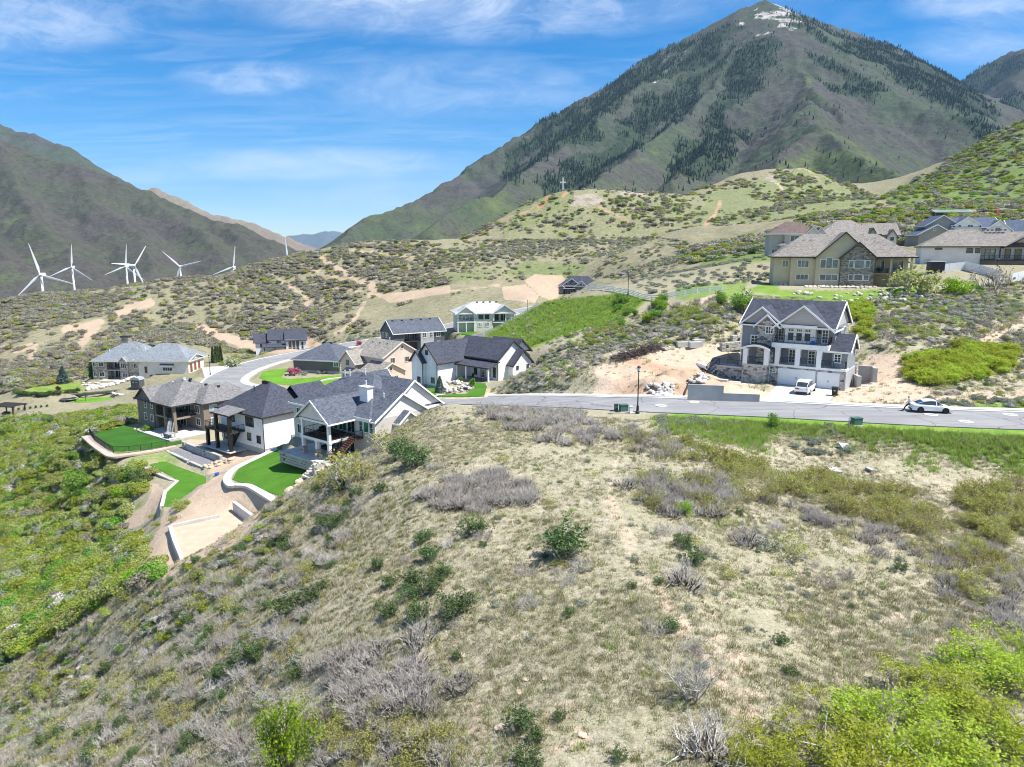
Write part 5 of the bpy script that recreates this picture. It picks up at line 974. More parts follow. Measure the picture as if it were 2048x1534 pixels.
# ---- grasses of the near slope: nobody could count them
gp = []
for i, (mt, n_, rad, h, wd) in enumerate([('leaf_grass_dry', 26, .16, .22, .012), ('leaf_grass_dry', 34, .22, .18, .012), ('leaf_grass_olive', 36, .15, .17, .013), ('leaf_grass_olive', 40, .19, .2, .013), ('leaf_grass_green', 30, .2, .32, .014), ('leaf_grass_green', 26, .15, .4, .014), ('leaf_rust', 22, .13, .14, .012)]):
    v, f = blades(np.random.default_rng(60 + i), n_, rad, h, .55 if i < 4 else .5, wd); me = mesh_np('grass_blades', v, f); me.materials.append(M[mt]); gp.append((me, None))
NEAR = [(-80, 1120), (300, 1140), (540, 1005), (740, 890), (870, 812), (1250, 838), (1600, 850), (2100, 868), (2100, 1600), (-80, 1600)]
q = zone(NEAR, 80000, (14, 96), 0.2, (1 - 0.8 * np.clip(cover[:, 0], 0, 1)) * sstep(-0.7, 0.2, fbm(gx, gy, 5, 3, 91)) * (gy ** -0.75)); k = len(q)
green = (npr.random(k) < 0.008)
scatter('dry_grass', q, npr.uniform(.6, 1.5, k), npr.uniform(0, 6.28, k), gp, np.where(green, 4, npr.choice([0, 1, 2, 3, 6], k, p=[.3, .26, .2, .17, .07])), 'dry bunch grass covering the near slope', 'grass')
q = zone([(960, 800), (1000, 770), (1100, 700), (1300, 620), (1500, 590), (1700, 600), (2060, 560), (2060, 828), (1240, 804)], 16000, (76, 170), 0.3, (1 - 0.9 * np.clip(cover[:, 0], 0, 1)) * sstep(-0.6, 0.2, fbm(gx, gy, 7, 3, 95))); k = len(q)
scatter('slope_grass', q, npr.uniform(1.0, 2.0, k), npr.uniform(0, 6.28, k), gp, npr.choice([0, 1, 2, 3, 4], k, p=[.3, .26, .22, .17, .05]), 'dry bunch grass on the slopes beyond the road', 'grass')
GZ = [(1290, 836), (1520, 842), (1700, 850), (1880, 858), (2080, 868), (2080, 925), (1900, 940), (1750, 905), (1560, 885), (1420, 880), (1330, 880)]
q = zone([(1240, 820), (2100, 840), (2100, 990), (1240, 930)], 9000, (56, 82), 0.2, cover[:, 1] ** 1.3); k = len(q)
scatter('verge_grass', q, npr.uniform(.8, 1.9, k), npr.uniform(0, 6.28, k), gp, npr.choice([0, 1, 4, 5], k, p=[.2, .14, .36, .3]), 'tall green grass on the verge below the road', 'grass')
q = zone([(960, 690), (1000, 652), (1080, 606), (1240, 590), (1290, 600), (1230, 650), (1150, 662), (1060, 695)], 9000, (112, 230), 0.2); k = len(q)
scatter('bank_grass', q, npr.uniform(1.2, 2.4, k), npr.uniform(0, 6.28, k), gp, npr.choice([4, 5], k), 'lush green weeds on the bank below the rail fence', 'grass')
# ================================================================ houses
class House:
    def __init__(s, name, loc, yaw, label, cat='house', group=None):
        s.r = empty(name, loc, R(yaw)); tag(s.r, label, cat, group)
        s.trim = 'trim_white'; s.glass = 'glass'; s.frame = 'trim_white'
    def box(s, name, mat, *b):
        return MB().box(*b).build(name, M[mat], s.r)
    def wall(s, mat, *b): return s.box('wall', mat, *b)
    def found(s, *b): return s.box('foundation', 'concrete_grey', *b)
    def gable(s, ax, c0, c1, t0, t1, ze, rise, mat, wmat=None, oh=0.45, trim=None, e0=True, e1=True, th=0.17, oe=0.35):
        """ridge along ax ('x' or 'y'); c0..c1 across, t0..t1 along"""
        mid = (c0 + c1) / 2; sl = rise / (mid - c0)
        a = (c0 - oh, ze - oh * sl); b = (c1 + oh, ze - oh * sl); p = (mid, ze + rise)
        prof = [a, p, b, (b[0], b[1] + th), (p[0], p[1] + th), (a[0], a[1] + th)]
        o = MB().extrude(prof, t0 - (oe if e0 else 0), t1 + (oe if e1 else 0), ax).build('roof', M[mat], s.r)
        tr = MB(); q = 0.1
        pr = [(a[0] - .02, a[1] - .09), (p[0], p[1] - .09), (b[0] + .02, b[1] - .09), (b[0] + .02, b[1] + th + .03), (p[0], p[1] + th + .03), (a[0] - .02, a[1] + th + .03)]
        if e0: tr.extrude(pr, t0 - oe - q, t0 - oe + 0.004, ax)
        if e1: tr.extrude(pr, t1 + oe - 0.004, t1 + oe + q, ax)
        for e in (a, b):
            u0, u1 = (e[0] - .09, e[0] + .005) if e is a else (e[0] - .005, e[0] + .09)
            tr.extrude([(u0, e[1] - .05), (u1, e[1] - .05), (u1, e[1] + th - .02), (u0, e[1] + th - .02)], t0 - oe, t1 + oe, ax)
        tr.build('fascia', M[trim or s.trim], o)
        if wmat:
            for on, t in ((e0, t0), (e1, t1 - .2)):
                if on: MB().extrude([(c0, ze), (c1, ze), (mid, ze + rise)], t + .001, t + .199, ax).build('gable_wall', M[wmat], s.r)
        return o
    def hip(s, x0, x1, y0, y1, ze, rise, mat, oh=0.5, trim=None, vents=0):
        X0, X1, Y0, Y1 = x0 - oh, x1 + oh, y0 - oh, y1 + oh; w_, d = X1 - X0, Y1 - Y0; h = min(w_, d) / 2
        if w_ >= d: r0, r1 = (X0 + h, (Y0 + Y1) / 2), (X1 - h - 1e-3, (Y0 + Y1) / 2)
        else: r0, r1 = ((X0 + X1) / 2, Y0 + h), ((X0 + X1) / 2, Y1 - h - 1e-3)
        zt = ze + rise; zb = ze + .12; b = MB()
        v = [(X0, Y0, zb), (X1, Y0, zb), (X1, Y1, zb), (X0, Y1, zb), (*r0, zt), (*r1, zt)]
        b.add(v, [(0, 1, 5, 4), (2, 3, 4, 5), (1, 2, 5), (3, 0, 4), (3, 2, 1, 0)] if w_ >= d else [(0, 1, 4), (1, 2, 5, 4), (2, 3, 5), (3, 0, 4, 5), (3, 2, 1, 0)])
        o = b.build('roof', M[mat], s.r)
        f = MB(); e = .04
        f.box(X0 - e, X1 + e, Y0 - e, Y0 + .02, ze - .12, zb + .03).box(X0 - e, X1 + e, Y1 - .02, Y1 + e, ze - .12, zb + .03).box(X0 - e, X0 + .02, Y0 + .021, Y1 - .021, ze - .12, zb + .03).box(X1 - .02, X1 + e, Y0 + .021, Y1 - .021, ze - .12, zb + .03).box(X0 + .03, X1 - .03, Y0 + .03, Y1 - .03, ze - .1, ze - .02)
        f.build('fascia', M[trim or s.trim], o)
        return o
    def shed(s, x0, x1, y0, y1, zf, zb, mat, trim=None, th=.15, name='porch_roof'):
        b = MB(); b.extrude([(y0, zf), (y1, zb), (y1, zb + th), (y0, zf + th)], x0, x1, 'x'); o = b.build(name, M[mat], s.r)
        MB().box(x0 - .05, x1 + .05, y0 - .07, y0 - .001, zf - .06, zf + th + .02).build('fascia', M[trim or s.trim], o); return o
    def win(s, face, c, u0, u1, w0, w1, nv=1, nh=0, frame=None, glass=None, fw=.1, name='window', deep=.07):
        m_ = {'f': lambda u, d, w_: (u, c - d, w_), 'b': lambda u, d, w_: (u, c + d, w_), 'r': lambda u, d, w_: (c + d, u, w_), 'l': lambda u, d, w_: (c - d, u, w_)}[face]
        def bx(b, a0, a1, d0, d1, b0, b1):
            p0, p1 = m_(a0, d0, b0), m_(a1, d1, b1); lo = [min(i, j) for i, j in zip(p0, p1)]; hi = [max(i, j) for i, j in zip(p0, p1)]
            b.box(lo[0], hi[0], lo[1], hi[1], lo[2], hi[2])
        b = MB(); bx(b, u0 - fw, u1 + fw, -.02, deep, w1, w1 + fw); bx(b, u0 - fw, u1 + fw, -.02, deep + .02, w0 - fw, w0); bx(b, u0 - fw, u0, -.02, deep, w0, w1); bx(b, u1, u1 + fw, -.02, deep, w0, w1)
        for i in range(1, nv):
            t = u0 + (u1 - u0) * i / nv; bx(b, t - .035, t + .035, -.02, deep - .01, w0, w1)
        for i in range(1, nh + 1):
            t = w0 + (w1 - w0) * i / (nh + 1); bx(b, u0, u1, -.02, deep - .015, t - .025, t + .025)
        o = b.build(name, M[frame or s.frame], s.r)
        g = MB(); bx(g, u0, u1, 0.0, .03, w0, w1); g.build('pane', M[glass or s.glass], o); return o
    def door(s, face, c, u0, u1, w0, w1, mat, nh=3, nv=2, frame=None, name='door', handle=True):
        m_ = {'f': lambda u, d, w_: (u, c - d, w_), 'r': lambda u, d, w_: (c + d, u, w_), 'l': lambda u, d, w_: (c - d, u, w_)}[face]
        def bx(b, a0, a1, d0, d1, b0, b1):
            p0, p1 = m_(a0, d0, b0), m_(a1, d1, b1); lo = [min(i, j) for i, j in zip(p0, p1)]; hi = [max(i, j) for i, j in zip(p0, p1)]
            b.box(lo[0], hi[0], lo[1], hi[1], lo[2], hi[2])
        b = MB(); bx(b, u0, u1, -.02, .02, w0, w1)
        o = b.build(name, M[mat], s.r)
        for i in range(nv):
            for j in range(nh):
                q = MB(); a0 = u0 + (u1 - u0) * i / nv; a1 = u0 + (u1 - u0) * (i + 1) / nv; b0 = w0 + (w1 - w0) * j / nh; b1 = w0 + (w1 - w0) * (j + 1) / nh
                bx(q, a0 + .05, a1 - .05, .02, .05, b0 + .04, b1 - .04); q.build('panel', M[mat], o)
        f = MB(); bx(f, u0 - .12, u0 - .001, -.02, .07, w0, w1 + .12); bx(f, u1 + .001, u1 + .12, -.02, .07, w0, w1 + .12); bx(f, u0, u1, -.02, .07, w1 + .001, w1 + .12); f.build('door_frame', M[frame or s.trim], o)
        if handle: h_ = MB(); t = (u0 + u1) / 2; bx(h_, t - .12, t - .08, .05, .09, (w0 + w1) / 2 - .12, (w0 + w1) / 2 + .12); bx(h_, t + .08, t + .12, .05, .09, (w0 + w1) / 2 - .12, (w0 + w1) / 2 + .12); h_.build('handle', M['black_metal'], o)
        return o
    def col(s, x, y, z0, z1, w_, mat, base=None, bm='stone_grey'):
        b = MB(); h = w_ / 2; b.box(x - h, x + h, y - h, y + h, z0, z1); b.box(x - h - .06, x + h + .06, y - h - .06, y + h + .06, z1 - .14, z1 + .0); o = b.build('column', M[mat], s.r)
        if base: MB().box(x - h - .12, x + h + .12, y - h - .12, y + h + .12, z0 - .01, z0 + base).box(x - h - .17, x + h + .17, y - h - .17, y + h + .17, z0 + base, z0 + base + .09).build('column_base', M[bm], o)
        return o
    def rail(s, pts, h=1.0, mat='black_metal', pitch=.16, name='railing'):
        b = MB()
        for p, q in zip(pts[:-1], pts[1:]):
            p, q = Vector(p), Vector(q); n_ = max(1, int((q - p).length / pitch)); up = Vector((0, 0, 1))
            b.bar(p + up * h, q + up * h, .06); b.bar(p + up * .12, q + up * .12, .04)
            for i in range(n_ + 1):
                t = p.lerp(q, i / n_); b.bar(t, t + up * h, .06 if i in (0, n_) or i % 9 == 0 else .018)
        return b.build(name, M[mat], s.r)
    def steps(s, a, b_, w_, n_, mat, name='steps', along='x'):
        """n_ treads between points a (top) and b_ (bottom) in local space"""
        m_ = MB(); a, b_ = Vector(a), Vector(b_); d = b_ - a; hz = Vector((d.x, d.y, 0)); ln = hz.length / n_; u = hz.normalized(); k = Vector((-u.y, u.x, 0)) * w_ / 2
        for i in range(n_):
            c0 = a + d * (i / n_); p0 = Vector((a.x, a.y, 0)) + u * ln * i; z1 = a.z + d.z * (i + .5) / n_; z0 = z1 - .2
            q = [p0 - k, p0 + u * ln - k, p0 + u * ln + k, p0 + k]
            m_.add([(v.x, v.y, z0) for v in q] + [(v.x, v.y, z1) for v in q], [(3, 2, 1, 0), (4, 5, 6, 7), (0, 1, 5, 4), (1, 2, 6, 5), (2, 3, 7, 6), (3, 0, 4, 7)])
        return m_.build(name, M[mat], s.r)
    def vent(s, x, y, z, kind_='pipe', mat='trim_white'):
        b = MB()
        if kind_ == 'pipe': b.lathe([(.07, -.3), (.07, .55), (.12, .56), (.12, .66)], 8)
        else: b.box(-.25, .25, -.22, .22, -.2, .16).box(-.3, .3, -.27, .27, .16, .2)
        return b.build('roof_vent', M[mat], s.r, loc=(x, y, z))
    def downpipe(s, x, y, z0, z1, mat): return MB().box(x - .05, x + .05, y - .05, y + .05, z0, z1).build('downpipe', M[mat], s.r)
def sofa(loc, yaw, w_, label, mat='plastic_black', group=None):
    o = empty('patio_sofa', loc, yaw); MB().box(-w_ / 2, w_ / 2, -.4, .4, .12, .42).build('seat', M[mat], o); MB().box(-w_ / 2, w_ / 2, .25, .42, .421, .85).build('backrest', M[mat], o)
    for sx_ in (-1, 1): MB().box(sx_ * w_ / 2 - (.15 if sx_ > 0 else 0), sx_ * w_ / 2 + (0 if sx_ > 0 else .15), -.4, .249, .421, .62).build('armrest', M[mat], o)
    for sx_ in (-1, 1):
        for sy_ in (-1, 1): MB().box(sx_ * (w_ / 2 - .08) - .03, sx_ * (w_ / 2 - .08) + .03, sy_ * .33 - .03, sy_ * .33 + .03, 0, .12).build('leg', M[mat], o)
    tag(o, label, 'sofa', group); return o
def table(loc, yaw, label, w_=1.6, mat='plastic_black', group=None):
    o = empty('patio_table', loc, yaw); MB().box(-w_ / 2, w_ / 2, -.45, .45, .7, .76).build('tabletop', M[mat], o)
    for sx_ in (-1, 1):
        for sy_ in (-1, 1): MB().box(sx_ * (w_ / 2 - .1) - .03, sx_ * (w_ / 2 - .1) + .03, sy_ * .36 - .03, sy_ * .36 + .03, 0, .7).build('leg', M[mat], o)
    tag(o, label, 'table', group); return o
def chair(loc, yaw, label, mat='plastic_black', group=None):
    o = empty('patio_chair', loc, yaw); MB().box(-.27, .27, -.27, .27, .4, .46).build('seat', M[mat], o); MB().box(-.27, .27, .22, .28, .461, .95).build('backrest', M[mat], o)
    for sx_ in (-1, 1):
        for sy_ in (-1, 1): MB().box(sx_ * .23 - .02, sx_ * .23 + .02, sy_ * .23 - .02, sy_ * .23 + .02, 0, .4).build('leg', M[mat], o)
    tag(o, label, 'chair', group); return o
def hw(o, yaw, z, x, y, dz=0.0):
    q = loc2w(o, yaw, [(x, y)])[0]; return (q[0], q[1], z + dz)
# ---------------- A: brick house with the white chimney
h = House('brick_house', (*HA, HAZ), HAY, 'grey brick house with slate roof, white chimney and covered two storey deck')
E_ = 5.26
h.wall('brick_grey', -18.8, 0, 0, 13, 0, E_)
h.hip(-18.8, -1.2, 0, 13.4, E_, 4.6, 'shingle_slate')
h.gable('x', 0, 9.5, -7, 0, E_ + .02, 2.95, 'shingle_slate', 'stucco_oat', e0=False); h.gable('x', 2.6, 13.0, -8, -.9, E_ + .4, 3.85, 'shingle_slate', 'stucco_oat', e0=False)
h.gable('y', -10.7, -4.0, -4.68, 4, E_ + .03, 2.5, 'shingle_slate', 'stucco_oat', e1=False)
h.gable('y', -16.5, -11.5, 6.5, 14.2, E_ + .6, 3.0, 'shingle_slate', 'stucco_oat', e0=False)
h.wall('stucco_oat', 0.001, .9, 3.3, 7.0, 1.6, 4.4); h.gable('x', 3.3, 7.0, -.2, .9, 4.4, 1.35, 'shingle_slate', 'stucco_oat', oh=.25, e0=False); h.win('r', .9, 5.8, 6.7, 3.5, 4.0, 2)
h.box('chimney', 'trim_white', -5.6, -3.9, 2.0, 3.0, 5.6, 8.95); h.box('chimney_cap', 'concrete', -5.75, -3.75, 1.85, 3.15, 8.95, 9.08); h.vent(-4.7, 2.5, 9.2); h.vent(-12, 5.5, 9.6); h.vent(-12.8, 5.2, 9.5); h.vent(-9.5, 6.4, 9.9); h.vent(-2.2, 3.5, 7.6)
for u0, u1 in ((-3.35, -2.75), (-2.4, -1.5), (-1.2, -.55)): h.win('f', 0, u0, u1, 3.4, 4.85, 1, 0 if u1 - u0 > .7 else 1, glass='glass_green')
for w0, w1 in ((3.3, 4.6), (.8, 2.1)): h.win('f', 0, -17.9, -16.7, w0, w1, 2)
h.win('f', 0, -14.6, -13.4, 3.3, 4.6, 2)
for u0, u1, gl in ((-9.9, -8.3, 'glass_green'), (-7.8, -6.2, 'glass_green'), (-5.9, -4.4, 'glass')): h.win('f', 0, u0, u1, 2.95, 4.9, 2, glass=gl)
h.win('f', 0, -9.5, -7.2, .1, 2.2, 3); h.win('f', 0, -6.6, -4.6, .1, 2.2, 2)
h.door('f', 0, -4.0, -3.6, 2.75, 4.8, 'trim_white', 1, 1, handle=False)
h.box('deck', 'trim_white', -10.55, -4.1, -4.62, -.01, 2.3, 2.62); h.box('deck_floor', 'interior_dark', -10.4, -4.25, -4.5, -.02, 2.621, 2.68)
h.box('beam', 'trim_white', -10.6, -4.1, -4.6, -4.25, 4.85, 5.15)
for x in (-10.2, -7.1, -4.4): h.col(x, -4.35, 0, 2.3, .42, 'trim_white', .95, 'stone_tan')
for x in (-10.2, -4.4): h.col(x, -4.35, 2.62, 4.85, .4, 'trim_white')
h.rail([(-9.95, -4.4, 2.65), (-4.65, -4.4, 2.65)]); h.rail([(-4.3, -4.1, 2.65), (-4.3, -.6, 2.65)]); h.rail([(-10.3, -4.1, 2.65), (-10.3, -.2, 2.65)])
h.box('landing', 'wood_brown', -4.08, -2.6, -1.5, -.02, 2.4, 2.6); h.rail([(-2.65, -.1, 2.6), (-2.65, -1.45, 2.6)]); h.steps((-3.3, -1.5, 2.5), (-3.3, -5.2, 0.1), 1.2, 12, 'wood_brown'); h.rail([(-2.75, -1.5, 2.5), (-2.75, -5.2, .1)]); h.rail([(-3.85, -1.5, 2.5), (-3.85, -5.2, .1)])
h.downpipe(-.06, -.07, 0, 5.1, 'trim_white')
sofa(hw(HA, HAY, HAZ, -8.9, -1.6, 2.68), R(HAY), 2.0, 'dark sofa on the upper deck of the brick house'); sofa(hw(HA, HAY, HAZ, -7.6, -3.2, 2.68), R(HAY + 90), 1.6, 'dark armchair sofa by the upper deck railing'); table(hw(HA, HAY, HAZ, -5.6, -2.2, 2.68), R(HAY), 'dark table on the upper deck of the brick house'); sofa(hw(HA, HAY, HAZ, -8.6, -1.5, .03), R(HAY), 2.2, 'dark sofa under the deck of the brick house'); table(hw(HA, HAY, HAZ, -5.6, -1.4, .03), R(HAY), 'dark table under the deck of the brick house')
# terrace in front with block walls
t = empty('patio_terrace', (*HA, HAZ), R(HAY)); MB().box(-13.4, -2.6, -6.0, -.01, -.25, 0.02).build('paving', M['concrete'], t); MB().box(-3.9, .4, -.01, .3, 0, .9).build('low_wall', M['concrete'], t)
def block_course(parent, a, b, z0, z1, dep, bl, mat, course=.3, me_cache={}):
    """a retaining wall face as separate blocks in running bond"""
    a, b = Vector((*a, 0)), Vector((*b, 0)); d = b - a; n_ = max(1, round(d.length / bl)); nz = max(1, round((z1 - z0) / course)); ch = (z1 - z0) / nz; ang = math.atan2(d.y, d.x); L_ = d.length / n_
    key = (round(L_, 2), round(ch, 2), dep, mat)
    if key not in me_cache:
        q = MB(); e = .035; g = .02; q.extrude([(g, g), (L_ - g, g), (L_ - g, ch - g), (g, ch - g)], -dep / 2 + e, dep / 2, 'y')
        q.add([(g, -dep / 2 + e, g), (L_ - g, -dep / 2 + e, g), (L_ - g, -dep / 2 + e, ch - g), (g, -dep / 2 + e, ch - g), (g + e, -dep / 2, g + e), (L_ - g - e, -dep / 2, g + e), (L_ - g - e, -dep / 2, ch - g - e), (g + e, -dep / 2, ch - g - e)], [(0, 1, 5, 4), (1, 2, 6, 5), (2, 3, 7, 6), (3, 0, 4, 7), (4, 5, 6, 7)])
        me = q.mesh('block'); me.materials.append(M[mat]); me_cache[key] = me
    for j in range(nz):
        for i in range(n_):
            off = (.5 * (j % 2) if 0 < i < n_ - 1 or j % 2 == 0 else 0) if n_ > 2 else 0
            p_ = a + d * ((i + (off if i < n_ - 1 else 0)) / n_)
            o = link('block', me_cache[key], parent, loc=(p_.x, p_.y, z0 + ch * j)); o.rotation_euler = (0, 0, ang); o.scale = (1, rnd.uniform(.94, 1.08), 1)
block_course(t, (-13.4, -6.1), (-5.6, -6.1), -1.5, -.02, .35, .9, 'block', .37); block_course(t, (-13.45, -1.5), (-13.45, -6.1), -1.5, -.02, .35, .9, 'block', .37)
MB().box(-13.6, -5.6, -6.35, -5.9, -.02, .09).build('coping', M['concrete'], t)
for i in range(6): MB().box(-5.4, -4.0, -6.1 - .35 * (i + 1), -6.1 - .35 * i + .02, -.25 * (i + 1) - .1, -.25 * i - .12).build('step', M['concrete'], t)
MB().box(-3.9, -3.4, -7.6, -.6, -1.2, .25).build('side_wall', M['concrete_grey'], t)
tag(t, 'raised patio terrace with pale block wall below the brick house', 'terrace')
# ---------------- B: white house with black columns
h = House('white_modern_house', (*HB, HBZ), HBY, 'white stucco house with black hip roof and tall black deck columns'); h.trim = 'trim_dark'; h.frame = 'trim_dark'
E_ = 6.2
h.wall('stucco_white', -12.8, 0, 0, 11.5, .85, E_); h.found(-12.7, -.06, .06, 11.4, -1.2, .85)
h.hip(-12.8, 0, 0, 11.5, E_, 4.45, 'shingle_charcoal'); h.gable('y', -7.2, 1.2, 7.6, 13.5, E_ + .5, 3.2, 'shingle_charcoal', 'stucco_white', e0=False)
for u0, u1 in ((-5.0, -4.35), (-4.2, -3.55), (-3.4, -2.75)): h.win('f', 0, u0, u1, 4.2, 5.75, 1, fw=.07)
h.win('f', 0, -4.75, -3.75, 1.75, 2.95, 2, 1, fw=.07); h.win('f', 0, -2.0, -1.0, 1.7, 2.85, 2, 1, fw=.07); h.win('f', 0, -10.6, -9.7, 4.3, 5.6, 1, fw=.07); h.win('f', 0, -9.3, -8.4, 4.3, 5.6, 1, fw=.07); h.win('f', 0, -11.9, -10.9, .95, 2.9, 1, fw=.07); h.win('f', 0, -9.6, -8.6, 1.2, 2.6, 1, fw=.07)
h.box('deck', 'trim_dark', -13.3, -5.4, -2.75, -.01, 3.05, 3.3); h.rail([(-13.2, -.1, 3.3), (-13.2, -2.65, 3.3), (-5.5, -2.65, 3.3), (-5.5, -.1, 3.3)])
h.shed(-10.6, -5.2, -3.0, .2, 6.15, 6.75, 'shingle_grey')
for x, zt in ((-12.9, 3.05), (-9.9, 6.15), (-5.8, 6.15)): h.col(x, -2.5, 0, zt, .5, 'black_metal')
h.box('patio', 'concrete', -13.4, -5.2, -3.2, .05, -.12, .05); h.downpipe(.06, -.06, 0, 6.1, 'trim_dark'); h.steps((-6.3, -.7, 3.1), (-8.9, -.7, .1), .9, 12, 'black_metal'); h.rail([(-6.3, -1.2, 3.1), (-8.9, -1.2, .1)])
h.box('utility_box', 'metal_grey', 0, .25, 5.2, 5.7, 1.3, 2.3); h.box('meter', 'metal_grey', 0, .2, 5.9, 6.2, 1.5, 2.1)
for i in range(5): h.vent(-7.6 + i * .32, 5.5, 10.5, 'box', 'trim_dark')
h.vent(-7.6, 3.6, 9.4, 'pipe', 'black_metal'); h.vent(-1.2, 1.6, 7.1, 'box', 'trim_dark'); h.vent(-.9, 5.5, 6.9, 'box', 'trim_dark'); h.vent(.6, 9.5, 8.2, 'box', 'trim_dark')
# ---------------- C: taupe house
h = House('taupe_house', (*HC, HCZ), HCY, 'taupe stucco house with grey roof and corner deck on stone columns'); h.trim = 'trim_taupe'; h.frame = 'trim_white'
E_ = 5.2
h.wall('stucco_taupe', -6.3, 0, 0, 12.5, -.6, E_); h.wall('stucco_taupe', 0, 10, 4.6, 13.5, -.6, E_)
h.hip(-6.3, 7.4, 0, 12.5, E_, 4.0, 'shingle_grey', trim='trim_dark'); h.hip(2.5, 10, 4.6, 15.5, E_, 3.0, 'shingle_grey', trim='trim_dark'); h.gable('y', -6.3, -.1, 0, 5, E_ + .04, 2.35, 'shingle_grey', 'stucco_taupe', e1=False, trim='trim_dark')
h.win('f', 0, -3.3, -2.5, 3.7, 5.0, 1, 1); h.win('f', 0, -.7, -.1, 3.9, 5.0, 1, 1); h.win('f', 0, -3.7, -2.8, 1.3, 2.55, 1, 1); h.win('f', 0, -1.2, -.2, 1.3, 2.5, 2); h.win('f', 0, -4.9, -3.6, 5.0, 5.35, 1)
h.win('f', 4.6, 7.1, 8.5, 3.3, 4.7, 2); h.win('f', 4.6, 7.2, 8.5, .9, 2.2, 2); h.win('r', 10, 5.9, 7.2, 3.4, 4.8, 2, glass='glass_pale'); h.win('r', 10, 6, 7.3, .8, 2.3, 2, glass='glass_pale'); h.win('f', 4.6, 1.0, 3.0, 2.9, 4.9, 3); h.win('f', 4.6, 3.6, 5.4, 2.9, 4.9, 2); h.win('f', 4.6, 1.2, 3.2, .1, 2.2, 2)
h.box('deck', 'trim_taupe', .01, 7.3, .15, 4.59, 2.5, 2.8); h.rail([(.1, .3, 2.8), (5.6, .3, 2.8)]); h.rail([(7.2, .3, 2.8), (7.2, 4.4, 2.8)])
for x in (3.9, 7.1): h.col(x, .4, -.2, E_ - .1, .55, 'stucco_taupe', .0 or None)
h.col(.3, .4, -.2, E_ - .1, .4, 'stucco_taupe')
h.steps((6.3, .15, 2.7), (8.8, -1.6, .9), 1.1, 10, 'metal_grey'); h.box('stair_landing', 'metal_grey', 8.6, 10.2, -2.6, -1.2, .75, .9)
for x, y in ((8.7, -2.5), (10.1, -2.5), (8.7, -1.3), (10.1, -1.3)): h.box('landing_post', 'black_metal', x - .05, x + .05, y - .05, y + .05, -.3, .75)
h.rail([(5.7, .0, 2.75), (8.3, -1.9, .9)]); h.rail([(6.9, .3, 2.75), (9.3, -1.4, .9)])
h.box('patio', 'concrete', -.5, 11.5, -3.0, 4.59, -.2, .02); table(hw(HC, HCY, HCZ, 3.2, 2.6, .05), R(HCY), 'dark table under the deck of the taupe house'); chair(hw(HC, HCY, HCZ, 1.8, 2.2, .05), R(HCY + 60), 'dark chair left of the table under the taupe deck'); chair(hw(HC, HCY, HCZ, 4.8, 2.4, .05), R(HCY - 70), 'dark chair right of the table under the taupe deck'); sofa(hw(HC, HCY, HCZ, 4.6, 3.4, 2.8), R(HCY), 2.0, 'dark sofa on the corner deck of the taupe house')
for x, y, z_ in ((1.5, 5.8, 9.0), (-1, 4.9, 8.2), (2.4, 6.6, 8.9), (5.5, 8, 8.0), (7.2, 9.6, 7.6)): h.vent(x, y, z_, 'box', 'trim_white' if x < 2 else 'trim_dark')
h.vent(4.2, 3.6, 6.9)
# ---------------- D: stone mansion
h = House('stone_mansion', (*HD, HDZ), HDY, 'long stone and cream mansion with blue grey hip roof and chimney'); h.trim = 'trim_cream'; E_ = 5.5
h.wall('stone_tan', 0, 4.5, 0, 13.9, -.5, E_); h.wall('stone_tan', 8.7, 14.2, 0, 13.9, -.5, E_); h.wall('stucco_stone_cream', 14.2, 17.4, .05, 13.9, -.5, E_); h.wall('stucco_cream', 4.5, 8.7, 3, 13.9, -.5, E_); h.wall('stucco_stone_cream', 17.4, 29.7, -.5, 9.4, 1.6, E_ + .15)
h.hip(0, 17.4, 0, 13.9, E_, 5.2, 'shingle_bluegrey'); h.hip(12, 29.7, -.5, 12.2, E_ + .15, 4.75, 'shingle_bluegrey'); h.gable('y', 8.5, 11.2, -.4, 3, E_ - .1, 1.5, 'shingle_bluegrey', 'stone_tan', e1=False, oh=.3); h.wall('stone_tan', 8.6, 11.1, -.3, .5, -.5, E_ - .12); h.gable('y', 12.2, 14.1, -.2, 2, E_ - .15, .75, 'shingle_bluegrey', 'stone_tan', e1=False, oh=.25)
h.gable('x', -.5, 9.4, 27.5, 29.7, E_ + .2, 1.6, 'shingle_bluegrey', 'stucco_stone_cream', e0=False)
h.box('balcony', 'concrete', 4.5, 8.7, -.15, 2.99, 2.75, 3.0); h.rail([(4.55, -.05, 3.0), (8.65, -.05, 3.0)]); h.rail([(4.55, -.05, .05), (8.65, -.05, .05)]); h.box('patio', 'concrete', 3, 10, -2.2, 2.99, -.3, 0.02); h.win('f', 3, 5.2, 7.8, 3.1, 5.0, 3); h.win('f', 3, 5.2, 7.8, .1, 2.2, 3)
for u0, u1, w0, w1, nv in ((.35, 1.15, 4.0, 5.2, 2), (2.1, 3.5, 4.0, 5.2, 2), (.35, 1.15, 1.0, 2.2, 2), (2.1, 3.5, 1.0, 2.2, 2)): h.win('f', 0, u0, u1, w0, w1, nv)
h.win('f', -.3, 9.1, 10.6, 3.6, 5.0, 3); h.win('f', -.3, 9.3, 10.7, .8, 1.95, 3); h.win('f', 0, 12.9, 13.7, 3.5, 4.9, 2); h.win('f', -.5, 21.9, 24.7, 2.9, 3.9, 4); h.shed(21.2, 25.4, -1.3, -.5, 4.1, 4.9, 'shingle_navy', name='window_canopy')
h.door('f', .05, 16.0, 16.8, 2.0, 4.0, 'wood_brown', 2, 1, handle=False)
for u0, u1, w0, w1 in ((.5, 1.9, 2.3, 4.9), (3.0, 4.4, 2.5, 4.9), (5.5, 6.9, 2.5, 4.9)): h.door('r', 29.7, u0, u1, w0, w1, 'wood_red', 4, 2, 'trim_cream', 'garage_door', False)
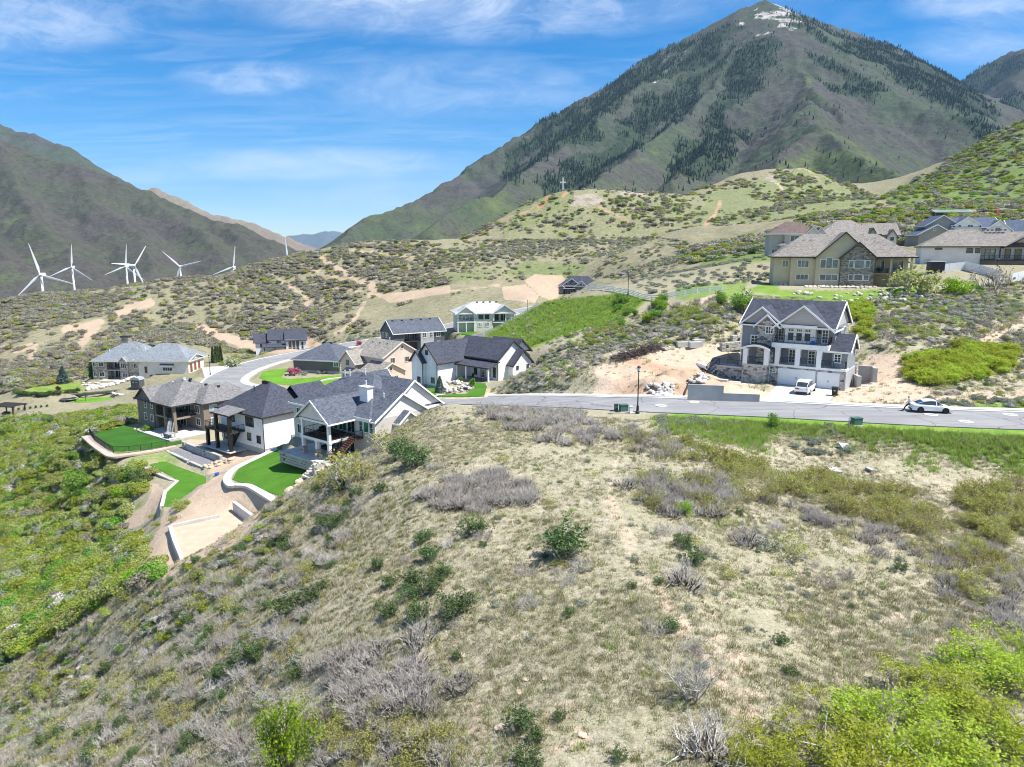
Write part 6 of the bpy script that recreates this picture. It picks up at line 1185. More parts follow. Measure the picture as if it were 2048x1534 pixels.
h.box('chimney', 'stone_tan', 5.9, 8.1, 6.3, 8.0, 9, 12.0); h.box('chimney_cap', 'trim_dark', 5.7, 8.3, 6.1, 8.2, 12.0, 12.4)
for x, y, z_ in ((3.0, 2.6, 7.6), (12, 4.0, 8.7), (14.5, 4.2, 8.6), (4, 3, 8)): h.vent(x, y, z_)
# ---------------- E: white farmhouse
h = House('white_farmhouse', (*HE, HEZ), HEY, 'white board farmhouse with charcoal gable roofs and front porch'); h.trim = 'trim_dark'; h.frame = 'trim_dark'; E_ = 5.38
h.wall('siding_white', -8, 0, 0, 7.74, 1.0, E_); h.found(-7.95, -.05, .05, 7.7, -.5, 1.0); h.gable('x', 0, 7.74, -12, 0, E_ + .02, 2.83, 'shingle_charcoal', 'siding_white', e0=False)
h.wall('siding_white', -13.6, -8, -7.1, 9, .45, 4.85); h.found(-13.55, -8.05, -7.05, 9, -.6, .45); h.gable('y', -13.6, -8, -7.1, 5, 4.87, 3.0, 'shingle_charcoal', 'siding_white', e1=False); h.wall('siding_white', -14.2, -11.2, -7.8, -4, .45, 4.7); h.found(-14.15, -11.25, -7.75, -4, -.6, .45); h.gable('y', -14.2, -11.2, -7.8, -4, 4.72, 1.75, 'shingle_charcoal', 'siding_white', e1=False, oh=.3)
h.wall('siding_white', .001, 1.3, 2.5, 7.6, .5, 4.2); h.gable('x', 2.5, 7.6, -1.5, 1.3, 4.22, 2.3, 'shingle_charcoal', 'siding_white', e0=False, oh=.35); h.win('r', 1.3, 3.5, 4.0, 3.2, 3.8, 1, fw=.06); h.win('r', 1.3, 6.3, 6.8, 3.2, 3.8, 1, fw=.06)
h.gable('x', 6.5, 11.5, -9, -2.5, E_ + .3, 2.1, 'shingle_charcoal', 'siding_white')
h.win('f', -7.1, -11.1, -10.5, 5.9, 6.6, 1, fw=.06); h.win('f', -7.1, -9.7, -8.9, .9, 1.85, 1, 1, fw=.06); h.win('f', -7.8, -12.6, -11.9, .85, 1.75, 1, 1, fw=.06)
h.box('porch_floor', 'deck_floor', -8, .25, -2.7, -.01, 1.15, 1.5); h.box('porch_skirt', 'stone_grey', -7.9, .15, -2.6, -.01, -.4, 1.149)
h.shed(-8.2, .5, -3.0, .05, 3.95, 4.75, 'shingle_charcoal')
for x in (-7.8, -5.4, .1): h.col(x, -2.6, 1.5, 3.95, .26, 'trim_white')
h.rail([(-1.6, -2.6, 1.5), (.05, -2.6, 1.5)], .9); h.win('f', 0, -5.9, -5.2, 2.0, 3.7, 1, fw=.06); h.win('f', 0, -2.5, -1.9, 2.0, 3.7, 1, fw=.06); h.win('f', 0, -1.1, -.55, 2.0, 3.7, 1, fw=.06); h.door('f', 0, -4.1, -3.2, 1.5, 3.75, 'trim_white', 1, 1); h.win('f', -.03, -3.95, -3.35, 1.75, 3.6, 2, 3, frame='trim_white', fw=.04); h.downpipe(.1, -.1, 1.4, 5.2, 'trim_dark'); h.downpipe(-8.06, -7.2, .4, 4.7, 'trim_dark'); h.downpipe(-11.1, -7.9, .4, 4.5, 'trim_dark')
chair(hw(HE, HEY, HEZ, -4.9, -1.6, 1.5), R(HEY), 'dark chair on the farmhouse porch')
# ---------------- F: low grey house
HFo = (-54, 173.3); h = House('low_grey_house', (*HFo, -29.4), -15.1, 'low dark grey house with blue slate hip roof beside the striped lawn'); E_ = 3.0
h.wall('stucco_darkgrey', 0, 12.5, 0, 13, .5, E_); h.found(.06, 12.44, .06, 13, -.8, .5); h.hip(0, 12.5, 0, 13, E_, 3.9, 'shingle_slate'); h.win('f', 0, 11.1, 12.3, 1.7, 2.75, 2, glass='glass_blue'); h.wall('stone_tan', 12.5, 12.7, .2, 4.5, -.5, E_ - .1)
h.win('r', 12.7, 1.0, 1.8, 1.2, 2.6, 1); h.win('r', 12.7, 2.4, 3.2, 1.2, 2.6, 1); h.hip(11, 17, 6, 13, E_, 2.0, 'shingle_navy'); h.wall('stucco_grey', 12.5, 13.2, 7, 13, -.5, E_)
for x, y in ((16.6, 6.4), (16.6, 9.5)): h.col(x, y, -.5, E_ - .1, .4, 'trim_cream')
for i in range(6): h.vent(5.0 + i * .42, 6.3, 6.55, 'box', 'trim_dark')
h.vent(2, 2, 3.9, 'box', 'trim_dark'); h.vent(10, 2, 3.9, 'box', 'trim_dark')
# ---------------- G: peach house
HGo = (-25.8, 144.4); h = House('peach_house', (*HGo, -26.1), -41.6, 'peach stucco house with brown shingle gables behind the brick house'); h.trim = 'trim_cream'; h.frame = 'trim_cream'; E_ = 4.6
h.wall('stucco_peach', -10, 0, -.8, 8.8, -1, E_); h.gable('x', -.8, 8.8, -10, 0, E_, 2.7, 'shingle_khaki', 'stucco_peach'); h.win('r', 0, 1.1, 2.1, 3.2, 4.2, 2); h.win('r', 0, 4.9, 5.9, 3.1, 4.1, 2); h.win('r', 0, 3.9, 4.4, 6.0, 6.5, 1)
h.wall('stucco_peach', -.5, 2.2, -4.2, 3.0, -1.5, 1.7); h.gable('x', -4.2, 3.0, -4, 2.2, 1.72, 1.9, 'shingle_khaki', 'stucco_peach', e0=False); h.win('r', 2.2, .2, 1.0, -.2, .9, 2); h.win('r', 2.2, -1.0, -.4, 2.2, 2.8, 1)
h.wall('stucco_peach', -11, -6, -3.5, 0, -1.5, 3.2); h.gable('y', -11, -6, -3.5, 3, 3.22, 2.2, 'shingle_khaki', 'stucco_peach', e1=False); h.win('f', -3.5, -9.2, -8.0, 2.4, 3.6, 3); h.wall('stone_brown', -8.8, -2, -4.6, -3.49, -1.5, .8); h.shed(-9, -1.8, -5.0, -3.5, 1.0, 1.9, 'shingle_khaki')
for x in (-3, -5.5, -8): h.vent(x, 3.0, 6.9, 'box', 'metal_grey')
h.vent(-4.5, 4.6, 7.3)
# ---------------- H: slate blue two storey house
HHo = (-33.5, 200); h = House('slate_blue_house', (*HHo, -28.2), 33, 'slate blue two storey house with long gable roof and balcony'); E_ = 5.2
h.wall('siding_dark', 0, 3.3, 0, 9, -1, E_); h.wall('siding_dark', 3.3, 8.2, 2.4, 9, -1, E_); h.wall('siding_grey', 8.2, 12.4, -.5, 9, -1, E_ - .2); h.wall('siding_dark', 12.4, 16.2, 0, 9, -1, E_); h.gable('x', 0, 9, 0, 16.2, E_, 3.3, 'shingle_slate', 'siding_dark')
h.box('balcony', 'trim_dark', 3.3, 8.2, -.2, 2.39, 2.4, 2.65); h.rail([(3.35, -.1, 2.65), (8.15, -.1, 2.65)]); h.win('f', 2.4, 3.8, 5.2, 3.2, 4.7, 2); h.win('f', 2.4, 6, 7.6, 2.8, 4.7, 2)
for u0, u1, c_ in ((8.9, 10, -.5), (11.0, 12.0, -.5), (13.5, 14.7, 0)): h.win('f', c_, u0, u1, 3.5, 4.8, 2, 1)
h.win('f', -.5, 9.2, 10.4, .9, 2.0, 2); h.win('f', 0, 13.7, 14.9, 1.0, 2.0, 2)
for u0, u1 in ((6.9, 7.7), (3.9, 4.7), (5.0, 5.8)): h.win('l', 0, u0, u1, 3.5, 4.8, 1, 1)
for i in range(5): h.vent(1.5 + i * 3, 4.0, 8.3, 'box', 'trim_dark')
# ---------------- I: cream house with balcony
HIo = (-16.5, 212.5); h = House('cream_house', (*HIo, -23.8), 12, 'cream house with pale roof, two gables and a corner balcony'); E_ = 5.2; h.glass = 'glass_pale'
h.wall('siding_cream', .2, 5.5, 1.6, 10, -.5, E_); h.wall('siding_cream', 5.5, 11, 0, 10, -.5, E_); h.wall('siding_cream', 11, 18, 2.4, 10, -.5, E_); h.hip(0, 18, 0, 11.5, E_, 3.2, 'shingle_pale'); h.gable('y', 0, 5.4, -.2, 4, E_ + .05, 2.0, 'shingle_pale', 'siding_cream', e1=False); h.gable('y', 11, 18, -.2, 4, E_ + .05, 2.3, 'shingle_pale', 'siding_cream', e1=False)
h.box('balcony', 'trim_white', 0, 5.5, -.3, 1.59, 2.55, 2.85); h.rail([(.05, -.2, 2.85), (5.45, -.2, 2.85)]); h.box('deck', 'trim_white', 11, 18, -.2, 2.39, 2.3, 2.55); h.rail([(11.1, -.1, 2.55), (17.9, -.1, 2.55)])
for x in (.3, 2.8, 5.3): h.col(x, -.1, -.6, 2.55, .3, 'trim_white')
for x in (.3, 5.3, 11.2, 14.9, 17.8): h.col(x, -.05, 2.85, E_, .28, 'trim_white')
h.win('f', 1.6, .9, 1.6, 3.2, 4.7, 1); h.win('f', 1.6, 4.1, 4.8, 3.2, 4.7, 1); h.win('f', 1.6, 1.9, 3.8, 3.2, 4.7, 2); h.win('f', 0, 6.5, 8.1, 3.4, 4.9, 1, glass='glass'); h.win('f', 0, 8.4, 9.9, 3.4, 4.9, 1, glass='glass'); h.win('f', 0, 6.5, 7.7, 1.3, 2.4, 2); h.win('f', 0, 8.5, 9.7, 1.3, 2.4, 2); h.win('f', 2.4, 12, 13.2, 2.7, 4.7, 1, glass='glass'); h.win('f', 2.4, 13.8, 15.6, 2.7, 4.7, 2, glass='glass')
for i in range(4): h.vent(7 + i * 2.0, 5.2, 8.2, 'box', 'trim_dark')
# ---------------- J: dark brick house at the end of the street
HJo = (19, 292); h = House('dark_brick_house', (*HJo, -18.2), -9.7, 'dark brick house with navy gables and white garage door at the street end'); E_ = 3.5
h.wall('brick_dark', 0, 2.0, 0, 9, -1, E_); h.wall('brick_dark', 2, 6.7, 2, 9, -1, 5.0); h.wall('brick_dark', 6.7, 11.7, 0, 9, -1, E_ + .4); h.wall('brick_dark', 11.7, 16.5, 1, 9, -1, 4.2); h.hip(0, 16.3, .2, 10, 4.0, 4.0, 'shingle_charcoal'); h.gable('y', 2.0, 8.6, .8, 6, 4.6, 2.3, 'shingle_charcoal', 'siding_dark', e1=False); h.gable('y', 6.7, 11.7, 0, 5, E_ + .42, 2.2, 'shingle_charcoal', 'shake_grey', e1=False); h.gable('y', -.1, 2.3, 0, 4, E_, 1.0, 'shingle_charcoal', 'brick_dark', e1=False)
h.door('f', 0, 7.5, 10.8, -.1, 2.25, 'trim_white', 4, 4, name='garage_door', handle=False); h.shed(1.9, 6.8, -.4, 2.2, 3.0, 3.6, 'shingle_charcoal'); h.box('porch_floor', 'concrete', 2, 6.7, -.3, 1.99, -.5, 0)
for x in (2.2, 4.4, 6.5): h.col(x, -.2, 0, 3.0, .3, 'trim_dark')
h.win('f', .8, 3.6, 4.5, 4.7, 5.6, 2); h.win('f', .8, 5.8, 7.0, 4.7, 5.5, 2); h.win('f', 0, 8.7, 9.6, 4.3, 5.1, 2); h.win('f', 0, .6, 1.4, 1.6, 2.8, 1); h.win('f', 2, 2.8, 4.0, .8, 2.4, 2); h.door('f', 2, 4.8, 5.7, 0, 2.2, 'trim_dark', 1, 1)
h.vent(9, 4.6, 7.4)
# ---------------- K: black and white house
HKo = (-91, 250); h = House('black_and_white_house', (*HKo, -36.2), 18, 'white house with black gable roofs and tall windows beyond the bend'); h.trim = 'trim_dark'; E_ = 5.0; h.frame = 'trim_white'
h.wall('stucco_white', 0, 4.5, .5, 8, -1, 4.2); h.wall('stucco_white', 4.5, 10.3, 0, 9, -1, E_); h.wall('stucco_white', 10.3, 17.3, -1.5, 9, -1, E_); h.gable('x', .5, 8, -.3, 5, 4.2, 2.5, 'shingle_charcoal', 'stucco_white', e1=False); h.gable('x', 0, 9, 4.5, 17.3, E_, 3.1, 'shingle_charcoal', 'stucco_white'); h.gable('x', -1.5, 6, 10.3, 17.3, E_ - .2, 2.6, 'shingle_charcoal', 'stucco_white'); h.shed(2.6, 10.4, -3, .3, 2.5, 3.4, 'shingle_charcoal')
for x in (3.0, 6.5, 10.0): h.col(x, -2.7, -1, 2.5, .35, 'trim_dark')
for x in (11.2, 12.5, 13.8): h.win('f', -1.5, x, x + 1.05, -.2, 4.5, 1, 1, glass='glass')
h.win('f', -1.5, 15.6, 16.3, 1.5, 4.0, 1, 1); h.win('f', 0, 7.2, 8.6, 3.6, 4.8, 3); h.win('f', .5, 1.5, 2.3, 2.2, 3.6, 1)
# ---------------- L: blue grey house on the stone garage
h = House('blue_grey_house', (*HL, HLZ), HLY, 'blue grey three level house with stone garage level, white columns and gables'); E_ = 8.05; F1, F2 = 2.75, 5.35
h.wall('stone_grey', -1.3, 8.3, 0, 9.8, -.5, 2.45); h.wall('stone_grey', -4.7, -1.3, -1.2, 3, -.8, 2.3); h.box('terrace_slab', 'trim_white', -1.35, 8.4, -.06, 2.0, 2.45, 2.72); h.box('porch_slab', 'concrete', -4.75, -1.36, -1.25, 2.0, 2.3, 2.6)
h.wall('siding_slate', -5.5, -1.2, .75, 9.85, 0, E_); h.wall('siding_lap_slate', -1.2, 6.4, 2.0, 9.85, 2.4, E_); h.wall('siding_lap_slate', 6.4, 8.3, 1.0, 7.0, 2.4, 5.0); h.wall('stone_grey', -3.3, -1.0, .3, 1.5, F1, 7.75)
h.gable('x', .75, 11.0, -5.5, 6.4, E_, 2.95, 'shingle_charcoal', 'shake_grey'); h.gable('y', -5.5, -.2, .6, 5, E_ + .03, 2.2, 'shingle_charcoal', 'shake_grey', e1=False); h.gable('y', -3.5, -.5, .2, 4, E_ - .2, 1.45, 'shingle_charcoal', 'stone_grey', e1=False, oh=.25); h.gable('y', -1.0, 6.2, .4, 5.5, 7.8, 2.85, 'shingle_charcoal', 'shake_grey', e1=False)
h.gable('x', .9, 5.9, 5.6, 8.4, 5.05, 1.85, 'shingle_charcoal', 'siding_grey', e0=False, oh=.35)
h.wall('trim_white', .2, 4.1, 1.0, 2.0, F2 + .35, 7.75); h.shed(-.1, 4.4, .25, 1.6, 8.0, 8.75, 'black_metal', name='bay_roof')
for u in (.62, 1.7, 2.78): h.win('f', 1.0, u, u + .72, 6.0, 7.05, 1, fw=.12); h.win('f', 1.0, u + .05, u + .67, 7.25, 7.55, 3, fw=.06)
h.box('balcony', 'trim_white', -1.2, 6.1, -.1, 1.99, 5.0, F2 + .3); h.rail([(-1.1, 1.9, F2 + .3), (-1.1, 0, F2 + .3), (6.0, 0, F2 + .3), (6.0, 1.9, F2 + .3)])
for u in (-.85, 4.85): h.win('f', 2.0, u, u + .62, 5.85, 7.5, 2, 3, fw=.13, name='french_door')
for u in (.75, 3.3): h.win('f', 2.0, u, u + .72, 2.85, 4.55, 2, 3, fw=.13, name='french_door')
for x in (-.35, 2.3, 5.0): h.col(x, .22, 2.72, 5.0, .62, 'trim_white')
h.rail([(0.0, .1, 2.72), (2.0, .1, 2.72)]); h.rail([(2.65, .1, 2.72), (4.65, .1, 2.72)]); h.rail([(5.35, .1, 2.72), (8.25, .1, 2.72), (8.25, .95, 2.72)])
h.win('f', 1.0, 6.75, 7.45, 3.5, 4.5, 2, 2, fw=.13); h.win('f', .75, -4.2, -3.4, 5.1, 6.3, 2, 2, fw=.14); h.win('f', .3, -2.15, -1.25, 6.85, 7.7, 3, 1, fw=.1); h.win('f', 0, -.85, -.45, 1.55, 1.95, 2, 1, fw=.08)
h.door('f', 0, 0, 4.6, 0, 2.1, 'trim_white', 4, 4, name='garage_door'); h.door('f', 0, 5.1, 7.6, 0, 2.05, 'trim_white', 4, 2, name='garage_door')
for x in (-4.35, -1.5): h.col(x, -.95, 2.6, 4.75, .62, 'trim_white')
ar = MB(); pts = [(-4.9 + 3.9 * i / 12, 4.75 + .5 * math.sin(math.pi * i / 12)) for i in range(13)]; ar.extrude(pts + [(x, z_ + .14) for x, z_ in pts[::-1]], -1.5, 1.0, 'y'); ar.build('porch_roof', M['black_metal'], h.r); ar = MB(); ar.extrude([(x, z_ - .16) for x, z_ in pts] + [(x, z_ + .1) for x, z_ in pts[::-1]], -1.6, -1.501, 'y'); ar.build('porch_arch', M['trim_white'], h.r)
h.rail([(-4.0, -1.1, 2.6), (-1.85, -1.1, 2.6)]); h.door('f', .75, -2.3, -1.5, 2.65, 4.7, 'trim_dark', 1, 1, handle=False) if False else None
h.box('front_walk', 'concrete', -8.6, -4.76, -.6, 1.2, 1.7, 1.95); h.box('walk_wall', 'stone_grey', -8.5, -4.8, -.5, 1.15, -.5, 1.7); h.rail([(-8.5, -.5, 1.95), (-4.9, -.5, 1.95)], .9)
h.steps((-8.6, .3, 1.95), (-10.3, -1.4, -.1), 1.4, 9, 'concrete', 'front_steps'); h.rail([(-9.1, .8, 1.9), (-10.9, -1.0, 0)], .9); h.rail([(-8.2, -.3, 1.9), (-9.8, -1.9, 0)], .9)
for i in range(5): h.box('path_slab', 'concrete', -9.3 + i * 1.75, -7.75 + i * 1.75, -3.2 - .18 * i, -2.2 - .18 * i, -.5, .5 - .13 * i)
h.win('r', 6.4, 7.2, 8.6, 6.2, 7.5, 2); h.downpipe(-5.56, .68, 2, 7.8, 'trim_white'); h.downpipe(-1.25, -.1, 0, 2.3, 'trim_white'); h.wall('siding_grey', 8.3, 8.45, 0, 6.5, -.5, 2.45)
wl = MB().lathe([(.1, 0), (.16, .3), (.05, .36)], 8).build('wall_lamp', M['black_metal'], h.r, loc=(4.45, 1.85, 7.0))
for x0_, x1_, y_, z0_, z1_ in ((-9.5, -5.6, 4.2, -1, 5.4), (-7.6, -5.6, 6.6, 0, 7.3)):
    pass
# ---------------- M: big tan house on the hill
h = House('big_tan_house', (*HM, HMZ), HMY, 'big tan stucco house with brown roof and stone gable on the hill'); h.trim = 'trim_dark'; h.frame = 'trim_white'; E_ = 6.0; h.glass = 'glass_blue'
h.wall('stucco_tan', .2, 3.8, 1.0, 13.5, -.6, E_); h.wall('stucco_tan', 3.8, 21.6, 0, 13.5, -.6, E_); h.wall('stucco_tan', 21.6, 29.6, 4.0, 13.5, -.6, E_); h.hip(0, 30, 0, 13.8, E_, 5.0, 'shingle_warm'); h.gable('y', 9.2, 21.0, -.6, 7, E_ + .02, 5.1, 'shingle_warm', 'stucco_tan', e1=False); h.wall('stucco_tan', 9.2, 14.4, -.6, .5, -.6, E_); h.wall('stone_brown', 14.5, 21.5, -1.2, 1, -.6, E_ + .1); h.gable('y', 14.5, 21.5, -1.2, 5, E_ + .12, 2.9, 'shingle_warm', 'stone_brown', e1=False)
h.box('deck', 'trim_taupe', 21.6, 29.6, .05, 3.99, 2.5, 2.8); h.box('post', 'stucco_tan', 25.0, 25.35, .1, .45, -.6, E_); h.box('post', 'stucco_tan', 29.2, 29.6, .1, .5, -.6, E_); h.rail([(21.7, .15, 2.8), (29.4, .15, 2.8)]); h.win('f', 4.0, 23, 24.6, 3.2, 5.2, 2); h.win('f', 4.0, 26.4, 28.6, 3.2, 5.2, 2)
for c_, u0, u1, w0, w1, nv in ((1.0, 2.05, 3.3, 3.95, 5.3, 2), (0, 5.3, 7.7, 3.95, 5.35, 3), (-.6, 10.2, 11.3, 3.8, 5.5, 1), (-.6, 11.45, 12.65, 3.8, 5.9, 1), (-.6, 12.8, 13.9, 3.8, 5.5, 1), (-1.2, 16.2, 17.1, 3.9, 5.35, 1), (-1.2, 17.4, 19.3, 3.85, 5.4, 1), (-1.2, 19.6, 20.5, 3.9, 5.35, 1), (0, 5.2, 7.8, 1.25, 2.35, 3), (-.6, 10.3, 14.0, 1.25, 2.4, 3), (-1.2, 16.3, 17.2, 1.3, 2.35, 1), (-1.2, 17.5, 19.2, 1.25, 2.4, 1), (-1.2, 19.5, 20.5, 1.3, 2.35, 1)): h.win('f', c_, u0, u1, w0, w1, nv)
for x in (7, 8.5, 14, 15.8, 18.5): h.vent(x, 5.0, 9.6, 'box', 'trim_white')
for x in (22, 24, 26): h.vent(x, 3.2, 8.3, 'box', 'trim_white')
for x in (.6, 1.6, 2.6): h.box('air_conditioner', 'metal_grey', x, x + .7, -.2, .5, -.5, .4)
h.r.scale = (.917, 1, 1)
chair(hw(HM, HMY, HMZ, 21.3, 2.2, 2.8), 0, 'chair on the deck of the big tan house'); table(hw(HM, HMY, HMZ, 22.3, 2.4, 2.8), 0, 'table on the deck of the big tan house')
# ---------------- N: pale stucco house
HNo = (102, 180); h = House('pale_stucco_house', (*HNo, -3.1), -24, 'pale stucco house with warm grey roof and raised covered patio'); h.trim = 'trim_dark'; h.frame = 'trim_dark'; E_ = 4.0
h.wall('stucco_oat', 0, 12.6, 0, 13, -2.5, E_); h.wall('stucco_oat', 12.6, 27, 2.2, 13, 1.0, E_); h.wall('stucco_oat', 12.6, 27, 3.5, 13, -3, 1.0); h.hip(0, 18.5, 0, 13, E_, 4.3, 'shingle_warm'); h.hip(8, 28, 1, 12, E_, 3.7, 'shingle_warm'); h.gable('y', 17.5, 28.0, -1.0, 6, E_, 3.3, 'shingle_warm', None, e1=False); h.gable('y', 18, 27.5, 2.0, 5, E_, 3.0, 'shingle_warm', 'stucco_oat', e1=False)
h.box('patio_deck', 'trim_dark', 12.6, 28, -1, 2.19, .75, 1.0); h.rail([(12.7, -.9, 1.0), (28, -.9, 1.0)])
for x in (16.4, 22, 27.6): h.col(x, -.8, -3 if x > 17 else 1.0, E_, .3, 'trim_dark')
h.win('f', 0, 9.7, 10.9, 2.6, 3.6, 2); h.win('f', 0, 11.5, 12.4, 2.6, 3.6, 2); h.win('f', 2.2, 13.9, 15.9, 1.1, 3.4, 2, glass='glass_pale'); h.win('f', 2.2, 18, 19, 1.4, 3.4, 1); h.win('f', 2.2, 20, 21.2, 1.1, 3.4, 1); h.win('f', 2.2, 23, 26, 1.2, 3.4, 3, frame='trim_white', glass='glass_pale'); h.win('f', 0, 3.0, 4.4, 3.4, 3.65, 2)
for i in range(6): h.vent(13.6 + i * .9, 6.1, 8.1, 'box', 'trim_taupe')
h.box('air_conditioner', 'metal_grey', 1.5, 2.2, -.8, -.1, -.4, .9)
# ---------------- O, P, Q and the rest on the upper street
q = P(1540, 467, 205); h = House('tan_two_storey_house', (q[0], q[1], q[2] - 6.4), -12, 'tan two storey house with brown hip roof behind the big tan house'); E_ = 6.2
h.wall('stucco_grey', 0, 4, 1, 9, -2, E_ - .2); h.wall('stucco_grey', 4, 13, 0, 9, -2, E_); h.hip(0, 13, 0, 9.5, E_, 3.6, 'shingle_brown'); h.gable('y', 9.5, 13, -1, 4, E_, 1.9, 'shingle_brown', 'stucco_cream', e1=False); h.wall('stucco_cream', 9.5, 13, -1, 1, -2, E_); h.gable('y', 12.2, 15, .5, 5, E_, 1.7, 'shingle_brown', 'stucco_cream', e1=False); h.wall('stucco_cream', 12.5, 14.8, .5, 5, -2, E_); h.win('f', 0, 5.6, 7.8, 4.2, 5.7, 2); h.win('f', 0, 5.4, 7.4, .8, 2.2, 3); h.win('f', 1, 1.0, 2.4, .4, 2.0, 2); h.win('f', -1, 10.6, 11.6, 4.2, 5.6, 1); h.hip(2.8, 4.6, -.8, 1, 3.2, .8, 'shingle_brown'); h.box('bay', 'stucco_grey', 2.9, 4.5, -.7, .99, -2, 3.1)
h.vent(6, 4.6, 9.4, 'box', 'trim_white'); h.vent(9, 4.6, 9.4)
q = P(1655, 471, 222); h = House('brown_roofed_house', (q[0], q[1], q[2] - 3.2), -8, 'house with wide brown roof and dark fascia peeking over the big tan roof'); h.trim = 'trim_dark'; E_ = 3.4
h.wall('stucco_mush', 0, 20, 0, 12, -3, E_); h.hip(-2, 15, 0, 13, E_, 4.6, 'shingle_warm'); h.gable('x', .5, 9, 11, 21, E_, 3.4, 'shingle_warm', 'stucco_cream', e0=False); h.gable('y', 11.2, 14.2, -.8, 4, E_ - .5, 2.4, 'shingle_warm', 'stucco_mush', e1=False); h.wall('stucco_mush', 11.3, 14.1, -.8, 1, -3, E_ - .5); h.gable('y', 17, 19.8, -.6, 4, E_ - .5, 1.9, 'shingle_warm', 'stucco_cream', e1=False); h.wall('stucco_cream', 17.1, 19.7, -.6, 1, -3, E_ - .5); h.win('f', -.6, 17.9, 19, 1.6, 2.7, 1)
for x in (2, 4.5, 7): h.vent(x, 3, 5.9)
q = P(1834, 491, 228); h = House('blue_roofed_house', (q[0], q[1], q[2]), -10, 'grey and white house with navy roof and several gables on the upper street'); E_ = 3.4
h.wall('stucco_mush', .3, 10.5, 0, 12, -3, E_); h.gable('y', 0, 10.5, 0, 10, E_, 2.9, 'shingle_navy', 'stucco_mush', e1=False); h.wall('stucco_mush', 3.5, 13, 3, 14, 0, 6.3); h.gable('y', 3.2, 12.6, 3, 13, 6.3, 3.0, 'shingle_navy', 'stucco_mush', e1=False); h.wall('siding_white', 11, 18, 1.5, 12, 0, 6.4); h.gable('y', 11, 18, 1.5, 12, 6.3, 2.4, 'shingle_navy', 'siding_white', e1=False); h.gable('x', 1.5, 12, 10, 24, 5.6, 3.0, 'shingle_navy', 'siding_white', e0=False); h.wall('siding_white', 18, 25, 2, 12, 0, 5.2); h.gable('y', 19.5, 27, 1.2, 10, 4.6, 3.0, 'shingle_navy', 'siding_white', e1=False); h.wall('siding_white', 19.6, 26.9, 1.2, 8, 0, 4.6); h.box('entry', 'trim_white', 8.0, 10.3, -.8, 0.5, -3, 3.0)
h.win('f', 0, 5.1, 7.1, 1.6, 2.6, 3); h.win('f', 1.5, 11.9, 12.6, 5.3, 6.3, 1); h.win('f', 1.5, 14.6, 16, 5.3, 6.3, 2); h.win('f', 1.2, 22.4, 23.8, 4.3, 5.7, 2); h.win('f', 0, 4.4, 4.9, 4.6, 5.1, 1)
q = hit(1880, 437); q = np.array([q[0] - 2, q[1], q[2] + .2]); h = House('green_roofed_barn', (q[0], q[1], q[2] - .3), -4, 'long open barn with green metal roof on the hillside', 'barn'); h.gable('x', 0, 6, 0, 15.5, 3.0, 1.0, 'shingle_green', 'stucco_tan'); h.wall('stucco_tan', 9.5, 15.3, .2, 5.8, -2, 3.0); h.wall('stucco_tan', .2, 9.5, 5.4, 5.8, -2, 3.0); h.r.scale = (q[1] / 330,) * 3
for x in (.4, 3.4, 6.4): h.col(x, .4, -2, 3.0, .3, 'trim_taupe')
q = P(2022, 478, 225); h = House('navy_roofed_house', (q[0], q[1], q[2] - 2), -10, 'house with steep navy roof cut by the right edge'); h.wall('stucco_grey', 0, 16, 0, 10, -3, 3.2); h.gable('x', 0, 10, 0, 16, 3.2, 4.6, 'shingle_navy', 'stucco_grey'); h.win('f', 0, 1.5, 3.0, .8, 2.4, 2)
# ================================================================ rocks, walls, fences
def boulder_mesh(seed, mat):
    bm = bmesh.new(); bmesh.ops.create_icosphere(bm, subdivisions=2, radius=1.0); r = random.Random(seed)
    ax = [(Vector((r.gauss(0, 1), r.gauss(0, 1), r.gauss(0, 1))).normalized(), r.uniform(.55, .85)) for _ in range(7)]
    for v in bm.verts:
        for a, k in ax:
            d = v.co.dot(a)
            if d > k: v.co -= a * (d - k) * .9
        v.co *= 1 + r.uniform(-.05, .05)
    for v in bm.verts: v.co.z *= .72
    me = bpy.data.meshes.new('boulder'); bm.to_mesh(me); bm.free(); me.materials.append(M[mat]); return me
BOUL = {mt: [boulder_mesh(i + len(mt) * 3, mt) for i in range(5)] for mt in ('pale_rock', 'limestone', 'buff_rock')}
def boulder(loc, s_, mat, label, group, sink=.25):
    o = link('boulder', BOUL[mat][rnd.randrange(5)], None); sx_ = s_ * rnd.uniform(.8, 1.2)
    o.scale = (sx_ / 2, s_ * rnd.uniform(.75, 1.1) / 2, s_ * rnd.uniform(.8, 1.15) / 2); o.rotation_euler = (rnd.uniform(-.3, .3), rnd.uniform(-.3, .3), rnd.uniform(0, 6.28)); o.location = (loc[0], loc[1], loc[2] + s_ * (.36 - sink)); tag(o, label, 'boulder', group); return o
def rocks(poly, n_, sr, mat, label, group, dr, pile=0.0):
    cx_, cy_ = np.mean([p_[0] for p_ in poly]), np.mean([p_[1] for p_ in poly]); k = 0; t = 0
    x0, x1 = min(p_[0] for p_ in poly), max(p_[0] for p_ in poly); y0, y1 = min(p_[1] for p_ in poly), max(p_[1] for p_ in poly); cand = []
    while k < n_ and t < n_ * 12:
        t += 1; a, b = rnd.uniform(x0, x1), rnd.uniform(y0, y1)
        if inpoly(np.array([a]), np.array([b]), poly)[0]: cand.append((a, b)); k += 1
    for a, b in cand:
        q = hit(a, b)
        if dr[0] < q[1] < dr[1]: boulder((q[0], q[1], q[2] + rnd.uniform(0, pile)), rnd.uniform(*sr), mat, label, group)
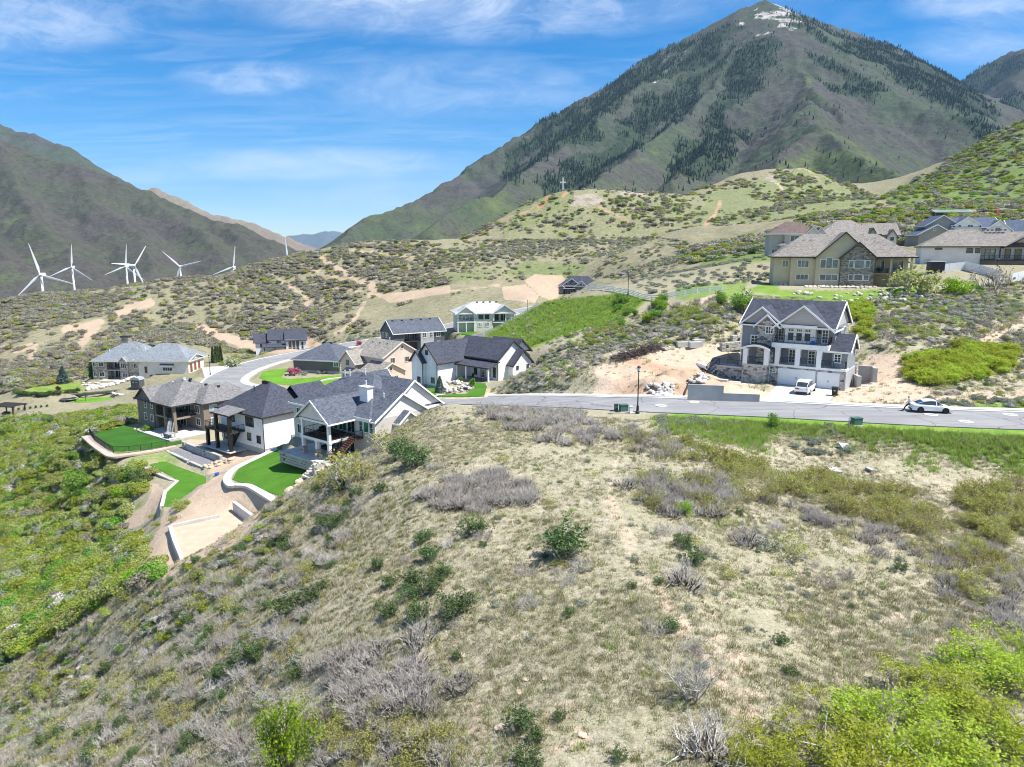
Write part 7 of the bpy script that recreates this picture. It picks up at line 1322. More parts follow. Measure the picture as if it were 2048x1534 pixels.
def rock_line(pts, n_, sr, mat, label, group, z=None, jit=.15, rows=1):
    c = catmull([(a, b, 0) for a, b in pts], 10)
    for r_ in range(rows):
        for i in range(n_):
            p_ = c[min(len(c) - 1, int((i + .5) / n_ * len(c)))]; q = G(p_[0], p_[1], z) if z is not None else hit(p_[0], p_[1])
            boulder((q[0] + rnd.uniform(-jit, jit), q[1] + rnd.uniform(-jit, jit) + r_ * .5, q[2] + r_ * .35), rnd.uniform(*sr), mat, label, group, .2)
rocks(Z('zd', [(370, 640), (560, 590), (720, 610), (740, 770), (520, 790), (390, 740)]), 46, (.5, .95), 'pale_rock', 'pale boulder of the heap dumped beside the road', 'boulder heap by the road', (80, 110), .35)
rocks(Z('zd', [(930, 570), (1050, 470), (1220, 530), (1180, 600), (1060, 610)]), 26, (.5, .9), 'pale_rock', 'pale boulder of the heap above the stepped concrete wall', 'boulder heap above the concrete wall', (80, 110), .3)
rocks(Z('z8', [(250, 870), (310, 845), (420, 855), (560, 900), (615, 905), (560, 945), (420, 965), (260, 960)]), 62, (.6, 1.1), 'pale_rock', 'pale boulder of the rock bed before the farmhouse', 'farmhouse rock bed', (100, 135), .5)
rocks(Z('za', [(1130, 580), (1300, 585), (1410, 610), (1300, 640), (1120, 620)]), 22, (.6, 1.1), 'pale_rock', 'pale boulder of the bed below the mansion patio', 'boulders below the mansion patio', (170, 230))
rock_line(Z('za', [(1180, 690), (1400, 650), (1600, 600), (1850, 530)]), 34, (1.0, 1.7), 'pale_rock', 'pale boulder of the rock wall below the mansion', 'mansion rock wall', None, .3, 2)
rock_line(Z('za', [(1170, 755), (1300, 730), (1500, 725), (1660, 755)]), 24, (.8, 1.3), 'pale_rock', 'pale boulder of the low rock row beside the oval lawn', 'rock row by the oval lawn', None, .3)
rock_line(Z('z2', [(265, 1345), (420, 1345), (500, 1390), (560, 1450)]), 22, (.4, .8), 'buff_rock', 'buff rock edging below the curved concrete kerb', 'rock edging of the bright lawn', None, .2)
rock_line(Z('z2', [(760, 1380), (850, 1300), (920, 1235), (1010, 1205), (1100, 1165)]), 24, (.6, 1.1), 'buff_rock', 'buff rock along the uphill side of the bright lawn', 'uphill rocks of the bright lawn', None, .25)
rock_line(Z('z1', [(1260, 1430), (1330, 1405), (1420, 1380), (1500, 1370)]), 16, (.5, .9), 'buff_rock', 'buff rock at the end of the gravel terrace', 'rocks at the gravel terrace', None, .3, 2)
rock_line(Z('z1', [(560, 1040), (680, 1075), (800, 1100), (900, 1120), (1000, 1130)]), 18, (.4, .8), 'buff_rock', 'buff rock between the dark lawn and the taupe house', 'rocks of the dark lawn border', None, .3)
rocks(Z('z5', [(240, 690), (420, 700), (900, 690), (1250, 690), (1350, 730), (1200, 790), (880, 800), (560, 740), (280, 720)]), 42, (.7, 1.6), 'limestone', 'pale boulder scattered on the green below the big tan house', 'boulders below the big tan house', (110, 160))
rocks([(1350, 1330), (1400, 1345), (1395, 1375), (1345, 1360)], 0, (.3, .5), 'limestone', 'x', 'x', (15, 50))
for a, b, s_, lb in ((1052, 1358, .5, 'flat tan rock in the row below the slope, left one'), (1090, 1356, .42, 'flat tan rock in the row below the slope, right one'), (825, 1180 + 92, .0, ''), (925, 1310, .6, 'pale rock below the largest mahogany shrub'), (1000, 1455, .55, 'flat pale rock at the bottom centre'), (1040, 1385, .45, 'tan rock near the tiny shrubs at the bottom'), (1165, 1470, .5, 'pale rock right of the low green shrubs at the bottom')):
    if s_: q = hit(a, b); o = boulder(tuple(q), s_, 'buff_rock', lb, None, .34); o.scale.z *= .45
c = P(1608, 580, 150); wl = empty('stone_retaining_wall', (0, 0, 0)); a0, a1 = hw(HM, HMY, HMZ, 6.2, -4.2), hw(HM, HMY, HMZ, 20.0, -4.4); sm = boulder_mesh(77, 'limestone'); sm.name = 'stone'
for j in range(2):
    for i in range(17):
        t = (i + .5 * j) / 17; x, y = a0[0] + (a1[0] - a0[0]) * t, a0[1] + (a1[1] - a0[1]) * t + j * .25
        o = link('stone', sm, wl, loc=(x, y, HMZ - .55 + j * .5)); o.scale = (rnd.uniform(.5, .72), rnd.uniform(.4, .55), rnd.uniform(.4, .52)); o.rotation_euler = (rnd.uniform(-.15, .15), rnd.uniform(-.15, .15), rnd.choice((0, 3.14)) + rnd.uniform(-.3, .3))
tag(wl, 'low wall of pale stone blocks below the big tan house', 'wall')
def wall_run(name, pts, z0, z1, th, mat, label, blocks=None, course=.3, cap=None):
    """free standing wall along world points"""
    root = empty(name, (pts[0][0], pts[0][1], z0)); q = [(p_[0] - pts[0][0], p_[1] - pts[0][1]) for p_ in pts]
    for a, b in zip(q[:-1], q[1:]):
        if blocks: block_course(root, a, b, 0, z1 - z0, th, blocks, mat, course)
        else:
            d = Vector((b[0] - a[0], b[1] - a[1], 0)); n_ = Vector((-d.y, d.x, 0)).normalized() * th / 2; A, B_ = Vector((*a, 0)), Vector((*b, 0))
            m_ = MB(); vv = [A - n_, B_ - n_, B_ + n_, A + n_]; m_.add([tuple(v) for v in vv] + [(v.x, v.y, z1 - z0) for v in vv], [(3, 2, 1, 0), (4, 5, 6, 7), (0, 1, 5, 4), (1, 2, 6, 5), (2, 3, 7, 6), (3, 0, 4, 7)]); m_.build('wall_panel', M[mat], root)
    tag(root, label, 'wall'); return root
# stepped concrete wall by the road
g0, g1 = G(1375, 798.5, -18.05), G(1519, 802.5, -17.95); dm = (g0 + g1) / 2
def topz(px_, py_, base): return P(px_, py_, base[1])[2]
root = empty('concrete_wall', tuple(g0)); dv = g1 - g0; an = math.atan2(dv[1], dv[0]); ln = math.hypot(dv[0], dv[1])
root.rotation_euler = (0, 0, an); MB().box(0, ln * .5, 0, .28, -.6, topz(1379, 769, g0) - g0[2]).build('tall_panel', M['concrete_grey'], root); MB().box(ln * .5 + .001, ln, 0, .28, -.6, topz(1451, 785.5, dm) - dm[2]).build('low_panel', M['concrete_grey'], root); tag(root, 'stepped grey concrete retaining wall beside the road', 'wall')
# block walls left and right of the blue grey house
q0, q1 = hit(1441, 701), hit(1492, 701); zt_ = q0[2]; wall_run('block_wall', [q0[:2], q1[:2]], zt_ - .2, zt_ + 1.15, .5, 'block', 'lower block wall left of the blue grey house', 1.0, .45)
q0, q1 = hit(1462, 686), hit(1492, 686); wall_run('block_wall', [q0[:2], q1[:2]], q0[2] - .3, q0[2] + 1.2, .5, 'block', 'upper block wall left of the blue grey house', 1.0, .5)
q0, q1, q2 = hw(HL, HLY, HLZ, 8.6, 8.2), hw(HL, HLY, HLZ, 10.4, 8.4), hw(HL, HLY, HLZ, 11.0, 6.6); wall_run('concrete_wall', [q0[:2], q1[:2], q2[:2]], HLZ - .5, HLZ + 2.3, .5, 'concrete_grey', 'pale concrete wall behind the right wing of the blue grey house')
q0, q1 = hw(HL, HLY, HLZ, 8.7, 5.2), hw(HL, HLY, HLZ, 9.6, 3.4); wall_run('concrete_wall', [q0[:2], q1[:2]], HLZ - .5, HLZ + 1.5, .5, 'concrete_grey', 'low concrete wall at the right corner of the blue grey house')
# terraces below the white and taupe houses
q = [G(a, b, -34.2)[:2] for a, b in Z('z1', [(880, 1252), (1060, 1335), (1250, 1418)])]; wall_run('block_wall', q, -35.4, -34.15, .5, 'block', 'long pale block wall below the gravel terrace', 1.1, .3)
q = [G(a, b, -34.2)[:2] for a, b in Z('z1', [(1038, 1222), (1220, 1296), (1405, 1366)])]; wall_run('block_wall', q, -34.3, -33.0, .5, 'block', 'pale block wall between the gravel terrace and the bare yard', 1.1, .3)
q = [G(a, b, -35.0)[:2] for a, b in Z('ze', [(832, 328), (900, 360), (1000, 405), (1035, 413)])]; wall_run('block_wall', q, -36.6, -34.95, .5, 'block', 'block wall holding the narrow lawn', 1.1, .3)
q = [G(a, b, -35.0)[:2] for a, b in Z('ze', [(1037, 415), (965, 480), (945, 565)])]; wall_run('lawn_kerb', q, -35.4, -34.9, .5, 'concrete', 'pale kerb along the narrow lawn')
q = [G(a, b, -33.4)[:2] for a, b in Z('ze', [(995, 688), (1020, 770), (1070, 892)])]; wall_run('concrete_wall', q, -35.2, -33.1, .45, 'concrete', 'white concrete wall on the downhill side of the sand pad')
q = [G(a, b, -33.4)[:2] for a, b in Z('ze', [(1000, 686), (1140, 655), (1280, 626)])]; wall_run('concrete_wall', q, -33.6, -33.05, .35, 'concrete', 'low concrete edge behind the sand pad')
q = [G(a, b, -33.4)[:2] for a, b in Z('ze', [(1372, 590), (1430, 635), (1475, 668)])]; wall_run('concrete_wall', q, -33.6, -32.1, .45, 'concrete', 'concrete wall on the uphill side of the sand pad')
pl = plane3([(637, 939, -29.2), (464, 958, -31.2), (564, 993, -30.3)])
kerb = catmull([on_plane(a, b, pl) for a, b in Z('z2', [(650, 1012), (480, 1092), (300, 1180), (232, 1262), (262, 1318), (330, 1318), (430, 1330), (545, 1395), (640, 1455)])], 8)
ribbon('lawn_kerb', kerb, (-.55, .55), .06, 'concrete', 'wide white concrete kerb curving round the bright lawn', .35)
ribbon('footpath', catmull([G(a, b, -29.2) for a, b in Z('z7', [(800, 545), (860, 518), (950, 490), (1050, 475), (1150, 462)])], 8), (-.5, .5), .1, 'concrete', 'curved concrete footpath between the two striped lawns', .3)
ribbon('gravel_strip', catmull([G(a, b, -34.0) for a, b in Z('z1', [(100, 1110), (190, 1190), (280, 1255), (360, 1300), (480, 1290), (700, 1260), (960, 1205)])], 8), (-.7, .7), .03, 'gravel_pale', 'pinkish gravel strip outside the black fence', .3)
ar = catmull([(3, 146.5, 0), (6, 145.5, 0), (8, 142.5, 0), (8.7, 138, 0), (8.2, 133, 0), (6.8, 129, 0)], 3)
wall_run('block_wall', [(p_[0], p_[1]) for p_ in ar], -23.0, -20.6, .6, 'block', 'curved block retaining wall behind the farmhouse', 1.2, .48)
# ---- fences
def rail_fence(pts, label, h=1.25):
    c = catmull(pts, 12); d = np.concatenate([[0], np.cumsum(np.hypot(*np.diff(c[:, :2], axis=0).T))]); n_ = max(2, int(d[-1] / 2.4)); t = np.linspace(0, d[-1], n_ + 1)
    x, y = np.interp(t, d, c[:, 0]), np.interp(t, d, c[:, 1]); z = H(x, y); root = empty('rail_fence', (x[0], y[0], z[0])); pm = MB().box(-.1, .1, -.1, .1, -.3, h).box(-.13, .13, -.13, .13, h, h + .06).mesh('post'); pm.materials.append(M['vinyl_white'])
    for i in range(n_ + 1):
        link('post', pm, root, loc=(x[i] - x[0], y[i] - y[0], z[i] - z[0]))
        if i < n_:
            for hh in (.35, .7, 1.05): MB().bar((x[i] - x[0], y[i] - y[0], z[i] - z[0] + hh), (x[i + 1] - x[0], y[i + 1] - y[0], z[i + 1] - z[0] + hh), .06, .19).build('rail', M['vinyl_white'], root)
    tag(root, label, 'fence')
rail_fence([P(a, b, d) for a, b, d in ((932, 674, 197), (957, 668, 196), (983, 656, 195), (1013, 640, 194), (1035, 626, 193), (1056, 612, 192), (1078, 604, 191))], 'white rail fence climbing the edge of the grassy bank'); rail_fence([P(a, b, d) for a, b, d in ((1172, 597, 184), (1202, 592, 178), (1228, 590, 170), (1256, 588, 161), (1300, 585, 152), (1340, 580, 149), (1400, 572, 147), (1445, 567, 146))], 'white rail fence along the top of the grassy bank')
def mesh_fence(pts, label, z=None, h=1.25, mat='black_metal', sp=2.2, name='metal_fence', slab=None):
    root = empty(name, (pts[0][0], pts[0][1], pts[0][2])); o3 = Vector(pts[0])
    for a, b in zip(pts[:-1], pts[1:]):
        a, b = Vector(a) - o3, Vector(b) - o3; n_ = max(1, round((b - a).length / sp))
        for i in range(n_):
            p_, q_ = a.lerp(b, i / n_), a.lerp(b, (i + 1) / n_); m_ = MB(); up = Vector((0, 0, 1))
            MB().bar(p_ - up * .2, p_ + up * (h + .05), .1 if slab else .07).build('post', M[mat], root)
            if slab: m_.bar(p_ + up * h / 2, q_ + up * h / 2, .05, h)
            else:
                m_.bar(p_ + up * h, q_ + up * h, .05); m_.bar(p_ + up * .1, q_ + up * .1, .05); k = 14
                for j in range(1, k): t = p_.lerp(q_, j / k); m_.bar(t + up * .1, t + up * h, .022)
            m_.build('panel', M[mat], root)
    tag(root, label, 'fence'); return root
mesh_fence([tuple(G(a, b, -34.0)) for a, b in Z('z1', [(560, 1000), (430, 1015), (250, 1060), (140, 1090), (190, 1160), (290, 1230), (370, 1272), (520, 1275), (740, 1245), (1022, 1190)])], 'black metal fence enclosing the dark green lawn', h=1.15)
mesh_fence([tuple(hit(a, b)) for a, b in ((1882, 545), (1930, 540), (1965, 548), (2000, 560))], 'pale vinyl panel fence in front of the stucco house', h=1.9, mat='vinyl_white', name='vinyl_fence', slab=1); mesh_fence([tuple(hit(a, b)) for a, b in ((2022, 566), (2048, 560), (2075, 556))], 'pale vinyl panel fence section at the right edge', h=1.9, mat='vinyl_white', name='vinyl_fence', slab=1)
# ================================================================ street furniture and small things
def street_lamp(base, h, label):
    o = empty('street_lamp', tuple(base)); MB().lathe([(.26, 0), (.24, .25), (.16, .35), (.14, .9), (.09, 1.0)], 12).build('base', M['black_metal'], o); MB().lathe([(.075, 1.0), (.055, h - .75)], 10).build('pole', M['black_metal'], o)
    l_ = MB().lathe([(.1, h - .75), (.19, h - .66), (.2, h - .64)], 8).build('lantern', M['black_metal'], o); MB().lathe([(.16, h - .639), (.19, h - .25)], 8).build('glass', M['plate'], l_); MB().lathe([(.24, h - .249), (.15, h - .1), (.04, h - .04), (.03, h)], 8).build('cap', M['black_metal'], l_)
    MB().lathe([(.36, -.4), (.36, .02)], 12).build('footing', M['concrete'], o); tag(o, label, 'street lamp', 'street lamps'); return o
q = G(1275, 823, -18.15); q[2] = H([q[0]], [q[1]])[0]; street_lamp(q, topz(1275, 731, q) - q[2], 'tall black street lamp on the verge beside the road')
q = P(1256, 588, 159); q[2] = H([q[0]], [q[1]])[0]; street_lamp(q, topz(1256, 539, q) - q[2], 'black street lamp behind the rail fence'); q = P(421, 754, 176); q[2] = H([q[0]], [q[1]])[0]; street_lamp(q, topz(418, 709, q) - q[2], 'black street lamp beside the mansion driveway'); q = P(1055, 612, 250); q[2] = H([q[0]], [q[1]])[0]; street_lamp(q, 4.2, 'small street lamp near the cream house')
def cabinet(px_, py_, w_, hgt, mat, label, name='utility_box', yaw=0.2):
    q = hit(px_, py_); o = empty(name, tuple(q), yaw); MB().box(-w_ / 2, w_ / 2, -w_ * .4, w_ * .4, .06, hgt).build('cabinet', M[mat], o); MB().box(-w_ / 2 - .04, w_ / 2 + .04, -w_ * .4 - .04, w_ * .4 + .04, hgt, hgt + .07).build('lid', M[mat], o); MB().box(-w_ / 2 - .1, w_ / 2 + .1, -w_ * .4 - .1, w_ * .4 + .1, -.2, .06).build('pad', M['concrete'], o); tag(o, label, 'utility box', 'utility boxes on the verge')
cabinet(1247, 823, .9, .8, 'box_green', 'green transformer box left of the street lamp'); cabinet(1262, 826, .35, .75, 'trim_white', 'white pedestal right of the green transformer box'); cabinet(1232, 822, .4, .8, 'box_green', 'slim green pedestal left of the transformer box'); cabinet(1712, 850, .95, .75, 'box_green', 'green utility box on the green verge')
q = hit(1697, 860); o = empty('marker_post', tuple(q), .3); MB().box(-.06, .06, -.03, .03, -.2, 1.3).build('stake', M['trim_taupe'], o); MB().box(-.1, .1, -.06, -.031, .95, 1.3).build('plate', M['metal_grey'], o); tag(o, 'short marker post beside the green utility box', 'post')
for a, b, yw, tl, s_, lb in ((1690, 897, .4, .5, 1.35, 'tilted grey concrete slab on the green bank'), (1396, 908, .1, .25, 1.5, 'pale concrete slab at the left end of the oak band'), (1668, 944, .2, .2, 1.2, 'broken pale slab lying in the oak band'), (1738, 942, .9, .3, .8, 'small pale slab right of the broken one')):
    q = hit(a, b); o = MB().extrude([(-s_ / 2, -.35 * s_), (s_ * .45, -.4 * s_), (s_ / 2, .3 * s_), (-.4 * s_, .38 * s_)], -.06, .1, 'z').build('concrete_slab', M['concrete_grey'], loc=(q[0], q[1], q[2] + .18)); o.rotation_euler = (tl, .1, yw); tag(o, lb, 'slab')
for a, b, yw, sz, lb in ((1366, 692, .15, (1.9, .8, .75), 'left loose concrete block on the dirt bank'), (1391, 694, .2, (2.1, .9, .9), 'largest loose concrete block on the dirt bank'), (1397, 686, .2, (1.8, .7, .7), 'loose concrete block behind the largest one'), (1338, 697, .5, (2.4, .8, .35), 'flat concrete slab left of the loose blocks')):
    q = hit(a, b); x_, y_, z_ = sz; e = .06; o = MB().extrude([(-x_ / 2 + e, 0), (x_ / 2 - e, 0), (x_ / 2, e), (x_ / 2, z_ - e), (x_ / 2 - e, z_), (-x_ / 2 + e, z_), (-x_ / 2, z_ - e), (-x_ / 2, e)], -y_ / 2, y_ / 2, 'y').build('concrete_block', M['concrete'], loc=(q[0], q[1], q[2] - .1), rz=yw); tag(o, lb, 'concrete block', 'loose concrete blocks')
q = hit(1406, 737); o = empty('culvert_pipe', (q[0], q[1], q[2] + .32), .35); b = MB()
for k in range(2):
    rr = (.36, .29)[k]; b.tube([(0, -1.0, 0), (0, 1.4, .15)], rr, 16, caps=False)
b.add([(math.cos(t) * r_, -1.0, math.sin(t) * r_) for r_ in (.36, .29) for t in [6.2832 * j / 16 for j in range(16)]], [(j, (j + 1) % 16, 16 + (j + 1) % 16, 16 + j) for j in range(16)]); b.build('pipe', M['vinyl_white'], o); tag(o, 'white culvert pipe end poking out of the dirt lot', 'pipe')
pts = [hit(a, b) for a, b in Z('zd', [(1220, 392), (1130, 440), (1060, 500), (1000, 570), (930, 625), (905, 680), (880, 740), (868, 782)])]; c = catmull(pts, 5); c[:, 2] = H(c[:, 0], c[:, 1]) + .12; o = MB().tube([tuple(p_) for p_ in c], .13, 7).build('erosion_sock', M['plastic_black'], smooth=True); tag(o, 'black erosion sock snaking down past the boulder heap', 'erosion sock')
r_ = random.Random(4); b = []
for i in range(420):
    a_, t = r_.uniform(0, 1), r_.gauss(0, .28); p0, p1 = hit(1232, 722), hit(1318, 697)
    if i == 0: A_, B_ = p0, p1
    q = A_ + (B_ - A_) * a_ if i else p0
    break
st = []
for i in range(420):
    q = A_ + (B_ - A_) * r_.random(); u = Vector((r_.gauss(0, 1), r_.gauss(0, 1), r_.gauss(0, .35))).normalized(); k = Vector((q[0] + r_.gauss(0, .5), q[1] + r_.gauss(0, .7), q[2] + abs(r_.gauss(0, .45)) + .1)); l_ = r_.uniform(.5, 1.3); st.append((k - u * l_, k + u * l_, .05, .025))
v, f = tubes(st); v = v - np.array(A_); me = mesh_np('brush_pile', v, f); me.materials.append(M['bark_dark']); o = link('brush_pile', me, loc=tuple(A_)); tag(o, 'heap of dark cut branches above the dirt cut', 'brush pile')
root = None
for i in range(5):
    p0, p1 = hit(1716 + i * 8.5, 777 - i * 3.2), hit(1731 + i * 8.0, 779 - i * 3.6 - 1); d = Vector(p1 - p0); o = MB().bar((0, 0, 0), (2.6, 0, 0), .34, .05).build('board', M['trim_cream'], loc=(p0[0], p0[1], p0[2] + .12), rz=.25); tag(o, ['nearest', 'second', 'middle', 'fourth', 'farthest'][i] + ' of the five pale boards laid on the dirt', 'board', 'boards laid on the dirt')
# bin on the driveway
q = G(1669, 791, -17.95); o = empty('wheelie_bin', (q[0], q[1], -17.955), R(-30)); b = MB(); b.add([(-.28, -.32, .08), (.28, -.32, .08), (.28, .3, .08), (-.28, .3, .08), (-.36, -.4, 1.0), (.36, -.4, 1.0), (.36, .4, 1.0), (-.36, .4, 1.0)], [(3, 2, 1, 0), (4, 5, 6, 7), (0, 1, 5, 4), (1, 2, 6, 5), (2, 3, 7, 6), (3, 0, 4, 7)]); b.build('body', M['plastic_black'], o)
MB().box(-.39, .39, -.45, .42, 1.001, 1.09).build('lid', M['plastic_black'], o); MB().tube([(-.3, .48, 1.0), (.3, .48, 1.0)], .025, 6).build('handle', M['plastic_black'], o)
for s_ in (-1, 1): MB().tube([(s_ * .3 - .04, .3, .12), (s_ * .3 + .04, .3, .12)], .12, 10).build('wheel', M['rubber'], o)
MB().box(-.12, .12, -.385, -.372, .62, .72).build('logo', M['plate'], o).rotation_euler = (0, 0, 0); tag(o, 'black wheelie bin at the right edge of the driveway', 'bin')
q = hw(HL, HLY, HLZ, 3.9, .8, 5.66); o = empty('folded_umbrella', q, R(HLY)); MB().extrude([(-.4, 0), (.4, 0), (.25, .35), (.05, .5), (-.25, .35)], -.25, .25, 'y').build('canopy', M['blue'], o); MB().tube([(0, 0, .5), (0, 0, 1.2)], .025, 6).build('pole', M['blue'], o); tag(o, 'folded blue umbrella on the upper balcony', 'umbrella')
# ================================================================ cars
def car(name, loc, yaw, L_, W_, prof, label, wheel_r, wx, wheel_mat='plastic_black'):
    """prof: stations (x, belt z, roof z, half width at belt); x runs from the tail to the nose"""
    o = empty(name, loc, yaw); b = MB(); ring = []; z0 = .22
    for x, bz, rz_, hw_ in prof: ring += [(x, -hw_ * .9, z0), (x, -hw_, z0 + .22), (x, -hw_ * .985, bz - .12), (x, -hw_ * .9, bz), (x, hw_ * .9, bz), (x, hw_ * .985, bz - .12), (x, hw_, z0 + .22), (x, hw_ * .9, z0)]
    n_ = len(prof); b.add(ring, [(i * 8 + j, i * 8 + (j + 1) % 8, (i + 1) * 8 + (j + 1) % 8, (i + 1) * 8 + j) for i in range(n_ - 1) for j in range(8)] + [tuple(range(8))[::-1], tuple(range(8 * n_ - 8, 8 * n_))]); body = b.build('body', M['car_white'], o, smooth=False)
    body.modifiers.new('bevel', 'BEVEL').width = .05; body.modifiers['bevel'].segments = 2
    gh = [(x, bz, rz_, hw_) for x, bz, rz_, hw_ in prof if rz_ is not None]; g = MB(); rg = []
    for x, bz, rz_, hw_ in gh: rg += [(x, -hw_ * .89, bz - .02), (x, -hw_ * .72, rz_), (x, hw_ * .72, rz_), (x, hw_ * .89, bz - .02)]
    k = len(gh); g.add(rg, [(i * 4 + j, i * 4 + j + 1, (i + 1) * 4 + j + 1, (i + 1) * 4 + j) for i in range(k - 1) for j in range(3)] + [(0, 1, 2, 3), tuple(range(4 * k - 4, 4 * k))]); g.build('windows', M['glass'], o)
    r = MB(); rr = [q_ for q_ in gh if q_[2] - q_[1] > .25]; v = []
    for x, bz, rz_, hw_ in rr: v += [(x, -hw_ * .73, rz_ - .03), (x, -hw_ * .7, rz_ + .02), (x, hw_ * .7, rz_ + .02), (x, hw_ * .73, rz_ - .03)]
    m_ = len(rr); r.add(v, [(i * 4 + j, i * 4 + (j + 1) % 4, (i + 1) * 4 + (j + 1) % 4, (i + 1) * 4 + j) for i in range(m_ - 1) for j in range(4)] + [(0, 1, 2, 3), tuple(range(4 * m_ - 4, 4 * m_))]); r.build('roof', M['car_white'], o)
    for s_ in (-1, 1):
        pm = MB()
        for i, (x, bz, rz_, hw_) in enumerate(gh):
            if i in (0, k - 1): continue
        for i in range(k - 1):
            x, bz, rz_, hw_ = gh[i]; x2, b2, r2, h2 = gh[i + 1]; pm.bar((x, s_ * hw_ * .735, rz_), (x2, s_ * h2 * .735, r2), .07, .05)
        pm.bar((gh[k // 2][0], s_ * gh[k // 2][3] * .9, gh[k // 2][1]), (gh[k // 2][0] - .05, s_ * gh[k // 2][3] * .73, gh[k // 2][2]), .09, .04); pm.build('pillars', M['car_white'], o)
        for xx in wx:
            wh = empty('wheel', (xx, s_ * (W_ / 2 - .1), wheel_r)); wh.parent = o
            MB().tube([(0, -.11, 0), (0, .11, 0)], wheel_r, 20).build('tyre', M['rubber'], wh); MB().tube([(0, -.125, 0), (0, .125, 0)], wheel_r * .68, 16).build('rim', M[wheel_mat], wh)
        x, bz, rz_, hw_ = prof[0]; MB().box(x - .03, x + .12, s_ * hw_ * .55 - .16, s_ * hw_ * .55 + .2 * s_ + .1, bz - .3, bz - .14).build('tail_light', M['lamp_red'], o)
        x, bz, rz_, hw_ = prof[-1]; MB().box(x - .15, x + .02, s_ * hw_ * .6 - .15, s_ * hw_ * .6 + .15, bz - .2, bz - .06).build('headlight', M['chrome'], o)
        xm = gh[-2][0] if len(gh) > 2 else 0; MB().box(xm - .12, xm + .1, s_ * (W_ / 2 + .0) - .02 + (0 if s_ > 0 else -.12), s_ * (W_ / 2) + (.14 if s_ > 0 else .02), gh[-2][1] - .02, gh[-2][1] + .14).build('mirror', M['car_white'], o)
    x, bz, rz_, hw_ = prof[0]; MB().box(x - .035, x + .05, -.26, .26, bz - .42, bz - .3).build('number_plate', M['plate'], o); MB().box(x - .03, x + .3, -hw_ * .85, hw_ * .85, .2, .4).build('bumper', M['plastic_black'], o)
    tag(o, label, 'car'); return o
q = G(1606, 787, -17.95); a = R(56)
car('parked_suv', (q[0] + math.cos(a) * 1.2, q[1] + math.sin(a) * 1.2, -17.955), a, 4.6, 1.88, [(-2.3, .98, None, .8), (-2.2, 1.02, 1.12, .88), (-1.75, 1.04, 1.55, .93), (-.9, 1.04, 1.66, .94), (.2, 1.02, 1.64, .94), (.75, 1.0, 1.45, .93), (1.25, .98, 1.04, .92), (1.9, .88, None, .88), (2.3, .72, None, .74)], 'white suv parked on the driveway with its tail to the road', .36, (-1.4, 1.42), 'chrome')
q = G(1861, 823.5, -17.86); i = int(np.argmin(np.hypot(ROAD[:, 0] - q[0], ROAD[:, 1] - q[1]))); tv = ROAD[i - 1] - ROAD[i + 1]; a = math.atan2(tv[1], tv[0]); CARZ = ROAD[i, 2] + .004; CARQ = q; CARA = a
car('parked_coupe', (q[0], q[1], CARZ), a, 4.2, 1.84, [(-2.1, .86, None, .76), (-1.95, .92, None, .86), (-1.6, .93, .97, .9), (-1.0, .92, 1.24, .91), (-.3, .9, 1.36, .91), (.3, .88, 1.33, .91), (.65, .87, 1.15, .9), (1.0, .85, .88, .89), (1.6, .76, None, .86), (2.1, .58, None, .7)], 'white coupe with black wheels parked along the far side of the road', .34, (-1.28, 1.24))
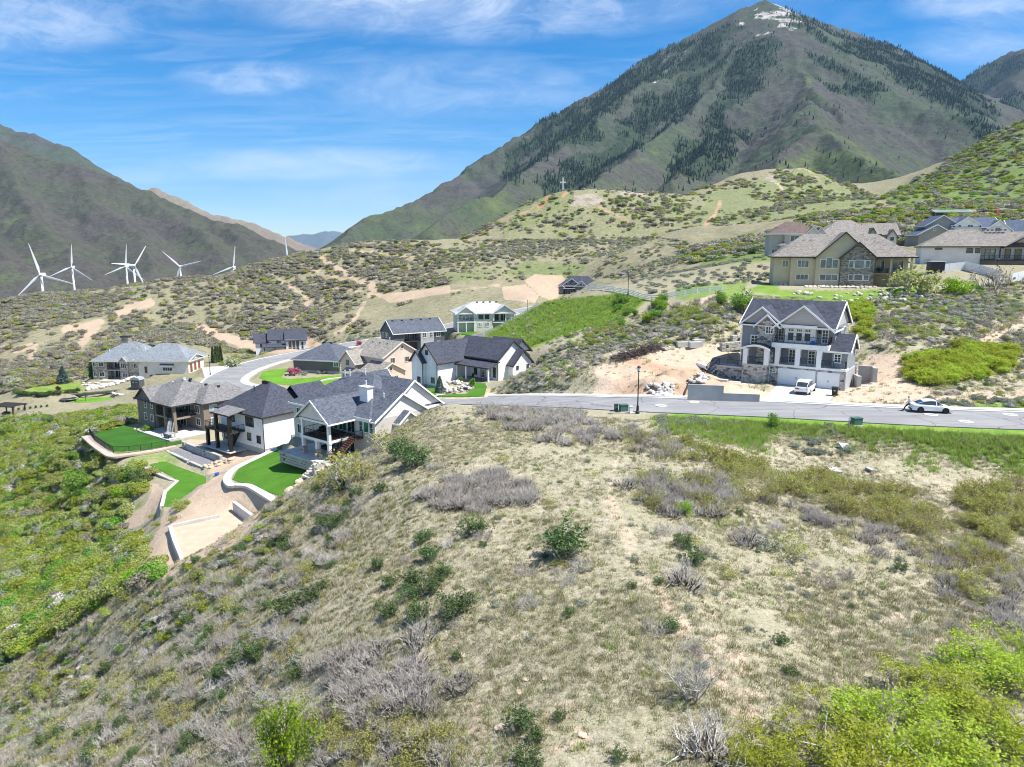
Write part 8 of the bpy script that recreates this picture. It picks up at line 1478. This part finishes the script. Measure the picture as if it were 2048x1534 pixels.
# ================================================================ the person leaning on the coupe
def person():
    f = Vector((-math.cos(CARA), -math.sin(CARA), 0)); u = Vector((0, 0, 1)); s_ = Vector((-f.y, f.x, 0))
    base = Vector((CARQ[0], CARQ[1], CARZ)) + f * 2.62
    J = {}; 
    def put(n_, fo, si, up, r): J[n_] = (f * fo + s_ * si + u * up, r)
    put('pelvis', -.34, 0, .88, .145); put('belly', -.36, 0, 1.05, .14); put('chest', -.34, 0, 1.27, .165); put('neck', -.3, 0, 1.44, .06); put('head', -.25, 0, 1.58, .1); put('crown', -.24, 0, 1.68, .085)
    for k, sg in (('l', 1), ('r', -1)):
        put('hip' + k, -.34, sg * .1, .84, .105); put('knee' + k, -.02 + .1 * (sg > 0), sg * .12, .46, .07); put('ankle' + k, .08 + .12 * (sg > 0), sg * .12, .09, .048); put('toe' + k, .28 + .12 * (sg > 0), sg * .14, .045, .045)
        put('sh' + k, -.34, sg * .2, 1.36, .075); put('el' + k, -.42, sg * .3, 1.1, .052); put('wr' + k, -.2, sg * .22, .95, .038); put('ha' + k, -.12, sg * .17, .93, .045)
        for i_ in range(5): put('fi%d%s' % (i_, k), -.05 + .015 * i_ - (.06 if i_ == 4 else 0), sg * (.13 - .022 * i_ + (.1 if i_ == 4 else 0)), .9 - .01 * i_, .012)
    ed = [('pelvis', 'belly'), ('belly', 'chest'), ('chest', 'neck'), ('neck', 'head'), ('head', 'crown')]
    for k in 'lr': ed += [('pelvis', 'hip' + k), ('hip' + k, 'knee' + k), ('knee' + k, 'ankle' + k), ('ankle' + k, 'toe' + k), ('chest', 'sh' + k), ('sh' + k, 'el' + k), ('el' + k, 'wr' + k), ('wr' + k, 'ha' + k)] + [('ha' + k, 'fi%d%s' % (i_, k)) for i_ in range(5)]
    nm = list(J); me = bpy.data.meshes.new('person'); me.from_pydata([tuple(J[n_][0]) for n_ in nm], [(nm.index(a), nm.index(b)) for a, b in ed], []); o = link('person', me, loc=tuple(base))
    md = o.modifiers.new('skin', 'SKIN'); md.use_smooth_shade = True
    for i_, n_ in enumerate(nm):
        sv = me.skin_vertices[0].data[i_]; r = J[n_][1]; sv.radius = (r, r); sv.use_root = n_ == 'pelvis'
    o.modifiers.new('sub', 'SUBSURF').levels = 1; o.modifiers['sub'].render_levels = 1
    dg = bpy.context.evaluated_depsgraph_get(); ev = bpy.data.meshes.new_from_object(o.evaluated_get(dg)); o.modifiers.clear(); o.data = ev
    ev.materials.clear()
    for mt in ('skin', 'cloth_white', 'cloth_black', 'hair_brown'): ev.materials.append(M[mt])
    for p_ in ev.polygons:
        c = p_.center; fo = c.dot(f); si = abs(c.dot(s_))
        p_.material_index = (2 if c.z < .9 and si < .3 and not (fo > -.24 and c.z > .8) else 1 if c.z < 1.44 and (c.z > 1.02 or si < .17) else 3 if c.z > 1.6 or (c.z > 1.5 and fo < -.27) else 0)
        p_.use_smooth = True
    hd = J['head'][0]
    for nm_, off, r, mt in (('nose', f * .1 + u * -.01, .018, 'skin'), ('eye', f * .09 + s_ * .035 + u * .02, .012, 'hair_brown'), ('eye', f * .09 - s_ * .035 + u * .02, .012, 'hair_brown'), ('ear', s_ * .095, .024, 'skin'), ('ear', -s_ * .095, .024, 'skin')):
        bm = bmesh.new(); bmesh.ops.create_icosphere(bm, subdivisions=1, radius=r); mm = bpy.data.meshes.new(nm_); bm.to_mesh(mm); bm.free(); link(nm_, mm, o, M[mt], tuple(hd + off))
    tag(o, 'person in white shirt and black trousers leaning on the tail of the coupe', 'person')
person()
# ================================================================ garden things
def at_hit(px_, py_): return tuple(hit(px_, py_))
q = G(22, 822, -41.6); o = empty('pergola', (q[0], q[1], H([q[0]], [q[1]])[0]), R(-12))
for x in (-3.4, 2.6):
    for y in (-1.8, 1.8): MB().box(x - .12, x + .12, y - .12, y + .12, -.3, 2.6).build('post', M['trim_dark'], o)
for y in (-1.8, 1.8): MB().box(-4.0, 3.2, y - .06, y + .06, 2.6, 2.85).build('beam', M['trim_dark'], o)
for i in range(14): MB().box(-3.9 + i * .53, -3.8 + i * .53, -2.4, 2.4, 2.851, 3.0).build('rafter', M['trim_dark'], o)
tag(o, 'dark timber pergola at the left edge below the gravel track', 'pergola'); sofa(hw((q[0], q[1]), -12, H([q[0]], [q[1]])[0], -2, .3, .02), R(-12), 2.0, 'dark garden sofa under the pergola')
q = at_hit(276, 775); o = empty('garden_shed', q, R(-8)); MB().box(-1.3, 1.3, -1.1, 1.1, -.3, 2.1).build('wall', M['shed_grey'], o); MB().extrude([(-1.45, 2.1), (1.45, 2.1), (1.2, 2.7), (0, 3.0), (-1.2, 2.7)], -1.2, 1.2, 'y').build('roof', M['metal_grey'], o)
for x in (-.5, .5): MB().box(x - .4, x + .4, -1.16, -1.1, 0, 1.8).build('door', M['shed_grey'], o); MB().box(x - .25, x + .25, -1.19, -1.161, 1.35, 1.65).build('window', M['glass_pale'], o)
tag(o, 'small dark garden shed beside the gravel track', 'shed')
q = at_hit(137, 800); o = empty('trampoline', (q[0], q[1], q[2])); MB().lathe([(2.0, .62), (2.0, .7)], 24).build('mat', M['plastic_black'], o); b = MB(); b.tube([(2.1 * math.cos(t), 2.1 * math.sin(t), .66) for t in [6.2832 * j / 24 for j in range(25)]], .06, 6); b.build('frame', M['metal_grey'], o)
for t in (.5, 1.9, 3.3, 4.8): MB().bar((2.05 * math.cos(t), 2.05 * math.sin(t), -.2), (2.05 * math.cos(t), 2.05 * math.sin(t), .66), .06).build('leg', M['metal_grey'], o)
tag(o, 'round black trampoline left of the oval lawn', 'trampoline')
q = at_hit(160, 803); o = empty('playground_slide', q, R(25)); MB().bar((-1.2, 0, .2), (1.4, 0, 2.4), .5, .12).build('chute', M['plastic_black'], o); MB().bar((1.4, 0, -.2), (1.4, 0, 2.4), .12).build('ladder', M['plastic_black'], o); tag(o, 'black slanted slide on the oval lawn', 'slide')
q = at_hit(1870, 545); o = empty('black_trailer', q, R(-4)); MB().box(-1.6, 1.6, -1.0, 1.0, .45, 2.5).build('box', M['plastic_black'], o); MB().box(-1.7, 1.7, -1.1, 1.1, 2.5, 2.62).build('roof', M['trim_white'], o)
for x in (-.7, .7):
    for y in (-1.02, 1.02): MB().tube([(x, y - .1, .32), (x, y + .1, .32)], .32, 12).build('wheel', M['rubber'], o)
tag(o, 'black box trailer beside the vinyl fence', 'trailer')
q = hit(1994, 434); o = empty('orange_tractor', tuple(q), .3); MB().box(-1.2, 1.0, -.5, .5, .7, 1.5).build('body', M['orange'], o); MB().box(-1.1, 0, -.55, .55, 1.5, 2.5).build('cab', M['orange'], o); MB().box(1.0, 2.2, -.8, .8, .3, 1.0).build('bucket', M['orange'], o)
for x, r_2 in ((-.7, .7), (.8, .45)):
    for y in (-.65, .65): MB().tube([(x, y - .15, r_2), (x, y + .15, r_2)], r_2, 14).build('wheel', M['rubber'], o)
tag(o, 'orange tractor parked near the green roofed barn', 'tractor')
q = at_hit(434, 951); o = empty('blue_tub', q); MB().lathe([(.28, 0), (.36, .4), (.33, .4), (.26, .05)], 14).build('tub', M['blue'], o); tag(o, 'blue tub lying on the sandy path', 'tub')
# ---- planted trees and shrubs of the gardens
def k_conifer(r, g, i):
    b = conifer_mesh(300 + i, 9, 9, .3 if i == 0 else .14); v = np.array([x.co for x in b.vertices]); f = [tuple(p_.vertices) for p_ in b.polygons if len(p_.vertices) == 3]
    rr = np.sqrt(g.uniform(0, 1, 1500)); hh = g.uniform(.06, .98, 1500); an = g.uniform(0, 6.28, 1500); w_ = (.3 if i == 0 else .13) * (1 - hh) ** .8 * (.55 + .45 * rr)
    return [('trunk', tubes([(Vector((0, 0, -.1)), Vector((0, 0, .9)), .03, .006)]), 'bark_dark'), ('crown', leaf_cloud(g, np.stack([np.cos(an) * w_, np.sin(an) * w_, hh], -1), 1, .012, .05, 1, 2), 'leaf_spruce' if i == 0 else 'leaf_dark')]
kind('conifer', 2, k_conifer); HALF['conifer'] = .3; NAME['conifer'] = 'conifer_tree'
def k_ball(mt):
    def fn(r, g, i):
        s_, t = skeleton(r, 9, 1.1, .8, 2, 2, .025, .25, .2, .25); return [('trunk', tubes(s_), 'bark_dark'), ('crown', leaf_cloud(g, t, 14, .15, .13, 1), mt)]
    return fn
for nm_, mt in (('pinktree', 'leaf_pink'), ('blossom', 'leaf_blossom'), ('purpletree', 'leaf_purple'), ('yellowtree', 'leaf_yellow'), ('gardentree', 'leaf_green'), ('hedge', 'leaf_dark')): kind(nm_, 2, k_ball(mt)); HALF[nm_] = 1.0; NAME[nm_] = {'pinktree': 'flowering_tree', 'blossom': 'blossom_tree', 'purpletree': 'purple_tree', 'yellowtree': 'yellow_shrub', 'gardentree': 'garden_tree', 'hedge': 'hedge_shrub'}[nm_]
def garden(kd, px_, py_, wpx, label, hs=1.0, cat='tree', group=None, var=None):
    q = hit(px_, py_); dd = q[1] * CT - q[2] * ST; st_ = rnd.getstate(); o = plant(kd, tuple(q), wpx * dd / F, label, group, cat, hs); return o
garden('pinktree', *Z('z7', [(682, 445)])[0], 26, 'round magenta flowering shrub before the low grey house', .9, 'shrub'); garden('pinktree', 718, 692, 12, 'slim pink flowering tree beside the upper street', 1.7); garden('pinktree', 871, 812, 9, 'small pink sapling beside the chimney house driveway', 1.6)
garden('blossom', *Z('z7', [(165, 385)])[0], 36, 'white blossoming shrub tree at the bend'); garden('blossom', *Z('za', [(200, 660)])[0], 34, 'white blossoming tree left of the clipped hedge', 1.1); garden('yellowtree', *Z('za', [(690, 605)])[0], 24, 'yellow leafed shrub behind the yellowish lawn', 1, 'shrub'); garden('purpletree', *Z('za', [(790, 690)])[0], 12, 'small reddish tree inside the clipped hedge', 1.2); garden('gardentree', 748, 693, 12, 'slim green tree left of the slate blue house', 1.7); garden('gardentree', 793, 690, 11, 'small lime tree before the slate blue house', 1.5); garden('purpletree', *Z('z8', [(402, 835)])[0], 9, 'narrow dark purple tree before the farmhouse', 2.2); garden('gardentree', *Z('z8', [(465, 860)])[0], 12, 'small green tree beside the purple one', 1.5); garden('gardentree', *Z('z8', [(582, 892)])[0], 14, 'slender green sapling before the farmhouse porch', 1.8); garden('gardentree', *Z('z8', [(860, 830)])[0], 8, 'thin sapling at the right corner of the farmhouse', 2.2)
def conif(px_, py_, h_, var, label, wf=1.0):
    q = hit(px_, py_); o = empty('conifer_tree', tuple(q), rnd.uniform(0, 6)); o.scale = (h_ * wf, h_ * wf, h_); 
    for pn, me in KIND['conifer'][var]: link(pn, me, o)
    tag(o, label, 'tree')
conif(*Z('z8', [(278, 962)])[0], 3.0, 0, 'blue green spruce at the left end of the rock bed'); conif(*Z('za', [(868, 592)])[0], 5.2, 0, 'dark spruce behind the yellowish lawn', 1.2); conif(*Z('za', [(1255, 525)])[0], 6.0, 1, 'tall dark cypress at the left corner of the mansion')
for i, x in enumerate((28, 52, 70, 92)): conif(*Z('z7', [(x, 352 - i * 3)])[0], 5.5, 1, ['leftmost', 'second', 'third', 'rightmost'][i] + ' dark cypress in the row beside the mansion driveway')
for i in range(26):
    t = i / 25; c = catmull([(*p_, 0) for p_ in Z('za', [(200, 705), (260, 745), (400, 762), (560, 765), (800, 742), (1055, 708)])], 10); p_ = c[int(t * (len(c) - 1))]; q = hit(p_[0], p_[1]); plant('hedge', tuple(q), 1.9, 'rounded shrub of the clipped hedge along the gravel track', 'clipped hedge', 'shrub', 1.0)
for i in range(7): garden('hedge', *Z('za', [(180 + i * 77, 965 - i * 9)])[0], 6, ['first', 'second', 'third', 'fourth', 'fifth', 'sixth', 'seventh'][i] + ' small clipped shrub from the pergola', 1.4, 'shrub', 'clipped shrubs by the pergola')
garden('gardentree', *Z('z1', [(705, 1070)])[0], 26, 'dark round shrub at the corner of the taupe house', .8, 'shrub'); garden('hedge', *Z('z7', [(625, 455)])[0], 8, 'left small green ball under the magenta shrub', .8, 'shrub'); garden('hedge', *Z('z7', [(655, 458)])[0], 8, 'middle small green ball under the magenta shrub', .8, 'shrub'); garden('hedge', *Z('z7', [(685, 458)])[0], 8, 'right small green ball under the magenta shrub', .8, 'shrub'); garden('sage', *Z('z7', [(760, 450)])[0], 18, 'blue grey juniper right of the magenta shrub', 1, 'shrub'); garden('sage', *Z('z7', [(922, 440)])[0], 18, 'blue grey juniper below the grey house wall', 1.2, 'shrub')
for a, b, w_, lb in ((180, 1060, 0, ''), (792, 487, 12, 'dark round juniper on the hill crest'), (1300, 1, 0, ''), (852, 533, 14, 'dark round tree on the meadow edge'), (880, 530, 16, 'bright green bush on the meadow edge'), (1480, 478, 14, 'dark round juniper left of the upper houses'), (762, 500, 10, 'dark bush near the crest trail'), (690, 487, 9, 'small dark juniper left on the hill crest')):
    if w_: garden('hedge' if 'dark' in lb else 'gardentree', a, b, w_, lb, .9, 'tree')
# ================================================================ the air between here and the mountains
m = bpy.data.materials.new('air'); m.use_nodes = True; t_ = m.node_tree; t_.nodes.clear(); mo = t_.nodes.new('ShaderNodeOutputMaterial'); pv = t_.nodes.new('ShaderNodeVolumePrincipled')
pv.inputs['Color'].default_value = (0.4, 0.66, 1.0, 1); pv.inputs['Density'].default_value = 3.4e-5; pv.inputs['Anisotropy'].default_value = 0.0; t_.links.new(pv.outputs[0], mo.inputs['Volume'])
tag(MB().box(-15000, 15000, -400, 20500, -345, 1700).build('haze', m), kind='stuff')
